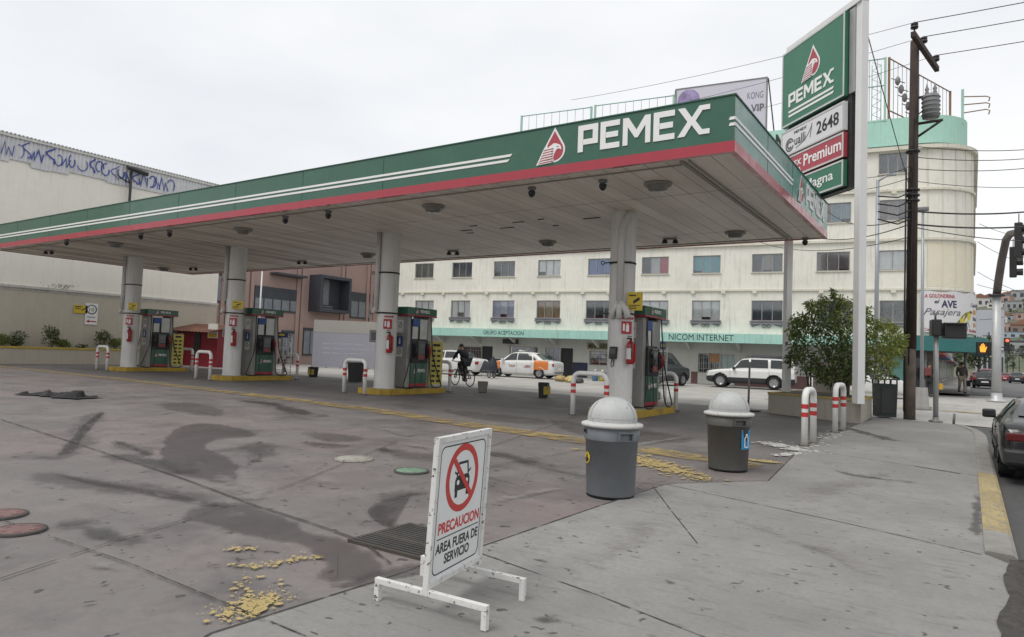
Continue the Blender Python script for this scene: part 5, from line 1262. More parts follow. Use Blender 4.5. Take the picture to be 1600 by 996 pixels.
# flag pole in front
p = G(400, 578); zt_ = HV(404, 423, p.x, p.y); t = thing('flag_pole', 'thin white pole standing behind the second pump from the left', 'pole', p)
MB().tube([(0, 0, 0), (.05, 0, zt_-p.z)], [.05, .035], 8).done('pole_shaft', WHITE, t); MB().lathe([(.001, .06), (.06, 0), (.001, -.06)], (.05, 0, zt_-p.z), 10).done('cap', WHITE, t)
# hoarding
a, b = G(487, 574), G(597, 578); za = HV(487, 506, a.x, a.y); zb = HV(590, 497, b.x, b.y); u = b-a; L = Vector((u.x, u.y, 0)).length; u = Vector((u.x, u.y, 0)).normalized(); w = Vector((u.y, -u.x, 0)); hh = (za+zb)/2-.22
t = thing('site_hoarding', 'lilac grey hoarding with a beige top strip across the side street', 'hoarding', a); fr = fr_at((a.x, a.y, .22), u, w, (0, 0, 1))
LIL = M('hoarding_lilac', (.31, .31, .355), .7, var=.06, scale=.6, streak=.15)
k_ = 5
for i in range(k_): MB().box(L*i/k_+.01, L*(i+1)/k_-.01, -.05, .0, .05, hh*.72).done('panel', LIL, t)if False else None
mb = MB(); mb.box(0, L, -.05, 0, .05, hh*.74, 0, fr); mb.done('panel', LIL, t, True)
MB().box(0, L, -.05, .012, hh*.74+.002, hh, 0, fr).done('top_strip', M('hoarding_beige', (.36, .34, .31), .7, var=.06), t, True)
mb = MB()
for i in range(6): mb.box(L*i/5-.04, L*i/5+.04, -.16, -.052, 0, hh, 0, fr)
mb.done('post', GREYM, t, True)
mb = MB(); rg = random.Random(5)
for j in range(3):
    x = .6
    while x < L-1.2: l_ = rg.uniform(.2, .7); mb.box(x, x+l_, .002, .004, hh*(.5-.1*j), hh*(.5-.1*j)+.07, 0, fr); x += l_+.12
mb.done('faint_print', M('print_faint', (.40, .395, .46), .7), t, True)
# ================================================================== corner planter, tree, pylon
TANP = M('planter_tan', (.38, .35, .30), .85, var=.1, scale=1.2, streak=.3)
COPY = M('coping_ochre', (.42, .31, .10), .75, var=.25, chips=.6, chip_col=(.25, .2, .12))
cA, cB, cC = G(1200, 645), G(1345, 662), G(1362, 652)
cD = cA+(cC-cB)*1.05+Vector((.2, .3, 0)); hP = .54
t = thing('corner_planter', 'tan corner planter with ochre coping holding the tree and the pylon', 'planter', cB)
fz = lambda u, w, v: Vector((u, v, zg(cB.x, cB.y)+w))
quadp = [(p.x, p.y) for p in (cA, cB, cC, cD)]
cen = Vector((sum(p[0] for p in quadp)/4, sum(p[1] for p in quadp)/4)); scl = lambda k: [tuple(cen+(Vector(p)-cen)*k) for p in quadp]
MB().prism(scl(1.0), fz, -.15, hP).done('wall', TANP, t, True); MB().prism(scl(1.015), fz, hP, hP+.055).done('coping', COPY, t, True)
MB().prism(scl(.90), fz, hP+.02, hP+.06).done('soil', M('soil', (.07, .055, .04)), t, True)
zP = zg(cB.x, cB.y)+hP+.05
# post positions along a 45 degree line
pr = G(1341, 625, hP+.05); pdir = Vector((-.7071, .7071, 0))
def along(px):
    d = ray(px, 400); det = d.x*.7071-(-.7071)*(-d.y)
    # solve pr + s*pdir = t*d
    a11, a12, a21, a22 = d.x, .7071, d.y, -.7071; D_ = a11*a22-a12*a21
    return (a11*pr.y-a21*pr.x)/D_
sL, s0p, s1p = along(1232), along(1226), along(1328)
nrm = Vector((-.7071, -.7071, 0))
fq = fr_at((pr.x+nrm.x*.10, pr.y+nrm.y*.10, 0), pdir*-1, nrm, (0, 0, 1)); fp = fr_at((pr.x, pr.y, 0), pdir*-1, nrm, (0, 0, 1))     # u grows to the right as seen from the pavement
py_ = thing('pylon_sign', 'tall white two legged fuel price pylon with green and red panels', 'pylon sign', (pr.x, pr.y, zP))
PW = M('pylon_white', (.72, .72, .71), .5, var=.04, streak=.12)
ZTOP = HV(1335, 0, pr.x, pr.y)+.03
MB().box(-.105, .105, -.10, .10, zP-.1, ZTOP, .008, fp).done('post', PW, py_, True)
MB().box(-sL-.09, -sL+.09, -.09, .09, zP-.1, ZTOP-.1, .008, fp).done('post', PW, py_, True)
def zR(y): p = pr+pdir*s1p; return HV(1327, y, p.x, p.y)
uL, uR = -s0p+.10, -s1p+.02
MB().box(-sL-.05, .105, -.098, .15, ZTOP-.15, ZTOP+.004, .005, fp).done('top_frame', PW, py_, True)
MB().box(uL+.15, uR+.12, -.12, .10, zR(292)-.05, ZTOP-.16, 0, fp).done('back_frame', DARKM, py_, True)
MB().box(uR+.02, -.108, -.09, .13, zR(150), ZTOP-.20, .01, fp).done('edge_trim', M('trim_grey', (.36, .36, .35), .4, .3), py_, True)
def panel(y0, y1, mat, name):
    z1, z0 = zR(y0), zR(y1); mb = MB(); mb.box(uL, uR, .02, .14, z0, z1, .01, fq); p = mb.done(name, mat, py_, True)
    mb = MB(); q = .05
    mb.box(uL, uL+q, .141, .152, z0, z1, 0, fq); mb.box(uR-q, uR, .141, .152, z0, z1, 0, fq); mb.box(uL+q, uR-q, .141, .152, z0, z0+q, 0, fq); mb.box(uL+q, uR-q, .141, .152, z1-q, z1, 0, fq)
    mb.done('panel_edge', M('trim_pale', (.55, .56, .55), .5), p, True); return p, z0, z1
PG = M('pylon_green', (.035, .17, .10), .4, var=.05); PRD = M('pylon_red', (.40, .05, .07), .4, var=.05)
p, z0, z1 = panel(20, 152, PG, 'brand_panel'); Wd = uR-uL; Hd = z1-z0
emblem(fq, uL+Wd*.53, z0+Hd*.46, Hd*.40, p, .143, True)
wordmark(fq, uL+Wd*.13, uL+Wd*.85, z0+Hd*.235, z0+Hd*.405, WHITE, p, .143, .155, world=True)
mb = MB()
for k in (.10, .155): mb.prism([(uL+Wd*.13, z0+Hd*k), (uL+Wd*.84, z0+Hd*k), (uL+Wd*.86, z0+Hd*(k+.028)), (uL+Wd*.13, z0+Hd*(k+.028))], fq, .143, .152)
mb.done('stripe', WHITE, p, True)
p, z0, z1 = panel(160, 205, M('panel_white', (.68, .68, .68), .4, var=.03), 'number_panel'); Hd = z1-z0
text('2648', fq, uL+Wd*.60, uL+Wd*.93, z0+Hd*.28, z0+Hd*.74, BLKP, p, bold=.012, w=.143, world=True)
text('ualli', fq, uL+Wd*.24, uL+Wd*.42, z0+Hd*.28, z0+Hd*.62, DARKM, p, w=.143, world=True); text('PEMEX', fq, uL+Wd*.23, uL+Wd*.44, z0+Hd*.72, z0+Hd*.82, DARKM, p, w=.143, shear=.1, world=True)
mb = MB(); cx, cz, rr = uL+Wd*.155, z0+Hd*.38, Hd*.23
for (ra, a0, a1, th_) in ((rr, 20, 345, .045), (rr*.55, 40, 320, .05)):
    P = [(cx+ra*math.cos(R(a0+(a1-a0)*i/24)), cz+ra*math.sin(R(a0+(a1-a0)*i/24))) for i in range(25)]
    mb.prism(outline(P, th_), fq, .143, .148+.004*(ra < rr))
P = [(uL+Wd*(.26+.26*i/10), z0+Hd*(.16+.06*math.sin(i*.3)+.55*(i/10)**3)) for i in range(11)]; mb.prism(outline(P, .02), fq, .143, .147)
P = [(uL+Wd*(.50+.03*i/4), z0+Hd*(.3+.5*i/4+(.05 if i % 2 else 0))) for i in range(5)]; mb.prism(outline(P, .02), fq, .148, .150)
mb.done('swirl_logo', M('logo_grey', (.10, .10, .11), .5), p, True)
p, z0, z1 = panel(208, 247, PRD, 'premium_panel'); Hd = z1-z0
text('Premium', fq, uL+Wd*.40, uL+Wd*.97, z0+Hd*.30, z0+Hd*.80, WHITE, p, bold=.018, w=.143, world=True)
wordmark(fq, uL+Wd*.05, uL+Wd*.36, z0+Hd*.46, z0+Hd*.70, WHITE, p, .143, .150, world=True); text('UBA', fq, uL+Wd*.20, uL+Wd*.36, z0+Hd*.14, z0+Hd*.34, WHITE, p, w=.143, world=True)
p, z0, z1 = panel(251, 292, PG, 'magna_panel'); Hd = z1-z0
text('Magna', fq, uL+Wd*.42, uL+Wd*.86, z0+Hd*.26, z0+Hd*.76, WHITE, p, bold=.01, w=.143, world=True); wordmark(fq, uL+Wd*.05, uL+Wd*.36, z0+Hd*.42, z0+Hd*.66, WHITE, p, .143, .150, world=True)
# low wall behind the tree
wl = thing('planter_screen_wall', 'beige screen wall standing in the corner planter between the pylon legs', 'wall', (pr.x, pr.y, zP))
MB().box(-sL-1.1, -2.7, -1.75, -1.63, zP-.15, zP+.95, 0, fp).done('wall_face', M('screen_tan', (.36, .33, .285), .85, var=.08, streak=.2), wl, True)
mb = MB(); mb.tube([fp(-sL+.45, -.48, zP), fp(-sL+.45, -.47, zP+.9)], .025, 6); mb.tube([fp(-sL+.45, -.45, zP+.1), fp(-sL+.40, -.42, zP+.35), fp(-sL+.47, -.43, zP+.62)], .02, 6); mb.done('conduit', DARKM, wl, True)
# tree
rg = random.Random(21); tq = Vector((pr.x, pr.y, 0))+pdir*1.45+nrm*-.75; tr = thing('bushy_tree', 'bushy green tree growing in the corner planter behind the pylon leg', 'tree', (tq.x, tq.y, zP))
tc_ = Vector((tq.x, tq.y, zP)); dep = (tc_-EYEP).dot(FW); pm = dep/FPX
def TL(px, py, dd=0): q = D(px, py, dep+dd); return q-tc_
mb = MB(); tw = [TL(1318, 612), TL(1316, 590), TL(1318, 560), TL(1300, 520)]
for path, r in (([TL(1312, 645), TL(1309, 595), TL(1300, 565), TL(1275, 530)], .055), ([TL(1322, 645), TL(1326, 585), TL(1335, 555), TL(1365, 520)], .06), ([TL(1318, 645), TL(1318, 580), TL(1316, 540), TL(1306, 480)], .05),
                ([TL(1263, 645, .3), TL(1262, 595, .3), TL(1258, 575, .3), TL(1255, 550, .2)], .03), ([TL(1326, 585), TL(1350, 570), TL(1385, 560)], .03), ([TL(1309, 595), TL(1280, 570), TL(1262, 555)], .03)):
    mb.tube(path, [r, r*.85, r*.65, r*.3][:len(path)], 8)
mb.done('trunk', BARK, tr)
mbs = [MB(), MB(), MB()]
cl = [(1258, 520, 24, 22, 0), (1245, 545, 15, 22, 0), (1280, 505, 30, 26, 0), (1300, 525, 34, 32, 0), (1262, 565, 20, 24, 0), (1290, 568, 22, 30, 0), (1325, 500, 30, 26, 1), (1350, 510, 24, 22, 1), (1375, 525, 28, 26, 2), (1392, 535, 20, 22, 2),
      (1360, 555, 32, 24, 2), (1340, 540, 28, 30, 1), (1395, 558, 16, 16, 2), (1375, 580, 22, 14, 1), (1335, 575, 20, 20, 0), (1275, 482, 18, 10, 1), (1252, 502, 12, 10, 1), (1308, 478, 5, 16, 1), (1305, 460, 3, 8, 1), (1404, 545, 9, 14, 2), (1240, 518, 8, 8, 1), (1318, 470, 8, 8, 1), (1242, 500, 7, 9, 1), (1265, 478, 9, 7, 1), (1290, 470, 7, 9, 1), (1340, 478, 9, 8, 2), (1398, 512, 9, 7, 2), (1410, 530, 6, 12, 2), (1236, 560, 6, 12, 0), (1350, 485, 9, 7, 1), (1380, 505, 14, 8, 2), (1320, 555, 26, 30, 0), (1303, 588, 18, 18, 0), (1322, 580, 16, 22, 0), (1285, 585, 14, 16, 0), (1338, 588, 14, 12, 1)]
for (px, py, rx, rz_, k) in cl:
    for dd in (-.35, .25):
        c = TL(px+rg.uniform(-4, 4), py+rg.uniform(-4, 4), dd*min(1, rx/20)); a = rx*rz_
        n = int(40+a*.20)
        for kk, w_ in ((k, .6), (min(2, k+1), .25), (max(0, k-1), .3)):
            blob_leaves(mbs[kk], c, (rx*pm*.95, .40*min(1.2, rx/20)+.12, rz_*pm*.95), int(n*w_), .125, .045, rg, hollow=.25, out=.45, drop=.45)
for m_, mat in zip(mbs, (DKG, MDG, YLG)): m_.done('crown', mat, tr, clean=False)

# ================================================================== foreground: warning sign and bins
STW = M('stand_white_paint', (.66, .66, .64), .55, var=.06, chips=.75, chip_col=(.10, .06, .04), streak=.2)
fl, frr, br = G(590, 938), G(757, 986), G(816, 938)
barA = (fl+frr)/2; xd = (frr-fl); L1 = Vector((xd.x, xd.y, 0)).length; xd = Vector((xd.x, xd.y, 0)).normalized()
yd = br-frr; Wp = Vector((yd.x, yd.y, 0)).length; yd = Vector((yd.x, yd.y, 0)).normalized()
ws = thing('warning_stand', 'white portable metal warning sign with a crossed out car on a low frame', 'warning sign', (barA.x, barA.y, zg(barA.x, barA.y)))
zb0 = zg(barA.x, barA.y); hb_ = .135; T2 = .034
fA = fr_at((fl.x, fl.y, zb0), xd, (-xd.y, xd.x, 0), (0, 0, 1))
for off, nm in ((0, 'a'), (Wp, 'b')):
    o = Vector((fl.x, fl.y, zg(fl.x, fl.y)))+yd*off; fA = fr_at(o, xd, (-xd.y, xd.x, 0), (0, 0, 1)); mb = MB()
    mb.box(-T2/2, L1+T2/2, -T2/2, T2/2, hb_-T2, hb_, .003, fA); mb.box(-T2/2, T2/2, -T2/2, T2/2, 0, hb_-T2-.001, .002, fA); mb.box(L1-T2/2, L1+T2/2, -T2/2, T2/2, 0, hb_-T2-.001, .002, fA); mb.done('foot_frame', STW, ws, True)
# panel plane: stands on the bars, lies along yd, faces xd
pb = G(662, 928, .12); k0 = (pb-Vector((fl.x, fl.y, 0))).dot(xd); o = Vector((fl.x, fl.y, zb0))+xd*k0
nrm_ = Vector((yd.y, -yd.x, 0)); 
if nrm_.dot(xd) < 0: nrm_ *= -1
top = HV(675, 683, o.x, o.y)-zb0; WPN = Wp*1.27
fS = fr_at(o-nrm_*.006, yd, nrm_, Vector((0, 0, 1))+nrm_*.045); zb_, ZT_ = hb_+.002, top
mb = MB(); q = .036
mb.box(-.018, q-.018, -q/2, q/2, zb_-.03, ZT_, .003, fS); mb.box(WPN-q+.018, WPN+.018, -q/2, q/2, zb_-.03, ZT_, .003, fS); mb.box(q-.018, WPN-q+.018, -q/2, q/2, ZT_-q, ZT_, .003, fS); mb.box(q-.018, WPN-q+.018, -q/2, q/2, zb_+.0, zb_+q, .003, fS); mb.done('frame', STW, ws, True)
SF = M('sign_face', (.70, .71, .71), .4, var=.03, scale=2, streak=.06)
u0, u1, v0, v1 = q-.018, WPN-q+.018, zb_+q, ZT_-q
mb = MB(); mb.box(u0, u1, -.004, .004, v0, v1, 0, fS); fc = mb.done('face', SF, ws, True)
W_, H_ = u1-u0, v1-v0
def rrect(x0, x1, y0, y1, r, n=6):
    P = []
    for cx, cy, a0 in ((x1-r, y1-r, 0), (x0+r, y1-r, 90), (x0+r, y0+r, 180), (x1-r, y0+r, 270)): P += [(cx+r*math.cos(R(a0+90*i/n)), cy+r*math.sin(R(a0+90*i/n))) for i in range(n+1)]
    return P
mb = MB(); A = rrect(u0+.02, u1-.02, v0+.02, v1-.025, .05); B = rrect(u0+.027, u1-.027, v0+.027, v1-.032, .043)
for i in range(len(A)): j = (i+1) % len(A); mb.prism([A[i], A[j], B[j], B[i]], fS, .0042, .0055)
mb.done('border', BLKP, fc, True)
SR = M('sign_red_ring', (.50, .04, .035), .4, var=.05)
mb = MB(); cu, cv, rr = u0+W_*.50, v0+H_*.70, W_*.335
ring = lambda r: [(cu+r*math.cos(R(i*7.5)), cv+r*1.0*math.sin(R(i*7.5))) for i in range(48)]
A, B = ring(rr), ring(rr*.80)
for i in range(48): j = (i+1) % 48; mb.prism([A[i], A[j], B[j], B[i]], fS, .0042, .0058)
d1 = math.sqrt(.5); w_ = rr*.085
mb.prism([(cu-rr*.79*d1-w_*d1, cv+rr*.79*d1-w_*d1), (cu+rr*.79*d1-w_*d1, cv-rr*.79*d1-w_*d1), (cu+rr*.79*d1+w_*d1, cv-rr*.79*d1+w_*d1), (cu-rr*.79*d1+w_*d1, cv+rr*.79*d1+w_*d1)], fS, .0062, .0072); mb.done('red_ring', SR, fc, True)
mb = MB(); g = lambda P: [(cu+rr*x, cv+rr*y) for x, y in P]
mb.prism(g([(-.45, -.05), (-.36, .08), (.36, .08), (.45, -.05), (.45, -.36), (-.45, -.36)]), fS, .0042, .0052)
for s in (-1, 1): mb.prism(g([(s*.42, -.362), (s*.42, -.55), (s*.27, -.55), (s*.27, -.362)]), fS, .0042, .0052)
for pth in ([(-.34, .085), (-.26, .44), (.26, .44), (.34, .085)],):
    for qd in ribbon_poly(pth, .075): mb.prism(g(qd), fS, .0042, .0051)
for s in (-1, 1): mb.prism(g([(s*.36, .1), (s*.50, .18), (s*.50, .24), (s*.36, .17)]), fS, .0042, .005)
mb.done('car_pictogram', BLKP, fc, True)
mb = MB()
for s in (-1, 1): mb.prism([(cu+rr*(s*.27+.075*math.cos(i*.5236)), cv+rr*(-.12+.075*math.sin(i*.5236))) for i in range(12)], fS, .0053, .0058)
mb.done('headlamp_dot', WHITE, fc, True)
text('PRECAUCION', fS, u0+W_*.09, u0+W_*.93, v0+H_*.315, v0+H_*.402, SR, fc, bold=.03, w=.0042, th=.001, world=True)
mb = MB(); mb.box(u0+W_*.08, u0+W_*.93, .0042, .0052, v0+H_*.280, v0+H_*.288, 0, fS); mb.done('rule', BLKP, fc, True)
text('AREA FUERA DE', fS, u0+W_*.07, u0+W_*.93, v0+H_*.175, v0+H_*.252, BLKP, fc, bold=.025, w=.0042, th=.001, world=True)
text('SERVICIO', fS, u0+W_*.25, u0+W_*.76, v0+H_*.08, v0+H_*.157, BLKP, fc, bold=.025, w=.0042, th=.001, world=True)
mb = MB(); mb.lathe([(.001, .006), (.008, .006), (.010, 0)], fS(-.018-.001, 0, ZT_*.82), 10); mb.done('bolt', DARKM, ws, True)
# litter bins
def bin_(name, label, px, py, mat, lid_px, wk=1.0, hk=1.0):
    P = G(px, py); v = Vector((P.x, P.y, 0)).normalized(); r0 = .255*wk; P = P+v*r0*.9; P.z = zg(P.x, P.y)
    ang = math.atan2(-P.y, -P.x)    # towards the camera
    t = thing(name, label, 'litter bin', P, ang); H = .74*hk
    MB().lathe([(.001, .004), (r0, .0), (r0+.004, .02), (r0+.028*wk, H*.80), (r0+.042*wk, H*.805), (r0+.042*wk, H*.815), (r0+.05*wk, H), (r0+.03, H)], seg=40).done('tub', mat, t)
    MB().lathe([(r0-.01, -.004), (r0+.002, -.002), (r0+.0045, .014), (r0+.0035, .02)], seg=40).done('base_rim', M('bin_base_dark', (.012, .012, .013), .7), t)
    LID = M('lid_pale', (.44, .45, .44), .5, var=.10, scale=3, chips=.35, chip_col=(.16, .16, .16), dirt=.3)
    R1 = r0+.075*wk
    MB().lathe([(r0+.05, H-.01), (R1, H-.002), (R1+.006, H+.012), (R1, H+.030), (R1-.02, H+.036), (r0+.005, H+.052)], seg=40).done('lid_rim', M('lid_rim_pale', (.50, .50, .48), .6, var=.1, chips=.7, chip_col=(.2, .2, .2)), t)
    rd = r0+.012*wk; dm = [(rd, H+.05), (rd+.002, H+.085)]+[(rd*math.cos(R(a)), H+.085+rd*.86*math.sin(R(a))) for a in range(8, 90, 8)]+[(.001, H+.085+rd*.86)]
    MB().lathe(dm, seg=40).done('dome_lid', LID, t)
    # push-flap seam and side handles
    mb = MB(); mb.tube([(rd*1.003*math.cos(R(a)), rd*1.003*math.sin(R(a)), H+.09) for a in range(-60, 61, 10)], .004, 5)
    for s in (-1, 1): mb.tube([(rd*1.002*math.cos(R(e))*math.cos(R(s*60)), rd*1.002*math.cos(R(e))*math.sin(R(s*60)), H+.09+rd*.862*math.sin(R(e))) for e in range(0, 50, 8)], .004, 5)
    mb.done('flap_seam', M('seam_grey', (.38, .38, .37), .6), t)
    for s in (28, 208):
        c_, s_ = math.cos(R(s)), math.sin(R(s)); rx = r0+.042*wk; fh = fr_at((c_*rx, s_*rx, 0), (-s_, c_, 0), (c_, s_, 0), (0, 0, 1)); mb = MB(); mb.box(-.085, .085, -.03, .035, H*.925, H*.95, .004, fh); mb.box(-.085, .085, -.03, .03, H*.82, H*.835, .004, fh); mb.box(-.085, -.07, -.03, .033, H*.836, H*.924, .003, fh); mb.box(.07, .085, -.03, .033, H*.836, H*.924, .003, fh); mb.done('handle', mat, t)
    return t, r0, H
b1, r0, H = bin_('litter_bin', 'blue grey round litter bin with a dirty white dome lid, nearest the warning sign', 953, 780, M('bin_blue_grey', (.135, .148, .162), .5, var=.12, scale=2, dirt=.3, streak=.25), 0)
def cyl_fr(r, a0): return lambda a, b, c: Vector(((r+b)*math.cos(a0+a/r), (r+b)*math.sin(a0+a/r), c))
cfb = cyl_fr(r0+.024, R(-66)); disc_ = lambda r, z: [(r*math.cos(i*.3927), z+r*math.sin(i*.3927)) for i in range(16)]
MB().prism(disc_(.062, .40), cfb, .0, .004).done('round_sticker', YELS, b1); MB().prism([(-.04, .40), (.04, .40), (.035, .372), (0, .345), (-.035, .372)], cfb, .0042, .006).done('sticker_print', BLKP, b1)
MB().prism([(-.02, .405), (.0, .45), (.02, .405)], cfb, .0042, .006).done('sticker_print', BLKP, b1)
text('ZUE', cyl_fr(r0+.046, R(-72)), -.03, .06, H*.90, H*.95, BLKP, b1, w=.003)
b2, r0, H = bin_('litter_bin', 'dark grey brown round litter bin with a blue recycling sticker, farther one', 1137, 737, M('bin_brown_grey', (.085, .082, .075), .55, var=.15, scale=2, dirt=.4, streak=.3), 0)
cfb = cyl_fr(r0+.029, R(54)); MB().prism([(-.09, .30), (.09, .30), (.09, .56), (-.09, .56)], cfb, .0, .004).done('blue_sticker', M('sticker_blue', (.03, .30, .58), .45), b2)
mb = MB(); 
for qd in ribbon_poly([(-.035, .33), (-.035, .45), (-.012, .47), (-.012, .50), (.012, .50), (.012, .47), (.035, .45), (.035, .33), (-.035, .33)], .014): mb.prism(qd, cfb, .0042, .006)
mb.done('sticker_print', WHITE, b2)
# dark fabric dropped on the forecourt
rg = random.Random(9); P = G(92, 619); t = thing('dropped_cloth', 'crumpled dark cloth lying on the concrete at the left', 'cloth', P); mb = MB()
from mathutils import noise as mnoise
def cl_(u, v):
    x, y = (u-.5)*2.6, (v-.5)*.9; n1 = mnoise.noise(Vector((x*2.1, y*3, 4))); n2 = mnoise.noise(Vector((x*5, y*6, 9))); e = min(u, 1-u, v, 1-v)*6
    return Vector((x*.78+.12*n1, y*.8*(1+.7*mnoise.noise(Vector((x*1.5, 2, 1))))+.12*n2, .010+max(0, .10*n1+.07*n2+.01)*min(1, e)*1.7))
mb.grid(cl_, 44, 20); mb.done('fabric', M('cloth_dark', (.028, .027, .029), .9, var=.4, scale=4), t, clean=False); t.rotation_euler = (0, 0, R(12))

# ================================================================== poles and wires
UB = G(1421, 655); WOOD = M('pole_wood', (.050, .033, .027), .85, var=.3, scale=3, streak=.3); WOODL = M('pole_wood_light', (.13, .105, .085), .9, var=.3, scale=4, bump=.5)
up = thing('utility_pole', 'dark wooden utility pole with a slanting crossarm at the street corner', 'utility pole', UB)
zt_ = HV(1425, 66, UB.x, UB.y)-UB.z; zm = HV(1421, 545, UB.x, UB.y)-UB.z; hm = 0
MB().tube([(0, 0, -.1), (0, 0, zm)], [.15, .14], 14).done('pole_base', WOODL, up)
MB().tube([(.02, 0, zm), (.06, 0, zt_)], [.14, .112], 14).done('pole_shaft', WOOD, up)
ad = Vector((.16, .987, 0)); 
def arm_at(px, z):   # distance along the arm at which it appears at photo column px
    d = ray(px, 90); return (d.y*(UB.x+.06)-d.x*UB.y)/(d.x*ad.y-d.y*ad.x)
a0_, a1_ = arm_at(1414, 0), arm_at(1453, 0); za = HV(1426, 78, UB.x, UB.y)-UB.z
fa = fr_at((.06, 0, za), ad, (ad.y, -ad.x, 0), (0, 0, 1)); MB().box(a0_, a1_, .13, .25, -.09, .07, .01, fa).done('crossarm', WOOD, up)
INS = M('insulator', (.03, .022, .022), .3)
ins = []
for s in (a0_+.15, a0_+(a1_-a0_)*.42, a1_-.15): c = fa(s, .19, .07); mb = MB(); mb.lathe([(.02, 0), (.02, .12), (.09, .13), (.10, .18), (.05, .2), (.09, .22), (.09, .27), (.03, .31), (.001, .32)], c, 12); ins.append(Vector(UB)+c+Vector((0, 0, .3))); mb.done('insulator', INS, up)
tz = HV(1446, 168, UB.x, UB.y)-UB.z
mb = MB(); mb.lathe([(.001, -.33), (.21, -.33), (.21, .28), (.18, .33), (.001, .35)], (.46, .0, tz), 18)
for k in range(-2, 3): mb.lathe([(.20, -.02+k*.12), (.235, -.01+k*.12), (.235, .01+k*.12), (.20, .02+k*.12)], (.46, 0, tz), 18)
tf = mb.done('transformer', M('transformer_grey', (.25, .26, .26), .5, var=.1), up)
mb = MB()
for dx in (-.12, .12): mb.lathe([(.03, .4), (.06, .45), (.035, .5), (.06, .55), (.03, .62), (.012, .72)], (.46+dx*.8, 0, tz-.06), 10)
mb.done('bushing', M('bushing_pale', (.3, .29, .28), .4), tf)
mb = MB(); mb.tube([(.1, 0, tz-.45), (.75, 0, tz-.43)], .04, 6); mb.tube([(.1, 0, tz-.85), (.7, 0, tz-.45)], .035, 6); mb.tube([(.1, 0, tz+.3), (.3, 0, tz+.3)], .04, 6); mb.done('transformer_bracket', DARKM, up)
mb = MB()
for k in range(5): c = Vector((-.35+.08*k, -.1+.12*k, tz+.85-.22*k)); mb.lathe([(.03, -.12), (.07, -.05), (.07, .05), (.03, .12)], c, 10); mb.tube([c+Vector((-.16, 0, .1)), c, c+Vector((.18, 0, -.1))], .015, 5)
mb.done('fuse_cutout', M('bushing_pale', (.3, .29, .28)), up)
mb = MB()
for k, (z, r_) in enumerate(((6.9, .2), (6.75, .2), (6.6, .2), (8.0, .19))): mb.lathe([(.155, -.03), (.185, -.02), (.185, .02), (.155, .03)], (.03, 0, z-.5), 14)
mb.tube([(-.13, -.1, .2), (-.13, -.12, 3), (-.12, -.12, 7)], .025, 6); mb.tube([(-.02, -.17, 1.5), (.03, -.16, 5), (.06, -.15, 8.4), (.3, -.2, 8.6)], .018, 6)
for k in range(4): mb.tube([(.0, -.2, 6.3-.25*k), (-.3, -.35, 6.15-.25*k), (-.8, -.3, 6.25-.22*k)], .02, 5)
mb.done('cable_clutter', BLACK, up)
def wire(label, a, b, sag, r=.012, n=16, group=None, name='power_line'):
    t = thing(name, label, 'cable', a, 0, group); a, b = Vector(a), Vector(b)
    MB().tube([a.lerp(b, i/n)-Vector((0, 0, sag*4*(i/n)*(1-i/n)))-a for i in range(n+1)], r, 5).done('strand', M('cable_black', (.022, .022, .024), .6), t); return t
for i, p in enumerate(ins):
    wl_ = ['upper', 'middle', 'lower'][i]
    wire('thin overhead power line running right from the %s insulator of the utility pole' % ['front', 'middle', 'rear'][i], p, p+Vector((22, 0, .3)), .25)
    wire('thin overhead power line running left behind the pylon from the %s insulator' % ['front', 'middle', 'rear'][i], p, p+Vector((-11.5, 1.5+1.5*i, .4)), .15, .007)
def upt(py, dx=0): return Vector((UB.x+dx, UB.y-.18, HV(1423, py, UB.x, UB.y)))
for i, (ya_, xb, yb, r_) in enumerate(((231, 1600, 229, .012), (248, 1600, 243, .012), (266, 1600, 258, .012), (332, 1600, 326, .026), (352, 1600, 349, .026), (356, 1600, 372, .014), (285, 1600, 288, .010))):
    a = upt(ya_); b = D(xb+60, yb+(yb-ya_)*.3, 21.5+i*.5)
    wire('%s black cable running right from the utility pole, %s of seven downward' % ('thick' if r_ > .02 else 'thin', ['first', 'second', 'third', 'fifth', 'sixth', 'seventh', 'fourth'][i]), a, b, .15, r_)
for i, (ya_, bx, by, r_) in enumerate(((262, 1348, 258, .01), (280, 1300, 282, .01), (340, 1352, 330, .016), (352, 1300, 360, .016), (372, 1240, 376, .012))):
    a = upt(ya_); b = D(bx-60, by, 30+i)
    wire('loose black cable sagging left from the utility pole, %s from the top' % ['first', 'second', 'third', 'fourth', 'fifth'][i], a, b, .45, r_)
wire('slanting stay wire from above the pylon top down to the cream facade', D(1338, -12, 19.5), D(1432, 330, 33), .1, .016)
for i, (xa, ya_, xb, yb) in enumerate(((1527, 378, 1640, 420), (1527, 425, 1650, 470), (1530, 500, 1640, 470), (1527, 445, 1640, 452), (1530, 350, 1640, 372))):
    wire('far overhead cable crossing the sky over the side street, %s of five' % ['steepest', 'middle', 'rising', 'lowest flat', 'topmost'][i], D(xa, ya_, 40), D(xb, yb, 46), .3, .014)
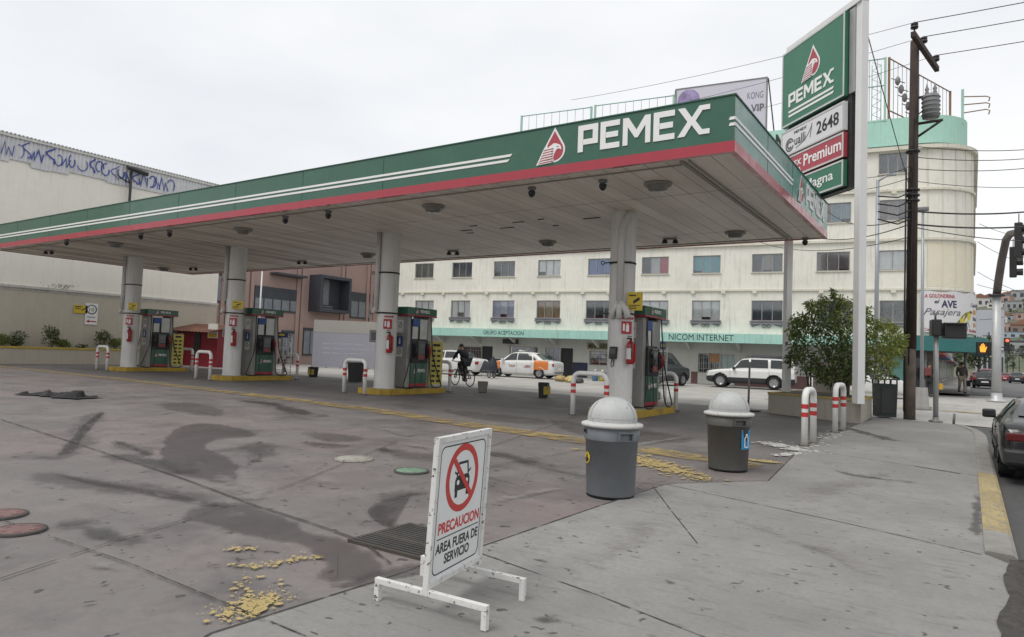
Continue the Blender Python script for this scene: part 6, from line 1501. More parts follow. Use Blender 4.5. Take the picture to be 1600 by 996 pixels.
# street lamps
LGP = M('lamp_post_grey', (.36, .38, .40), .45, .4, var=.08)
def lamp_post(label, px, py, pytop, r, base, px2):
    p = G(px, py); t = thing('street_lamp', label, 'street lamp', p); h = HV(px2, pytop, p.x, p.y)-p.z
    MB().tube([(0, 0, .0), (0, 0, h)], [r, r*.7], 12).done('post', LGP, t)
    return t, h
t, h = lamp_post('thick blue grey lamp post rising behind the tree', 1368, 634, 282, .085, 0, 1366)
mb = MB(); mb.tube([(0, 0, h-.05), (.35, -.1, h+.12)], .03, 6); mb.box(.3, .6, -.16, -.02, h+.08, h+.17, .02); mb.done('lamp_head', LGP, t)
t, h = lamp_post('thin grey lamp post with a small head and concrete base on the far corner', 1440, 640, 330, .06, 0, 1443)
MB().lathe([(.30, 0), (.30, .1), (.22, .15), (.18, .75), (.001, .75)], seg=4).done('concrete_base', M('base_concrete', (.33, .32, .3), .85), t)
mb = MB(); mb.box(-.18, .18, -.1, .1, h, h+.14, .03); mb.done('lamp_head', GREYM, t)
# pedestrian signal in front
p = G(1462, 659); t = thing('pedestrian_signal', 'grey post with two black pedestrian signal heads, seen from behind, near corner', 'pedestrian signal', p)
h = HV(1463, 500, p.x, p.y)-p.z
MB().tube([(0, 0, 0), (0, 0, h)], [.065, .06], 12).done('post', M('signal_post_grey', (.33, .34, .34), .45, .4), t); MB().lathe([(.17, 0), (.17, .03), (.08, .05), (.07, .12)], seg=14).done('base_plate', GREYM, t)
zz = HV(1463, 513, p.x, p.y)-p.z
fcam = fr_at((0, 0, 0), (math.cos(YAW*.4), math.sin(YAW*.4)*1, 0), (math.sin(YAW*.4), -math.cos(YAW*.4), 0), (0, 0, 1))
MB().box(-.13, .10, -.2, .2, zz-.22, zz+.23, .03, fcam).done('signal_head', BLACK, t); MB().box(.14, .68, -.18, .16, zz-.28, zz+.15, .03, fcam).done('signal_head', BLACK, t)
mb = MB(); mb.box(.17, .65, .16, .30, zz+.10, zz+.13, 0, fcam); mb.box(.15, .17, .16, .28, zz-.26, zz+.13, 0, fcam); mb.done('visor', BLACK, t)
mb = MB(); mb.tube([fcam(-.02, 0, h-.02), fcam(-.02, 0, h+.16), fcam(.03, 0, h+.2)], .03, 6); mb.done('cap', GREYM, t)
z5 = HV(1468, 605, p.x, p.y)-p.z; MB().box(.05, .17, -.10, -.02, z5-.07, z5+.09, .008, fcam).done('push_button', M('button_yellow', (.65, .38, .03), .5), t)
q = G(1490, 663); t = thing('pipe_stub', 'short rusty pipe stub standing in the pavement by the pedestrian signal', 'pipe stub', q); MB().tube([(0, 0, 0), (.02, 0, .27)], .03, 8).done('pipe', M('stub_grey', (.16, .16, .14), .6), t); MB().lathe([(.02, .272), (.028, .272)], (.02, 0, 0), 8).done('rim', DARKM, t)
# dark green bin
p = G(1382, 652); t = thing('street_bin', 'dark green street litter bin with slots beside the corner planter', 'litter bin', p, R(28)); t.scale = (.76, .76, .92); DG = M('bin_dark_green', (.016, .03, .028), .45, var=.15)
MB().prism([(-.30, 0.02), (.30, 0.02), (.34, 1.02), (-.34, 1.02)], fr_at((0, .28, 0), (1, 0, 0), (0, -1, 0), (0, 0, 1)), 0, .56).done('tub', DG, t)
mb = MB(); mb.grid(lambda u, v: Vector(((u-.5)*.80, (v-.5)*.70, 1.18+.13*math.sin(math.pi*u)**.8)), 16, 3); mb.box(-.39, .39, -.34, .34, 1.14, 1.175); mb.done('lid', DG, t, clean=False)
mb = MB()
for x in (-.33, -.12, .1, .31): mb.box(x-.02, x+.02, -.29, -.25, 1.02, 1.15); mb.box(x-.02, x+.02, .25, .29, 1.02, 1.15)
mb.done('lid_post', DG, t)
mb = MB(); mb.box(-.24, .24, -.3, -.283, .12, .88, .01); mb.done('front_panel', DARKM, t)
# sign post at the edge of the street
p = G(1169, 642); h = HV(1171, 566, p.x, p.y)-p.z; t = thing('sign_post', 'thin bare grey sign post on a flat foot at the street edge', 'post', p); MB().tube([(0, 0, 0), (.02, 0, h)], .03, 8).done('post_shaft', GREYM, t); MB().box(-.08, .32, -.12, .12, 0, .03).done('foot', DARKM, t)

# ================================================================== traffic signals at the far corner
SIGY = M('signal_black', (.018, .018, .018), .5); HOT = N('signal_orange'); HOT.b.inputs['Emission Color'].default_value = (1, .32, .03, 1); HOT.b.inputs['Emission Strength'].default_value = 1.3; HOT.set((.6, .2, .02), .5); HOT = HOT.m
REDL = N('signal_red'); REDL.b.inputs['Emission Color'].default_value = (1, .16, .06, 1); REDL.b.inputs['Emission Strength'].default_value = 1.4; REDL.set((.6, .05, .03), .5); REDL = REDL.m
LENS = glass('signal_lens_dark', (.03, .03, .03), .2)
p = D(1557, 620, 32); p.z = .24
t = thing('traffic_signal_mast', 'pale grey traffic signal mast with a curved brown arm over the street', 'traffic signal mast', p)
z1 = HV(1557, 462, p.x, p.y)-p.z
MB().tube([(0, 0, 0), (0, 0, z1)], [.20, .17], 16).done('mast', M('mast_pale', (.48, .49, .49), .45, .3, streak=.15), t); MB().lathe([(.40, 0), (.40, .05), (.24, .12), (.22, .4)], seg=16).done('base', M('mast_pale', (.48, .49, .49)), t)
MB().lathe([(.17, z1-.06), (.33, z1-.04), (.33, z1+.04), (.17, z1+.06)], seg=14).done('collar', DARKM, t)
q1, q2, q3, q4 = (D(1560, 440, 31.9)-p), (D(1565, 408, 31.6)-p), (D(1572, 375, 31)-p), (D(1578, 366, 30)-p)
MB().tube([(0, 0, z1), q1, q2, q3, q4, D(1640, 352, 25.5)-p, D(1760, 330, 19)-p], [.17, .17, .165, .16, .155, .14, .12], 14).done('arm', M('arm_brown', (.12, .10, .095), .5, .3, var=.2), t)
def tsig(label, cx, cy, dep, hh, face):
    c = D(cx, cy, dep); t = thing('traffic_light', label, 'traffic light', c, YAW*.5+face, 'hanging traffic lights'); k = hh/2
    MB().box(-.17, .17, -.12, .12, -k, k, .03).done('housing', SIGY, t)
    for j in range(3):
        z = k-hh*(j+.5)/3; MB().lathe([(.13, -.12), (.14, -.32)], (0, 0, z), 14, 'y', a0=R(0), a1=R(360)).done('visor', SIGY, t); MB().disc((0, -.125, z), .12, 'y', 14, .004).done('lens', LENS, t)
    MB().box(-.015, .015, -.015, .015, k, k+.35).done('hanger', DARKM, t)
tsig('black traffic light hanging topmost at the right edge', 1592, 376, 26, 1.35, R(60)); tsig('lower black traffic light below the topmost one at the right edge', 1583, 410, 27, 1.2, R(70))
p = D(1542, 545, 33); t = thing('pedestrian_display', 'black pedestrian signal with a lit orange hand beside the signal mast', 'pedestrian signal', p, YAW*.35); MB().box(-.42, .42, -.16, .16, -.32, .32, .03).done('housing', SIGY, t)
mb = MB(); fh = fr_at((-.20, -.163, -.18), (1, 0, 0), (0, -1, 0), (0, 0, 1))
mb.prism([(-.10, 0), (.10, 0), (.13, .12), (.17, .25), (.13, .27), (.08, .17), (.08, .36), (.045, .36), (.04, .2), (.03, .42), (-.01, .42), (-.015, .2), (-.03, .39), (-.07, .38), (-.065, .18), (-.09, .30), (-.125, .29), (-.12, .12)], fh, 0, .006); mb.done('lit_hand', HOT, t)
MB().box(.42, .8, -.03, .03, .05, .11).done('bracket', DARKM, t)
p = D(1573, 536, 62); t = thing('far_traffic_light', 'small far traffic light glowing red over the street', 'traffic light', p, YAW*.3); MB().box(-.2, .2, -.2, .2, -.7, .45, .04).done('housing', SIGY, t); MB().disc((0, -.205, .2), .14, 'y', 14, .006).done('lit_lens', REDL, t); MB().box(.2, 9, -.05, .05, .05, .17).done('arm', DARKM, t)
# ================================================================== vehicles
TYRE = M('tyre', (.018, .018, .019), .85); RIM = M('rim_alloy', (.40, .40, .41), .35, .7); ARCH = M('arch_dark', (.010, .010, .011), .9); GLS = glass('car_glass', (.020, .024, .027), .04)
def hermite(xs, ys, x):
    if x <= xs[0]: return ys[0]
    if x >= xs[-1]: return ys[-1]
    n = len(xs)
    for i in range(n-1):
        if x <= xs[i+1]: break
    h = xs[i+1]-xs[i]; t = (x-xs[i])/h; d = lambda j: (ys[j+1]-ys[j])/(xs[j+1]-xs[j])
    def m(j):
        if j == 0 or j == n-1: return d(0) if j == 0 else d(n-2)
        a, b = d(j-1), d(j); return 0 if a*b <= 0 else 2*a*b/(a+b)
    m0, m1 = m(i)*h, m(i+1)*h
    return ys[i]*(2*t**3-3*t**2+1)+m0*(t**3-2*t**2+t)+ys[i+1]*(-2*t**3+3*t**2)+m1*(t**3-t**2)
def car(name, label, cat, loc, rz, st, paint, wb, wr, kind='sedan', lower=None, group=None, detail=True, rim=None, xf=None):
    """st: rows (x, z_bottom, z_belt, z_roof, half width, half width of roof), front at +x"""
    t = thing(name, label, cat, loc, rz, group); st = sorted(st); X = [s[0] for s in st]; f = [lambda x, k=k: hermite(X, [s[k] for s in st], x) for k in range(1, 6)]
    x0, x1 = X[0], X[-1]
    def sec(x):
        zb, zh, zr, w, g = [q(x) for q in f]; d = max(0, zr-zh)
        return [(0, zb), (w*.86, zb), (w*.965, zb+.10), (w, zb+.42*(zh-zb)), (w*.988, zh-.10*(zh-zb)), (w*.945, zh), (w*.945+(g-w*.945)*.52, zh+d*.53), (g, zh+d*.90-.0), (g*.80, zr-.012), (0, zr+.018)]
    M_ = [0, .5, 1, 1.5, 2, 2.33, 2.67, 3, 3.25, 3.5, 3.75, 4, 4.5, 5, 5.5, 6, 6.5, 7, 7.5, 8, 8.5, 9]
    def S_(x, m, s=1):
        P = sec(x); i = min(8, int(m)); a = m-i; return Vector((x, s*(P[i][0]*(1-a)+P[i+1][0]*a), P[i][1]*(1-a)+P[i+1][1]*a))
    nx = 110 if detail else 46; wheels = (x0+(x1-x0)*.5-wb/2 if xf is None else xf-wb, x0+(x1-x0)*.5+wb/2 if xf is None else xf)
    mb = MB(); xs = [x0+(x1-x0)*i/nx for i in range(nx+1)]
    for s in (1, -1):
        V = [[mb.bm.verts.new(S_(x, m, s)) for m in M_] for x in xs]
        for i in range(nx):
            for j in range(len(M_)-1):
                c = (V[i][j].co+V[i+1][j+1].co)/2
                if M_[j] >= 1 and M_[j] < 4.5 and any((c.x-q)**2+(c.z-wr)**2 < (wr*1.16)**2 for q in wheels): continue
                if lower: mb.mi = 1 if (c.z < lower(c.x)) else 0
                mb._f([V[i][j], V[i+1][j], V[i+1][j+1], V[i][j+1]], True)
        for i in (0, nx): mb._f(V[i])
    bmesh.ops.remove_doubles(mb.bm, verts=mb.bm.verts, dist=.0008)
    mb.done('body', paint, t)
    zmid = f[0](0)
    mb = MB(); mb.box(x0+.25, x1-.25, -f[3](0)*.80, f[3](0)*.80, zmid+.01, wr*2.1); mb.done('underbody', ARCH, t)
    w0 = f[3](0)
    for q in wheels:
        for s in (1, -1):
            mb = MB(); wq = f[3](q); mb.tube([(q+wr*1.15*math.cos(a), s*(wq*.985+.004), wr+wr*1.15*math.sin(a)) for a in [R(-12+204*i/14) for i in range(15)]], .018, 6); mb.done('arch_lip', paint if not lower else paint[1], t)
            c = (q, s*(wq-.12), wr); mb = MB(); mb.lathe([(wr*.62, -.10*s), (wr*.9, -.105*s), (wr, -.07*s), (wr, .06*s), (wr*.92, .10*s), (wr*.64, .095*s)], c, 24, 'y'); wh_ = mb.done('wheel', TYRE, t)
            mb = MB(); mb.lathe([(wr*.64, .07*s), (wr*.6, .085*s), (wr*.55, .045*s), (.001, .05*s)], c, 20, 'y')
            for k in range(6):
                a = k*math.pi/3; u = Vector((math.cos(a), 0, math.sin(a))); v = Vector((-math.sin(a), 0, math.cos(a))); C0 = Vector(c)
                mb.box(wr*.08, wr*.58, .0, .03, -.032, .032, 0, lambda A, B, C, u=u, v=v, C0=C0: C0+u*A+v*C+Vector((0, s*(.05+B), 0)))
            mb.done('rim', rim or RIM, wh_)
    # glass: side windows and screens as panels just proud of the cabin
    cab = [s for s in st if s[3]-s[2] > .25]; ca, cb = cab[0][0], cab[-1][0]      # roof zone
    base = [s for s in st if s[3]-s[2] < .1]; hood = min([s[0] for s in base if s[0] > cb], default=x1); deck = max([s[0] for s in base if s[0] < ca], default=x0)
    def patch(nm, xa, xb, xa2, xb2, m0, m1, s):
        mb = MB()
        def fn(u, v):
            m = m0+(m1-m0)*v; x = (xa+(xa2-xa)*v)*(1-u)+(xb+(xb2-xb)*v)*u; p = S_(x, m, s); e = .012; return p+Vector((0, s*e, e*.3))
        mb.grid(fn, 12, 5); mb.done(nm, GLS, t, clean=False)
    return t, S_, f, (ca, cb, hood, deck), patch
def seam(t, S_, xs, s, m0=1.2, m1=5.0, name='door_seam'):
    mb = MB()
    for x in xs: mb.tube([S_(x+(.02*m if False else 0), m0+(m1-m0)*i/8, s)+Vector((0, s*.001, 0)) for i in range(9)], .006, 4)
    mb.done(name, ARCH, t)
def screens(t, S_, front, rear):
    for nm, (xa, xb) in (('windscreen', front), ('rear_screen', rear)):
        mb = MB(); n = 8
        def fn(u, v):
            q = (v*2-1); m = 7.35+1.65*(1-abs(q)); s = 1 if q >= 0 else -1; x = xa+(xb-xa)*u; p = S_(x, m, s); return p+Vector((.012 if nm == 'windscreen' else -.012, 0, .012))
        mb.grid(fn, 8, 12); mb.done(nm, GLS, t, clean=False)
WHP = M('car_white', (.66, .66, .65), .25, var=.03, spec=.6); ORP = M('car_orange', (.62, .19, .04), .3, var=.05); BLP = M('car_black', (.012, .013, .014), .16, var=.2, spec=.6); DKP = M('cladding_dark', (.035, .035, .04), .6)
LMP = M('lamp_clear', (.45, .44, .42), .15); RLP = M('lamp_red', (.28, .025, .02), .2); ABP = M('lamp_amber', (.5, .22, .05), .3)
SED = [(-2.22, .32, .72, .73, .62, .5), (-2.15, .24, .90, .91, .78, .6), (-1.95, .22, .97, .985, .83, .64), (-1.55, .20, .98, 1.02, .85, .66), (-1.0, .19, .955, 1.36, .86, .62), (-.55, .18, .94, 1.435, .86, .61), (.1, .18, .92, 1.44, .86, .60), (.45, .18, .91, 1.39, .86, .60), (1.18, .18, .90, .935, .85, .66), (1.6, .19, .85, .86, .83, .64), (2.0, .21, .74, .75, .77, .58), (2.18, .28, .60, .61, .64, .5)]
def lamps(t, x1, x0, wz, yz, hz=.12, front=LMP, zf=.62, zr=.75, wf=.58, wr_=.66):
    for s in (1, -1):
        MB().box(x1-.12, x1+.012, s*wf-.16, s*wf+.16, zf-.07, zf+.07, .03).done('headlight', front, t); MB().box(x0-.012, x0+.14, s*wr_-.12, s*wr_+.14, zr-.09, zr+.09, .02).done('tail_light', RLP, t)
def mirror(t, S_, x, mat, s):
    p = S_(x, 5.2, s); MB().box(p.x-.07, p.x+.06, min(p.y+s*.02, p.y+s*.22), max(p.y+s*.02, p.y+s*.22), p.z-.03, p.z+.12, .03).done('mirror', mat, t)
ZS = .22
def face(a): return FA+a
# taxi
pt = D(817, 590, 40.6); 
t, S_, f, cabz, patch = car('taxi', 'white taxi with orange wings parked across the street', 'taxi', (pt.x, pt.y, ZS), FA+math.pi, [(a*1.05, b, c*1.03, d*1.04, e, g) for a, b, c, d, e, g in SED], WHP, 2.72, .31)
for s in (1, -1):
    patch('side_window', .08, .98, .10, .50, 5.25, 6.9, s); patch('side_window', -.92, .02, -.80, .04, 5.25, 6.9, s); patch('side_window', -1.42, -1.0, -1.02, -.88, 5.3, 6.6, s)
    seam(t, S_, (-.9, .05, 1.0), s)
    for nm, xa, xb in (('orange_panel', 1.12, 1.72), ('orange_panel', -1.95, -1.05)):
        mb = MB(); mb.grid(lambda u, v: S_(xa+(xb-xa)*u, 2.9+2.05*v, s)+Vector((0, s*.008, .002)), 10, 6); mb.done(nm, ORP, t, clean=False)
    mb = MB(); mb.grid(lambda u, v: S_(-1.95+.9*u, 4.97+.5*v, s)+Vector((0, s*.006, .008)), 8, 3); mb.done('orange_panel', ORP, t, clean=False)
    mb = MB()
    for xa in (.35, -.65): fr9 = lambda a, b, c, xa=xa: Vector((xa-s*a, S_(xa, 3.5, s).y+s*(b+.004), c)); text('TAXI' if xa > 0 else 'LIBRE', fr9, -.2, .2, .60, .74, RLP, t, w=.006)
screens(t, S_, (.55, 1.14), (-1.05, -1.52)); lamps(t, 2.24, -2.26, 0, 0, zf=.66, zr=.80)
MB().box(.0, .22, -.28, .28, 1.52, 1.62, .03).done('roof_sign', M('roof_sign_pale', (.6, .6, .55), .5), t); 
for s in (1, -1): mirror(t, S_, .95, WHP, s)
MB().box(-2.34, -2.315, -.25, .25, .52, .64).done('licence_plate', WHITE, t); MB().box(-2.36, -2.30, -.7, .7, .34, .40, .01).done('bumper_strip', DKP, t)
# suv
SUV = [(-2.30, .42, .70, .71, .70, .6), (-2.26, .32, 1.0, 1.42, .84, .66), (-2.1, .28, 1.02, 1.58, .87, .68), (-1.2, .26, 1.02, 1.625, .88, .69), (-.2, .26, 1.01, 1.63, .88, .69), (.35, .26, 1.0, 1.57, .88, .68), (.98, .26, .99, 1.03, .87, .72), (1.5, .27, .96, .975, .86, .72), (2.05, .30, .88, .89, .82, .68), (2.2, .36, .74, .75, .72, .6)]
p = D(1172, 605, 37.0)
t, S_, f, cabz, patch = car('suv', 'white four wheel drive wagon with dark lower cladding parked at the far kerb', 'suv', (p.x, p.y, ZS), FA+math.pi, SUV, [WHP, DKP], 2.72, .36, lower=lambda x: .60, xf=1.45)
for s in (1, -1):
    patch('side_window', -.02, .82, .0, .42, 5.3, 6.95, s); patch('side_window', -.98, -.1, -.95, -.1, 5.3, 6.95, s); patch('side_window', -2.1, -1.1, -2.0, -1.1, 5.3, 6.95, s); seam(t, S_, (-1.03, -.05, .95), s, 2.0); mirror(t, S_, .75, DKP, s)
screens(t, S_, (.42, .95), (-2.12, -2.27)); lamps(t, 2.16, -2.28, 0, 0, zf=.80, zr=.92, wf=.62)
mb = MB()
for s in (1, -1): mb.tube([(-1.9, s*.6, 1.64), (-1.8, s*.6, 1.70), (.1, s*.6, 1.70), (.2, s*.6, 1.62)], .02, 6)
mb.done('roof_rack', DKP, t)
# white car behind the tree
p = D(1341, 612, 32.2)
t, S_, f, cabz, patch = car('white_car', 'white hatchback half hidden behind the tree and pylon leg', 'car', (p.x, p.y, ZS), FA+math.pi-.0, [(a*.95, b, c*1.03, d*1.03, e, g) for a, b, c, d, e, g in SED], WHP, 2.45, .31, rim=M('rim_dark', (.2, .2, .21), .4, .6))
t.rotation_euler = (0, 0, FA); 
for s in (1, -1): patch('side_window', .0, .9, .02, .45, 5.25, 6.9, s); patch('side_window', -.9, -.08, -.8, -.06, 5.25, 6.9, s); seam(t, S_, (-.85, -.04, .95), s)
screens(t, S_, (.5, 1.05), (-1.0, -1.42)); lamps(t, 2.03, -2.06, 0, 0, zf=.66, zr=.8)
# pale car seen behind the cyclist, dark van behind the nearest pump
p = D(704, 594, 41.5)
t, S_, f, cabz, patch = car('parked_car', 'white saloon mostly hidden behind the cyclist and yellow price board', 'car', (p.x, p.y, ZS), FA+math.pi, SED, WHP, 2.6, .3, detail=False)
for s in (1, -1): patch('side_window', .08, .95, .10, .48, 5.25, 6.9, s); patch('side_window', -.92, .0, -.80, .02, 5.25, 6.9, s)
screens(t, S_, (.52, 1.1), (-1.02, -1.5)); lamps(t, 2.14, -2.2, 0, 0)
VAN = [(-2.2, .4, .8, .81, .7, .55), (-2.12, .3, 1.05, 1.55, .86, .62), (-1.9, .26, 1.08, 1.80, .9, .66), (-.6, .25, 1.05, 1.88, .92, .68), (.5, .25, 1.02, 1.80, .92, .66), (1.45, .25, 1.0, 1.10, .9, .72), (1.95, .28, .92, .93, .85, .66), (2.15, .36, .72, .73, .7, .55)]
p = D(1022, 604, 36.5)
t, S_, f, cabz, patch = car('dark_van', 'dark rounded minivan behind the nearest fuel pump', 'van', (p.x, p.y, ZS), FA+1.15, VAN, M('car_dark_grey', (.035, .037, .042), .3, var=.1), 2.75, .33, detail=False)
for s in (1, -1): patch('side_window', .1, 1.2, .1, .6, 5.3, 6.9, s); patch('side_window', -1.9, 0, -1.8, 0, 5.3, 6.9, s)
screens(t, S_, (.65, 1.4), (-1.95, -2.15)); lamps(t, 2.1, -2.2, 0, 0, zf=.72, zr=.95)
# black car at the kerb, near right
CPE = [(-2.16, .36, .66, .67, .66, .5), (-2.12, .26, .84, .85, .78, .6), (-1.95, .20, .93, .95, .83, .64), (-1.65, .19, .95, 1.02, .845, .64), (-.95, .18, .925, 1.25, .85, .59), (-.35, .17, .90, 1.325, .85, .575), (.05, .17, .885, 1.31, .85, .57), (.9, .17, .87, .91, .845, .66), (1.5, .18, .80, .81, .82, .64), (2.0, .20, .68, .69, .75, .56), (2.14, .27, .56, .57, .62, .48)]
pc = Vector((1.215, 14.25, 0)); pc.z = zg(pc.x, pc.y)-.125
t, S_, f, cabz, patch = car('black_car', 'glossy black older hatchback parked at the kerb, cut by the right picture edge', 'car', pc, math.pi/2, [(a, b*.92, c*.90, d*.895, e, h_) for a, b, c, d, e, h_ in CPE], BLP, 2.57, .29)
for s in (1, -1):
    patch('side_window', -.02, .74, -.02, .12, 5.2, 6.95, s); patch('side_window', -.98, -.1, -.75, -.1, 5.2, 6.95, s); seam(t, S_, (-.55, .85), s); mirror(t, S_, .62, BLP, s)
    MB().box(-2.172, -2.04, s*.52-.24, s*.52+.24, .60, .72, .02).done('tail_light', M('lamp_dark_red', (.10, .012, .012), .15), t)
    MB().box(-.75, -.63, s*.853-.012, s*.853+.012, .69, .72, .008).done('door_handle', BLACK, t)
    MB().box(-1.6, 1.7, s*.862-.01, s*.862+.01, .45, .49, .006).done('rub_strip', BLACK, t)
screens(t, S_, (.12, .85), (-.95, -1.55))
MB().box(-2.24, -2.05, -.80, .80, .26, .50, .05).done('bumper', M('bumper_black', (.02, .02, .021), .4), t); MB().box(-2.19, -2.17, -.25, .25, .59, .71).done('licence_plate', WHITE, t)
# far traffic
FARS = [(1538, 600, 58, 'black_car', 'black saloon seen from behind driving away down the street', BLP, 1), (1541, 587, 82, 'red_suv', 'red wagon parked on the left far down the street', M('car_red', (.25, .02, .03), .3), 1.25), (1588, 589, 96, 'dark_car', 'dark car driving away in the middle of the far street', M('car_dark_grey', (.035, .037, .042), .3), 1.1),
        (1528, 587, 88, 'red_car', 'dull red car parked under the far tree', M('car_dull_red', (.22, .035, .04), .3), 1), (1569, 582, 112, 'red_car', 'small red car far down the street left of the middle lane', M('car_red', (.25, .02, .03)), 1), (1576, 580, 122, 'red_car', 'second small red car farther down the street', M('car_red', (.25, .02, .03)), 1), (1596, 580, 110, 'white_car', 'small white car far down the street at the right edge', WHP, 1.05), (1553, 580, 135, 'pale_car', 'tiny pale car farthest down the street beside the mast', M('car_silver', (.4, .4, .41), .3), 1)]
for px, py, dep, nm, lab, pnt, k in FARS:
    p = D(px, 583, dep); t, S_, f, cabz, patch = car(nm, lab, 'car', (p.x, p.y, .23), math.pi/2, [(a, b*k, c*k, d*k, e, g) for a, b, c, d, e, g in SED], pnt, 2.6, .3*k, detail=False, group='cars in the far street')
    for s in (1, -1): patch('side_window', .08, .95, .10, .48, 5.25, 6.9, s); patch('side_window', -.92, .0, -.80, .02, 5.25, 6.9, s)
    screens(t, S_, (.52, 1.1), (-1.02, -1.5)); lamps(t, 2.14, -2.2, 0, 0, zr=.8*k); MB().box(-2.25, -2.22, -.25, .25, .5*k, .62*k).done('licence_plate', WHITE, t)

# ================================================================== people
SKIN = M('skin', (.36, .21, .14), .6, var=.05); HAIR = M('hair_black', (.012, .010, .009), .6)
def skin_obj(name, V, E, Rr, mat, parent, sub=2):
    me = bpy.data.meshes.new(name); me.from_pydata(V, E, []); o = bpy.data.objects.new(name, me); COL.objects.link(o); o.parent = parent; me.materials.append(mat)
    md = o.modifiers.new('skin', 'SKIN'); md.use_smooth_shade = True
    for i, r in enumerate(Rr):
        sv = me.skin_vertices[0].data[i]; sv.radius = r if isinstance(r, tuple) else (r, r); sv.use_root = (i == 0)
    o.modifiers.new('sub', 'SUBSURF').levels = sub; o.modifiers['sub'].render_levels = sub; return o
def person(label, loc, rz, J, top, trousers, shoe, extra=None, hat=None):
    """J: joints, facing +x.  keys hip chest neck head shL elL haL shR elR haR hpL knL ftL hpR knR ftR"""
    t = thing('person', label, 'person', loc, rz); v = lambda k: Vector(J[k])
    K = ['hip', 'waist', 'chest', 'neck', 'chin', 'head', 'crown', 'shL', 'elL', 'wrL', 'haL', 'shR', 'elR', 'wrR', 'haR', 'hpL', 'knL', 'anL', 'toL', 'hpR', 'knR', 'anR', 'toR']
    P = {k: v(k) for k in J}; P['waist'] = P['hip'].lerp(P['chest'], .5)
    hd = (P['head']-P['neck']).normalized(); P['chin'] = P['neck']+hd*.07+Vector((.02, 0, 0)); P['crown'] = P['head']+hd*.09
    for s in 'LR':
        P['wr'+s] = P['el'+s].lerp(P['ha'+s], .85); P['to'+s] = P['an'+s]+Vector((.17, 0, -.06))
    rad = dict(hip=(.12, .155), waist=(.105, .14), chest=(.12, .165), neck=.055, chin=(.068, .06), head=(.095, .08), crown=(.065, .06), sh=.062, el=.043, wr=.032, ha=(.04, .022), hp=.088, kn=.058, an=.045, to=(.03, .045))
    rr = lambda k: rad.get(k) or rad[k[:2]]
    E = [('hip', 'waist'), ('waist', 'chest'), ('chest', 'neck'), ('neck', 'chin'), ('chin', 'head'), ('head', 'crown')]
    for s in 'LR': E += [('chest', 'sh'+s), ('sh'+s, 'el'+s), ('el'+s, 'wr'+s), ('wr'+s, 'ha'+s), ('hip', 'hp'+s), ('hp'+s, 'kn'+s), ('kn'+s, 'an'+s), ('an'+s, 'to'+s)]
    ix = {k: i for i, k in enumerate(K)}
    b = skin_obj('body', [P[k] for k in K], [(ix[a], ix[c]) for a, c in E], [rr(k) for k in K], SKIN, t)
    up_ = lambda r, k=1.16, a=.012: (r[0]*k+a, r[1]*k+a) if isinstance(r, tuple) else (r*k+a, r*k+a)
    T = ['hip', 'waist', 'chest', 'neck', 'shL', 'elL', 'wrL', 'shR', 'elR', 'wrR']; ti = {k: i for i, k in enumerate(T)}
    VV = [P[k] for k in T]; VV[3] = P['chest'].lerp(P['neck'], .72)
    skin_obj('jacket', VV, [(ti[a], ti[c]) for a, c in E if a in ti and c in ti], [up_(rr(k)) if k != 'neck' else .07 for k in T], top, t)
    T = ['hip', 'hpL', 'knL', 'anL', 'hpR', 'knR', 'anR']; ti = {k: i for i, k in enumerate(T)}
    skin_obj('trousers', [P[k] for k in T], [(ti[a], ti[c]) for a, c in E if a in ti and c in ti], [up_(rr(k), 1.15, .014) for k in T], trousers, t)
    for s in 'LR':
        a = P['an'+s]; mb = MB(); mb.box(a.x-.09, a.x+.20, a.y-.05, a.y+.05, a.z-.10, a.z-.01, .03); mb.done('shoe', shoe, t)
    mb = MB(); c = P['head']; mb.lathe([(.001, .118), (.05, .108), (.082, .075), (.098, .025), (.096, -.01)], (c.x-.012, c.y, c.z), 16); mb.done('hair' if not hat else 'cap', hat or HAIR, t)
    if hat: mb = MB(); mb.box(c.x+.06, c.x+.19, c.y-.07, c.y+.07, c.z+.015, c.z+.03, .01); mb.done('cap_peak', hat, t)
    mb = MB()
    for s in (-1, 1): mb.lathe([(.001, .008), (.009, .004), (.009, 0)], (c.x+.088, c.y+s*.03, c.z), 8, 'x')
    mb.done('eyes', BLKP, b)
    mb = MB(); mb.tube([(c.x+.088, c.y, c.z-.005), (c.x+.108, c.y, c.z-.03), (c.x+.09, c.y, c.z-.038)], .010, 6); mb.box(c.x+.07, c.x+.086, c.y-.022, c.y+.022, c.z-.066, c.z-.058, .003)
    for s in (-1, 1): mb.lathe([(.001, .012), (.022, .006), (.02, -.006)], (c.x-.005, c.y+s*.082, c.z-.005), 8, 'y')
    mb.done('face_detail', SKIN, b)
    for s in 'LR':   # five fingers
        a, w = P['ha'+s], P['wr'+s]; d = (a-w).normalized(); sd = d.cross(Vector((1, 0, 0))); sd = sd.normalized() if sd.length > .1 else Vector((0, 1, 0)); sd = Vector((1, 0, 0)) if abs(d.z) > .7 else sd; mb = MB()
        for k in range(4): b0 = a+sd*(.024-.016*k)+d*.01; mb.tube([b0, b0+d*.035, b0+d*.062+Vector((0, (-.008 if s == 'L' else .008), 0))], [.009, .008, .006], 6)
        mb.tube([w.lerp(a, .5)+sd*.025, a+sd*.05, a+sd*.055+d*.02], [.010, .009, .007], 6); mb.done('fingers', SKIN, b)
    return t, P
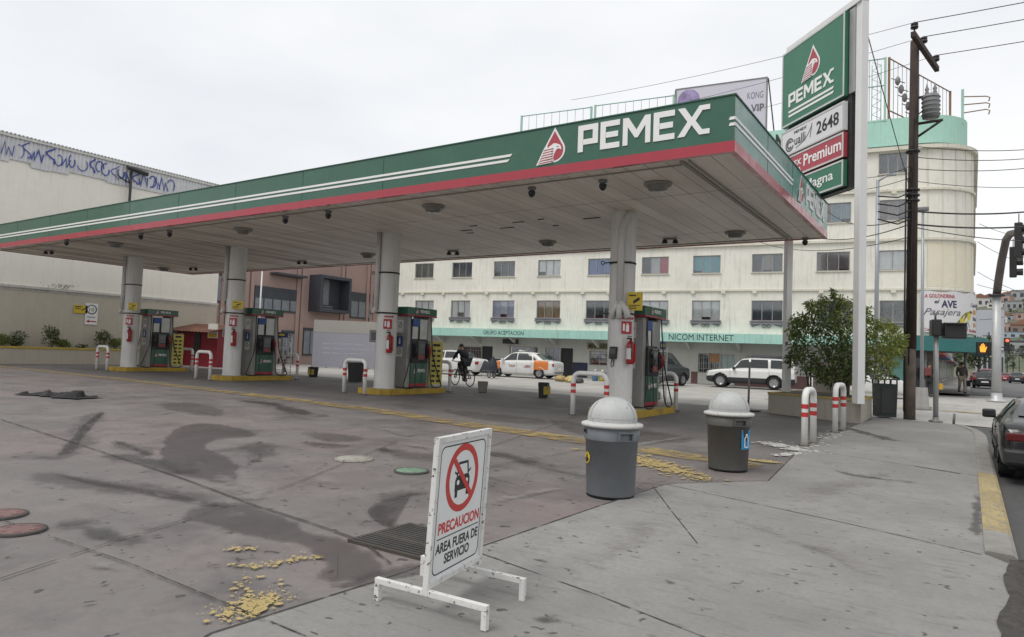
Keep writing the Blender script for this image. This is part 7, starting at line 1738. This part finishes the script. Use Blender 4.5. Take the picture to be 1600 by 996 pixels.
STAND = dict(hip=(0, 0, .95), chest=(.02, 0, 1.28), neck=(.0, 0, 1.48), head=(.02, 0, 1.63), shL=(0, .19, 1.42), elL=(-.03, .26, 1.13), haL=(.05, .27, .86), shR=(0, -.19, 1.42), elR=(-.05, -.25, 1.13), haR=(.0, -.27, .86), hpL=(0, .09, .90), knL=(.06, .10, .50), anL=(.0, .10, .10), hpR=(0, -.09, .90), knR=(.04, -.10, .50), anR=(-.08, -.10, .10))
WALK_ = dict(STAND, knL=(.20, .10, .52), anL=(.22, .10, .10), knR=(.0, -.10, .50), anR=(-.25, -.10, .16), elL=(-.12, .25, 1.15), haL=(-.10, .27, .90), elR=(.02, -.25, 1.14), haR=(.14, -.25, .93))
JG = M('jacket_brown', (.085, .07, .065), .85); KH = M('trousers_khaki', (.33, .29, .22), .85); SHB = M('shoe_dark', (.02, .018, .016), .6); JB = M('jacket_black', (.014, .014, .016), .85); TR2 = M('trousers_dark', (.03, .03, .035), .85); VEST = M('vest_red_brown', (.16, .05, .045), .85)
p = D(1503, 616, 38.5); pz = .34
t, P = person('person in a brown jacket and khaki trousers walking on the far pavement with a bag', (p.x, p.y, pz), R(-80), WALK_, JG, KH, SHB, hat=M('cap_dark', (.03, .028, .03), .8))
hw = wm(t) @ P['haL']; bg_ = thing('carried_bag', 'black bag hanging from the hand of the walking person', 'bag', (hw.x, hw.y, hw.z-.5)); MB().box(-.16, .16, -.09, .09, 0, .34, .04).done('bag_body', JB, bg_); MB().tube([(-.1, 0, .33), (-.06, 0, .46), (0, 0, .5), (.06, 0, .46), (.1, 0, .33)], .012, 6).done('strap', JB, bg_)
p = D(1452, 614, 34.4); t, P = person('person in dark clothes with a reddish backpack under the teal awning', (p.x, p.y, .24), R(75), STAND, JB, TR2, SHB)
w = wm(t) @ Vector((-.16, 0, 1.05)); b_ = thing('backpack', 'dull red backpack on the back of the person under the awning', 'backpack', w, R(75)); MB().box(-.12, .06, -.16, .16, 0, .42, .05).done('pack', VEST, b_); mb = MB()
for s in (-1, 1): mb.tube([(.03, s*.1, .4), (.16, s*.11, .40), (.28, s*.11, .25)], .018, 6)
mb.done('strap', VEST, b_)
# cyclist
p = D(722, 604, 27.5); p.z = zg(p.x, p.y)-.012; rzc = R(162)
bk = thing('bicycle', 'black bicycle ridden along the street behind the second island', 'bicycle', p, rzc); wrd = .33; FRM = M('bike_frame', (.03, .03, .035), .4, .3)
for x in (-.53, .53):
    w_ = MB().lathe([(wrd-.02, -.018), (wrd, -.014), (wrd+.004, 0), (wrd, .014), (wrd-.02, .018), (wrd-.024, 0), (wrd-.02, -.018)], (x, 0, wrd), 32, 'y').done('wheel', TYRE, bk)
    mb = MB(); mb.lathe([(wrd-.035, -.01), (wrd-.024, -.012), (wrd-.024, .012), (wrd-.035, .01)], (x, 0, wrd), 32, 'y')
    for k in range(16): a = k*math.pi/8; mb.tube([(x, .02*(-1)**k, wrd), (x+(wrd-.03)*math.cos(a), 0, wrd+(wrd-.03)*math.sin(a))], .0025, 4)
    mb.lathe([(.001, -.04), (.025, -.04), (.025, .04), (.001, .04)], (x, 0, wrd), 10, 'y'); mb.done('rim', RIM, w_)
mb = MB(); A, B_, C_, D_ = (-.10, 0, .30), (-.22, 0, .80), (.34, 0, .78), (.40, 0, .66)
for a, b in ((A, B_), (B_, C_), (A, D_), ((-.53, .05, .33), A), ((-.53, -.05, .33), A), ((-.53, .05, .33), B_), ((-.53, -.05, .33), B_), (C_, (.36, 0, .95)), (D_, (.53, .05, .33)), (D_, (.53, -.05, .33)), (C_, D_)): mb.tube([a, b], .018, 8)
mb.done('frame', FRM, bk); mb = MB(); mb.tube([(.30, .28, 1.0), (.40, .2, .99), (.37, 0, .96), (.40, -.2, .99), (.30, -.28, 1.0)], .016, 8); mb.done('handlebar', DARKM, bk)
mb = MB(); mb.tube([(-.22, 0, .80), (-.25, 0, .92)], .016, 6); mb.grid(lambda u, v: Vector((-.38+.28*u, (v-.5)*.2*(1-.7*u), .94-.02*abs(v-.5))), 6, 6); mb.done('saddle', BLACK, bk, clean=False)
mb = MB(); mb.lathe([(.001, -.05), (.09, -.05), (.09, -.045)], (-.10, 0, .30), 16, 'y'); mb.tube([(-.10, -.1, .30), (.02, -.1, .18)], .014, 6); mb.tube([(-.10, .1, .30), (-.22, .1, .42)], .014, 6); mb.tube([(-.10, -.1, .30), (-.10, .1, .30)], .014, 6); mb.box(-.03, .07, -.2, -.1, .17, .19); mb.box(-.27, -.17, .1, .2, .41, .43); mb.done('pedals', DARKM, bk)
RIDE = dict(hip=(-.22, 0, 1.04), chest=(-.02, 0, 1.30), neck=(.10, 0, 1.46), head=(.17, 0, 1.59), shL=(.06, .19, 1.41), elL=(.20, .26, 1.20), haL=(.32, .28, 1.04), shR=(.06, -.19, 1.41), elR=(.20, -.26, 1.20), haR=(.32, -.28, 1.04), hpL=(-.20, .09, 1.0), knL=(.14, .12, .86), anL=(-.20, .14, .52), hpR=(-.20, -.09, 1.0), knR=(.12, -.12, .68), anR=(-.02, -.14, .29))
person('person in a black hooded jacket riding the bicycle, leaning forward', p, rzc, RIDE, JB, TR2, SHB)
# dark covered cart near the taxi nose
p = D(764, 594, 37.5); p.z = ZS; ct_ = thing('covered_cart', 'low dark tarpaulin covered handcart standing beside the nose of the taxi', 'cart', p, FA); ct_.scale = (.62, .85, .92)
def tarp_(u, v):
    x = (u-.5)*1.7; hgt = .62+.42*math.exp(-((x-.35)/.28)**2)+.16*math.exp(-((x+.45)/.3)**2); wd_ = .30*(1-.35*abs(u-.5)*2); a = math.pi*v; k = min(1, 6*u, 6*(1-u))
    n3 = mnoise.noise(Vector((x*4, v*5, 2)))*.06; return Vector((x+n3, -(wd_+n3)*math.cos(a)*(1.15-.3*math.sin(a)), .30+(hgt-.05)*math.sin(a)**.7*(.35+.65*k)+n3*.6))
mb = MB(); mb.grid(tarp_, 26, 16)
mb.done('tarp', M('tarp_dark', (.03, .034, .045), .75, var=.4, scale=3), ct_, clean=False)
for s in (-1, 1): w_ = MB().lathe([(.15, -.02), (.19, -.02), (.19, .02), (.15, .02)], (.25, s*.34, .19), 18, 'y').done('wheel', TYRE, ct_); MB().lathe([(.001, .0), (.15, .005)], (.25, s*.34, .19), 14, 'y').done('rim', RIM, w_)
mb = MB(); mb.tube([(.5, .3, .42), (-.5, .3, .42), (-.55, .3, .05)], .02, 6); mb.tube([(.5, -.3, .42), (-.5, -.3, .42), (-.55, -.3, .05)], .02, 6); mb.tube([(.25, -.34, .19), (.25, -.3, .42)], .02, 6); mb.tube([(.25, .34, .19), (.25, .3, .42)], .02, 6); mb.done('frame', GREYM, ct_)
# buckets, bins and rubbish
def bucket(label, px, py, mat, r, h, name='bucket', square=False):
    p = G(px, py); t = thing(name, label, 'bucket', p, R(20)); k = 4 if square else 20
    MB().lathe([(.001, .004), (r*.82, 0), (r, h), (r*1.04, h), (r*1.04, h+.015), (r*.96, h+.015), (r*.8, .03), (.001, .03)], seg=k, smooth=not square).done('shell', mat, t)
    mb = MB(); mb.tube([(r*math.cos(a)*1.02, -r*.3*math.sin(a)*1.1-.0, h-.06-.5*r*math.sin(a)) for a in [R(180*i/12) for i in range(13)]], .008, 5); mb.done('handle', DARKM, t); return t
bucket('small white bucket on the forecourt edge behind the second island', 754, 613, M('bucket_white', (.52, .51, .47), .5), .18, .36)
t = bucket('black square bucket with a yellow front at the forecourt edge', 849, 621, BLKP, .22, .46, square=True); MB().box(-.13, .13, -.2, -.185, .10, .36).done('front_panel', M('bucket_yellow', (.45, .33, .05), .6), t); t.rotation_euler = (0, 0, R(45+20)); 
bucket('grey round tub standing behind the second hoop barrier', 555, 596, M('tub_grey', (.14, .145, .15), .6), .34, .75)
t = bucket('small black and yellow box bucket behind the second island from the left', 489, 589, BLKP, .26, .42, square=True); MB().box(-.15, .15, -.22, -.2, .1, .34).done('front_panel', M('bucket_yellow', (.45, .33, .05)), t)
for px, py, dep, r_, m, lab in ((876, 596, 36.5, .28, (.42, .30, .12), 'tan paper rubbish heap behind the taxi'), (893, 599, 35.5, .30, (.55, .45, .18), 'yellowish rubbish bag on the street behind the taxi'), (905, 600, 35, .22, (.04, .04, .045), 'small black rubbish bag beside the yellowish one')):
    p = D(px, py, dep); p.z = ZS; t = thing('rubbish_bag', lab, 'rubbish bag', p); mb = MB(); mb.lathe([(.001, 0), (r_, .02), (r_*1.1, r_*.5), (r_*.7, r_*.95), (r_*.15, r_*1.15), (.001, r_*1.2)], seg=14)
    for v in mb.bm.verts: n_ = mnoise.noise_vector(v.co*6+Vector((px, 0, 0))); v.co += n_*.09*r_/.25; v.co.z = max(0, v.co.z)
    mb.done('bag', M('rubbish_'+str(px), m, .6, var=.4, scale=6), t)
for px, lab, m in ((930, 'blue plastic water jug on the step under the market sign', (.08, .16, .28)), (941, 'yellow lidded jug on the step under the market sign', (.45, .36, .06)), (949, 'dark blue jug rightmost on the step under the market sign', (.05, .08, .18))):
    p = D(px, 586, 39.5); t = thing('water_jug', lab, 'jug', (p.x, p.y, ZS)); MB().lathe([(.001, 0), (.17, 0), (.18, .05), (.18, .42), (.08, .52), (.05, .6), (.001, .6)], seg=14).done('jug_body', M('jug_%d' % px, m, .3), t); MB().lathe([(.055, .58), (.06, .64), (.001, .65)], seg=10).done('cap', WHITE, t)

# ================================================================== far end of the street: tree, buildings, hill
def tree(label, loc, h, w, n, mats, seed, L=.5, group=None, name='street_tree'):
    rg = random.Random(seed); t = thing(name, label, 'tree', loc, rg.random()*6, group); mb = MB(); mb.tube([(0, 0, -.3), (.05, 0, h*.35), (.1, .05, h*.7)], [h*.03, h*.022, h*.008], 7)
    for k in range(4): a = k*1.6; mb.tube([(.05, 0, h*.35), (w*.3*math.cos(a), w*.3*math.sin(a), h*.65)], [h*.015, h*.005], 5)
    mb.done('trunk', BARK, t); mb = MB()
    for k in range(8): a = rg.random()*6.28; r = rg.uniform(0, .32)*w; blob_leaves(mb, (r*math.cos(a), r*math.sin(a), h*rg.uniform(.5, .85)), (w*.26, w*.26, h*.17), n//8, L, L*.5, rg)
    mb.done('crown', mats, t, clean=False); return t
p = D(1529, 583, 62); tree('round dark tree beside the street behind the corner building', (p.x, p.y, .3), 4.6, 3.0, 900, DKG, 3, .32)
def house(label, px, py, dep, w, h, col, rot=0, roof='flat', nwin=3, z=None):
    p = D(px, py, dep); zb = p.z-h if z is None else z; t = thing('house', label, 'house', (p.x, p.y, zb), rot); m = M('house_%d_%d' % (px, dep), col, .85, var=.1, scale=.2, streak=.2)
    MB().box(-w/2, w/2, 0, w*.8, 0, h).done('wall', m, t)
    if roof == 'flat': MB().box(-w/2-.2, w/2+.2, -.2, w*.8+.2, h, h+.3).done('roof', GREYM, t)
    else: MB().prism([(-w/2-.4, h), (w/2+.4, h), (0, h+w*.25)], fr_at((0, 0, 0), (1, 0, 0), (0, 1, 0), (0, 0, 1)), -.4, w*.8+.4).done('roof', M('roof_red', (.25, .12, .08), .8), t)
    for i in range(nwin):
        x = -w/2+w*(i+.5)/nwin; MB().box(x-w*.09, x+w*.09, -.03, -.003, h*.35, h*.72).done('window', DGLASS, t)
    return t
# low shops lining the far street
cols = [(.40, .37, .32), (.32, .22, .17), (.45, .44, .42), (.28, .33, .36), (.42, .34, .2), (.35, .35, .34)]
for i in range(7):
    y = 66+i*16; lab = ['cream', 'brick brown', 'pale grey', 'bluish', 'ochre', 'grey', 'beige'][i]+' low shop lining the left side of the far street'
    t = thing('shop_building', lab, 'building', (-2.6, y, .2), 0, 'shops along the far street'); h = [4.2, 5.2, 3.8, 5.5, 4.4, 5, 4][i]
    MB().box(-12, 0, 0, 15.6, 0, h).done('wall', M('far_shop_%d' % i, cols[i % 6], .85, streak=.2), t)
    mb = MB()
    for k in range(3): mb.box(.002, .03, 1+k*5, 4+k*5, .3, 2.4)
    mb.done('shop_window', DGLASS, t); MB().box(.002, .9, .3, 15.3, 2.7, 3.0).done('awning', M('far_awning_%d' % (i % 3), [(.3, .06, .05), (.06, .15, .3), (.4, .38, .34)][i % 3], .7), t)
for i in range(6):
    y = 100+i*24; t = thing('shop_building', ['white', 'pinkish', 'dark grey', 'tan', 'pale blue', 'brown'][i]+' low building lining the right side of the far street', 'building', (19, y, .2), 0, 'buildings on the right of the far street'); h = [5, 6.5, 4.5, 7, 5, 6][i]
    MB().box(0, 12, 0, 22, 0, h).done('wall', M('right_shop_%d' % i, [(.5, .5, .48), (.4, .28, .25), (.18, .18, .2), (.4, .34, .26), (.35, .42, .48), (.26, .18, .14)][i], .85, streak=.2), t)
    mb = MB()
    for k in range(4): mb.box(-.03, -.002, 1+k*5.2, 4+k*5.2, .3, 2.6)
    mb.done('shop_window', DGLASS, t)
for i in range(7):
    p = D(1545+i*9.5, 583, 128+i*17); t = thing('street_pole', 'thin dark pole far down the street, %s from the left' % ['first', 'second', 'third', 'fourth', 'fifth', 'sixth', 'seventh'][i], 'pole', (p.x, p.y, .2), 0, 'poles down the far street'); h = 9
    MB().tube([(0, 0, 0), (0, 0, h)], .13, 6).done('post', DARKM, t); MB().box(-1, 1, -.06, .06, h-.8, h-.65).done('crossarm', DARKM, t)
# billboard-like pale block at the left of the street end
p = D(1552, 486, 150); t = thing('pale_hall', 'large pale grey windowless hall at the foot of the hill', 'building', (p.x, p.y, .2)); h = p.z
MB().box(-3, 2, 0, 25, 0, h).done('wall', M('hall_grey', (.40, .42, .45), .8, var=.05, scale=.1), t); MB().box(-3, 2, -.4, -.003, h*.42, h*.47).done('ledge', M('hall_ledge', (.55, .56, .58), .8), t)
mb = MB()
for k in range(5): mb.box(-2.8+k*1.0, -2.2+k*1.0, -.03, -.003, h*.1, h*.32)
mb.done('window', DGLASS, t)
# hill
def hz(x, y):
    r = max(0, min(1, (y-250)/420)); r = r*r*(3-2*r); n = mnoise.noise(Vector((x/170, y/210, 3.1)))*.5+mnoise.noise(Vector((x/60, y/70, 8)))*.12
    return .1+r*(58+24*n+max(-20, min(16, (x-30)*.16)))
HILL = N('hill_ground'); pp = HILL.pos(); HILL.set(HILL.mix(HILL.rng(HILL.noise(pp, .02, 6, .7), .42, .6), (.13, .13, .09), (.085, .11, .06)), .95); HILL = HILL.m
sheet('hill', HILL, lin(-420, 700, 14), lin(250, 900, 14), 0, hz)
rg = random.Random(44)
cl2 = MB()
for k in range(1500):
    x, y = rg.uniform(-120, 260), rg.uniform(270, 720)
    if mnoise.noise(Vector((x/40, y/50, 1))) < .02: continue
    s = rg.uniform(2.2, 5.5); c = Vector((x, y, hz(x, y)+s*.45))
    for q in range(16):
        v = Vector((rg.gauss(0, 1), rg.gauss(0, 1), rg.gauss(0, .8))).normalized(); leaf(cl2, c+Vector((v.x*s*.5, v.y*s*.5, v.z*s*.5)), v+Vector((rg.gauss(0, .6), rg.gauss(0, .6), rg.gauss(0, .6))), s*.55, s*.45, rg)
o = cl2.done('hill_woodland', leafmat('leaf_far', (.035, .05, .03), (.085, .10, .06)), clean=False); tag(o, 'dark scattered trees covering the far hillside', 'woodland', kind='stuff')
hc = [('white', (.55, .54, .52)), ('tan', (.40, .34, .27)), ('pinkish', (.42, .30, .26)), ('grey', (.33, .34, .35)), ('brown', (.22, .16, .13)), ('pale blue', (.36, .42, .48)), ('cream', (.52, .47, .38))]
used_l = set()
for k in range(46):
    px = rg.uniform(1531, 1612); dep = rg.choice((300, 340, 380, 430, 470, 520, 560, 600))+rg.uniform(-15, 15); q = D(px, 560, dep); z = hz(q.x, q.y); c, col = hc[k % 7]; w = rg.uniform(7, 13); h = rg.uniform(3.5, 7.5); rf = rg.choice(('flat', 'flat', 'gable'))
    t = thing('hill_house', 'tiny %s %s house on the far hillside' % (c, 'gabled' if rf == 'gable' else 'flat roofed'), 'house', (q.x, q.y, z-.8), rg.uniform(-.4, .4), 'houses on the far hillside')
    MB().box(-w/2, w/2, 0, w*.7, 0, h).done('wall', M('hill_house_'+c.replace(' ', '_'), col, .85), t)
    if rf == 'flat': MB().box(-w/2-.2, w/2+.2, -.2, w*.7+.2, h, h+.3).done('roof', GREYM, t)
    else: MB().prism([(-w/2-.4, h), (w/2+.4, h), (0, h+w*.25)], fr_at((0, 0, 0), (1, 0, 0), (0, 1, 0), (0, 0, 1)), -.4, w*.7+.4).done('roof', M('roof_red', (.25, .12, .08), .8), t)
    mb = MB()
    for i in range(3): x = -w/2+w*(i+.5)/3; mb.box(x-w*.08, x+w*.08, -.06, -.003, h*.35, h*.7)
    mb.done('window', DGLASS, t)
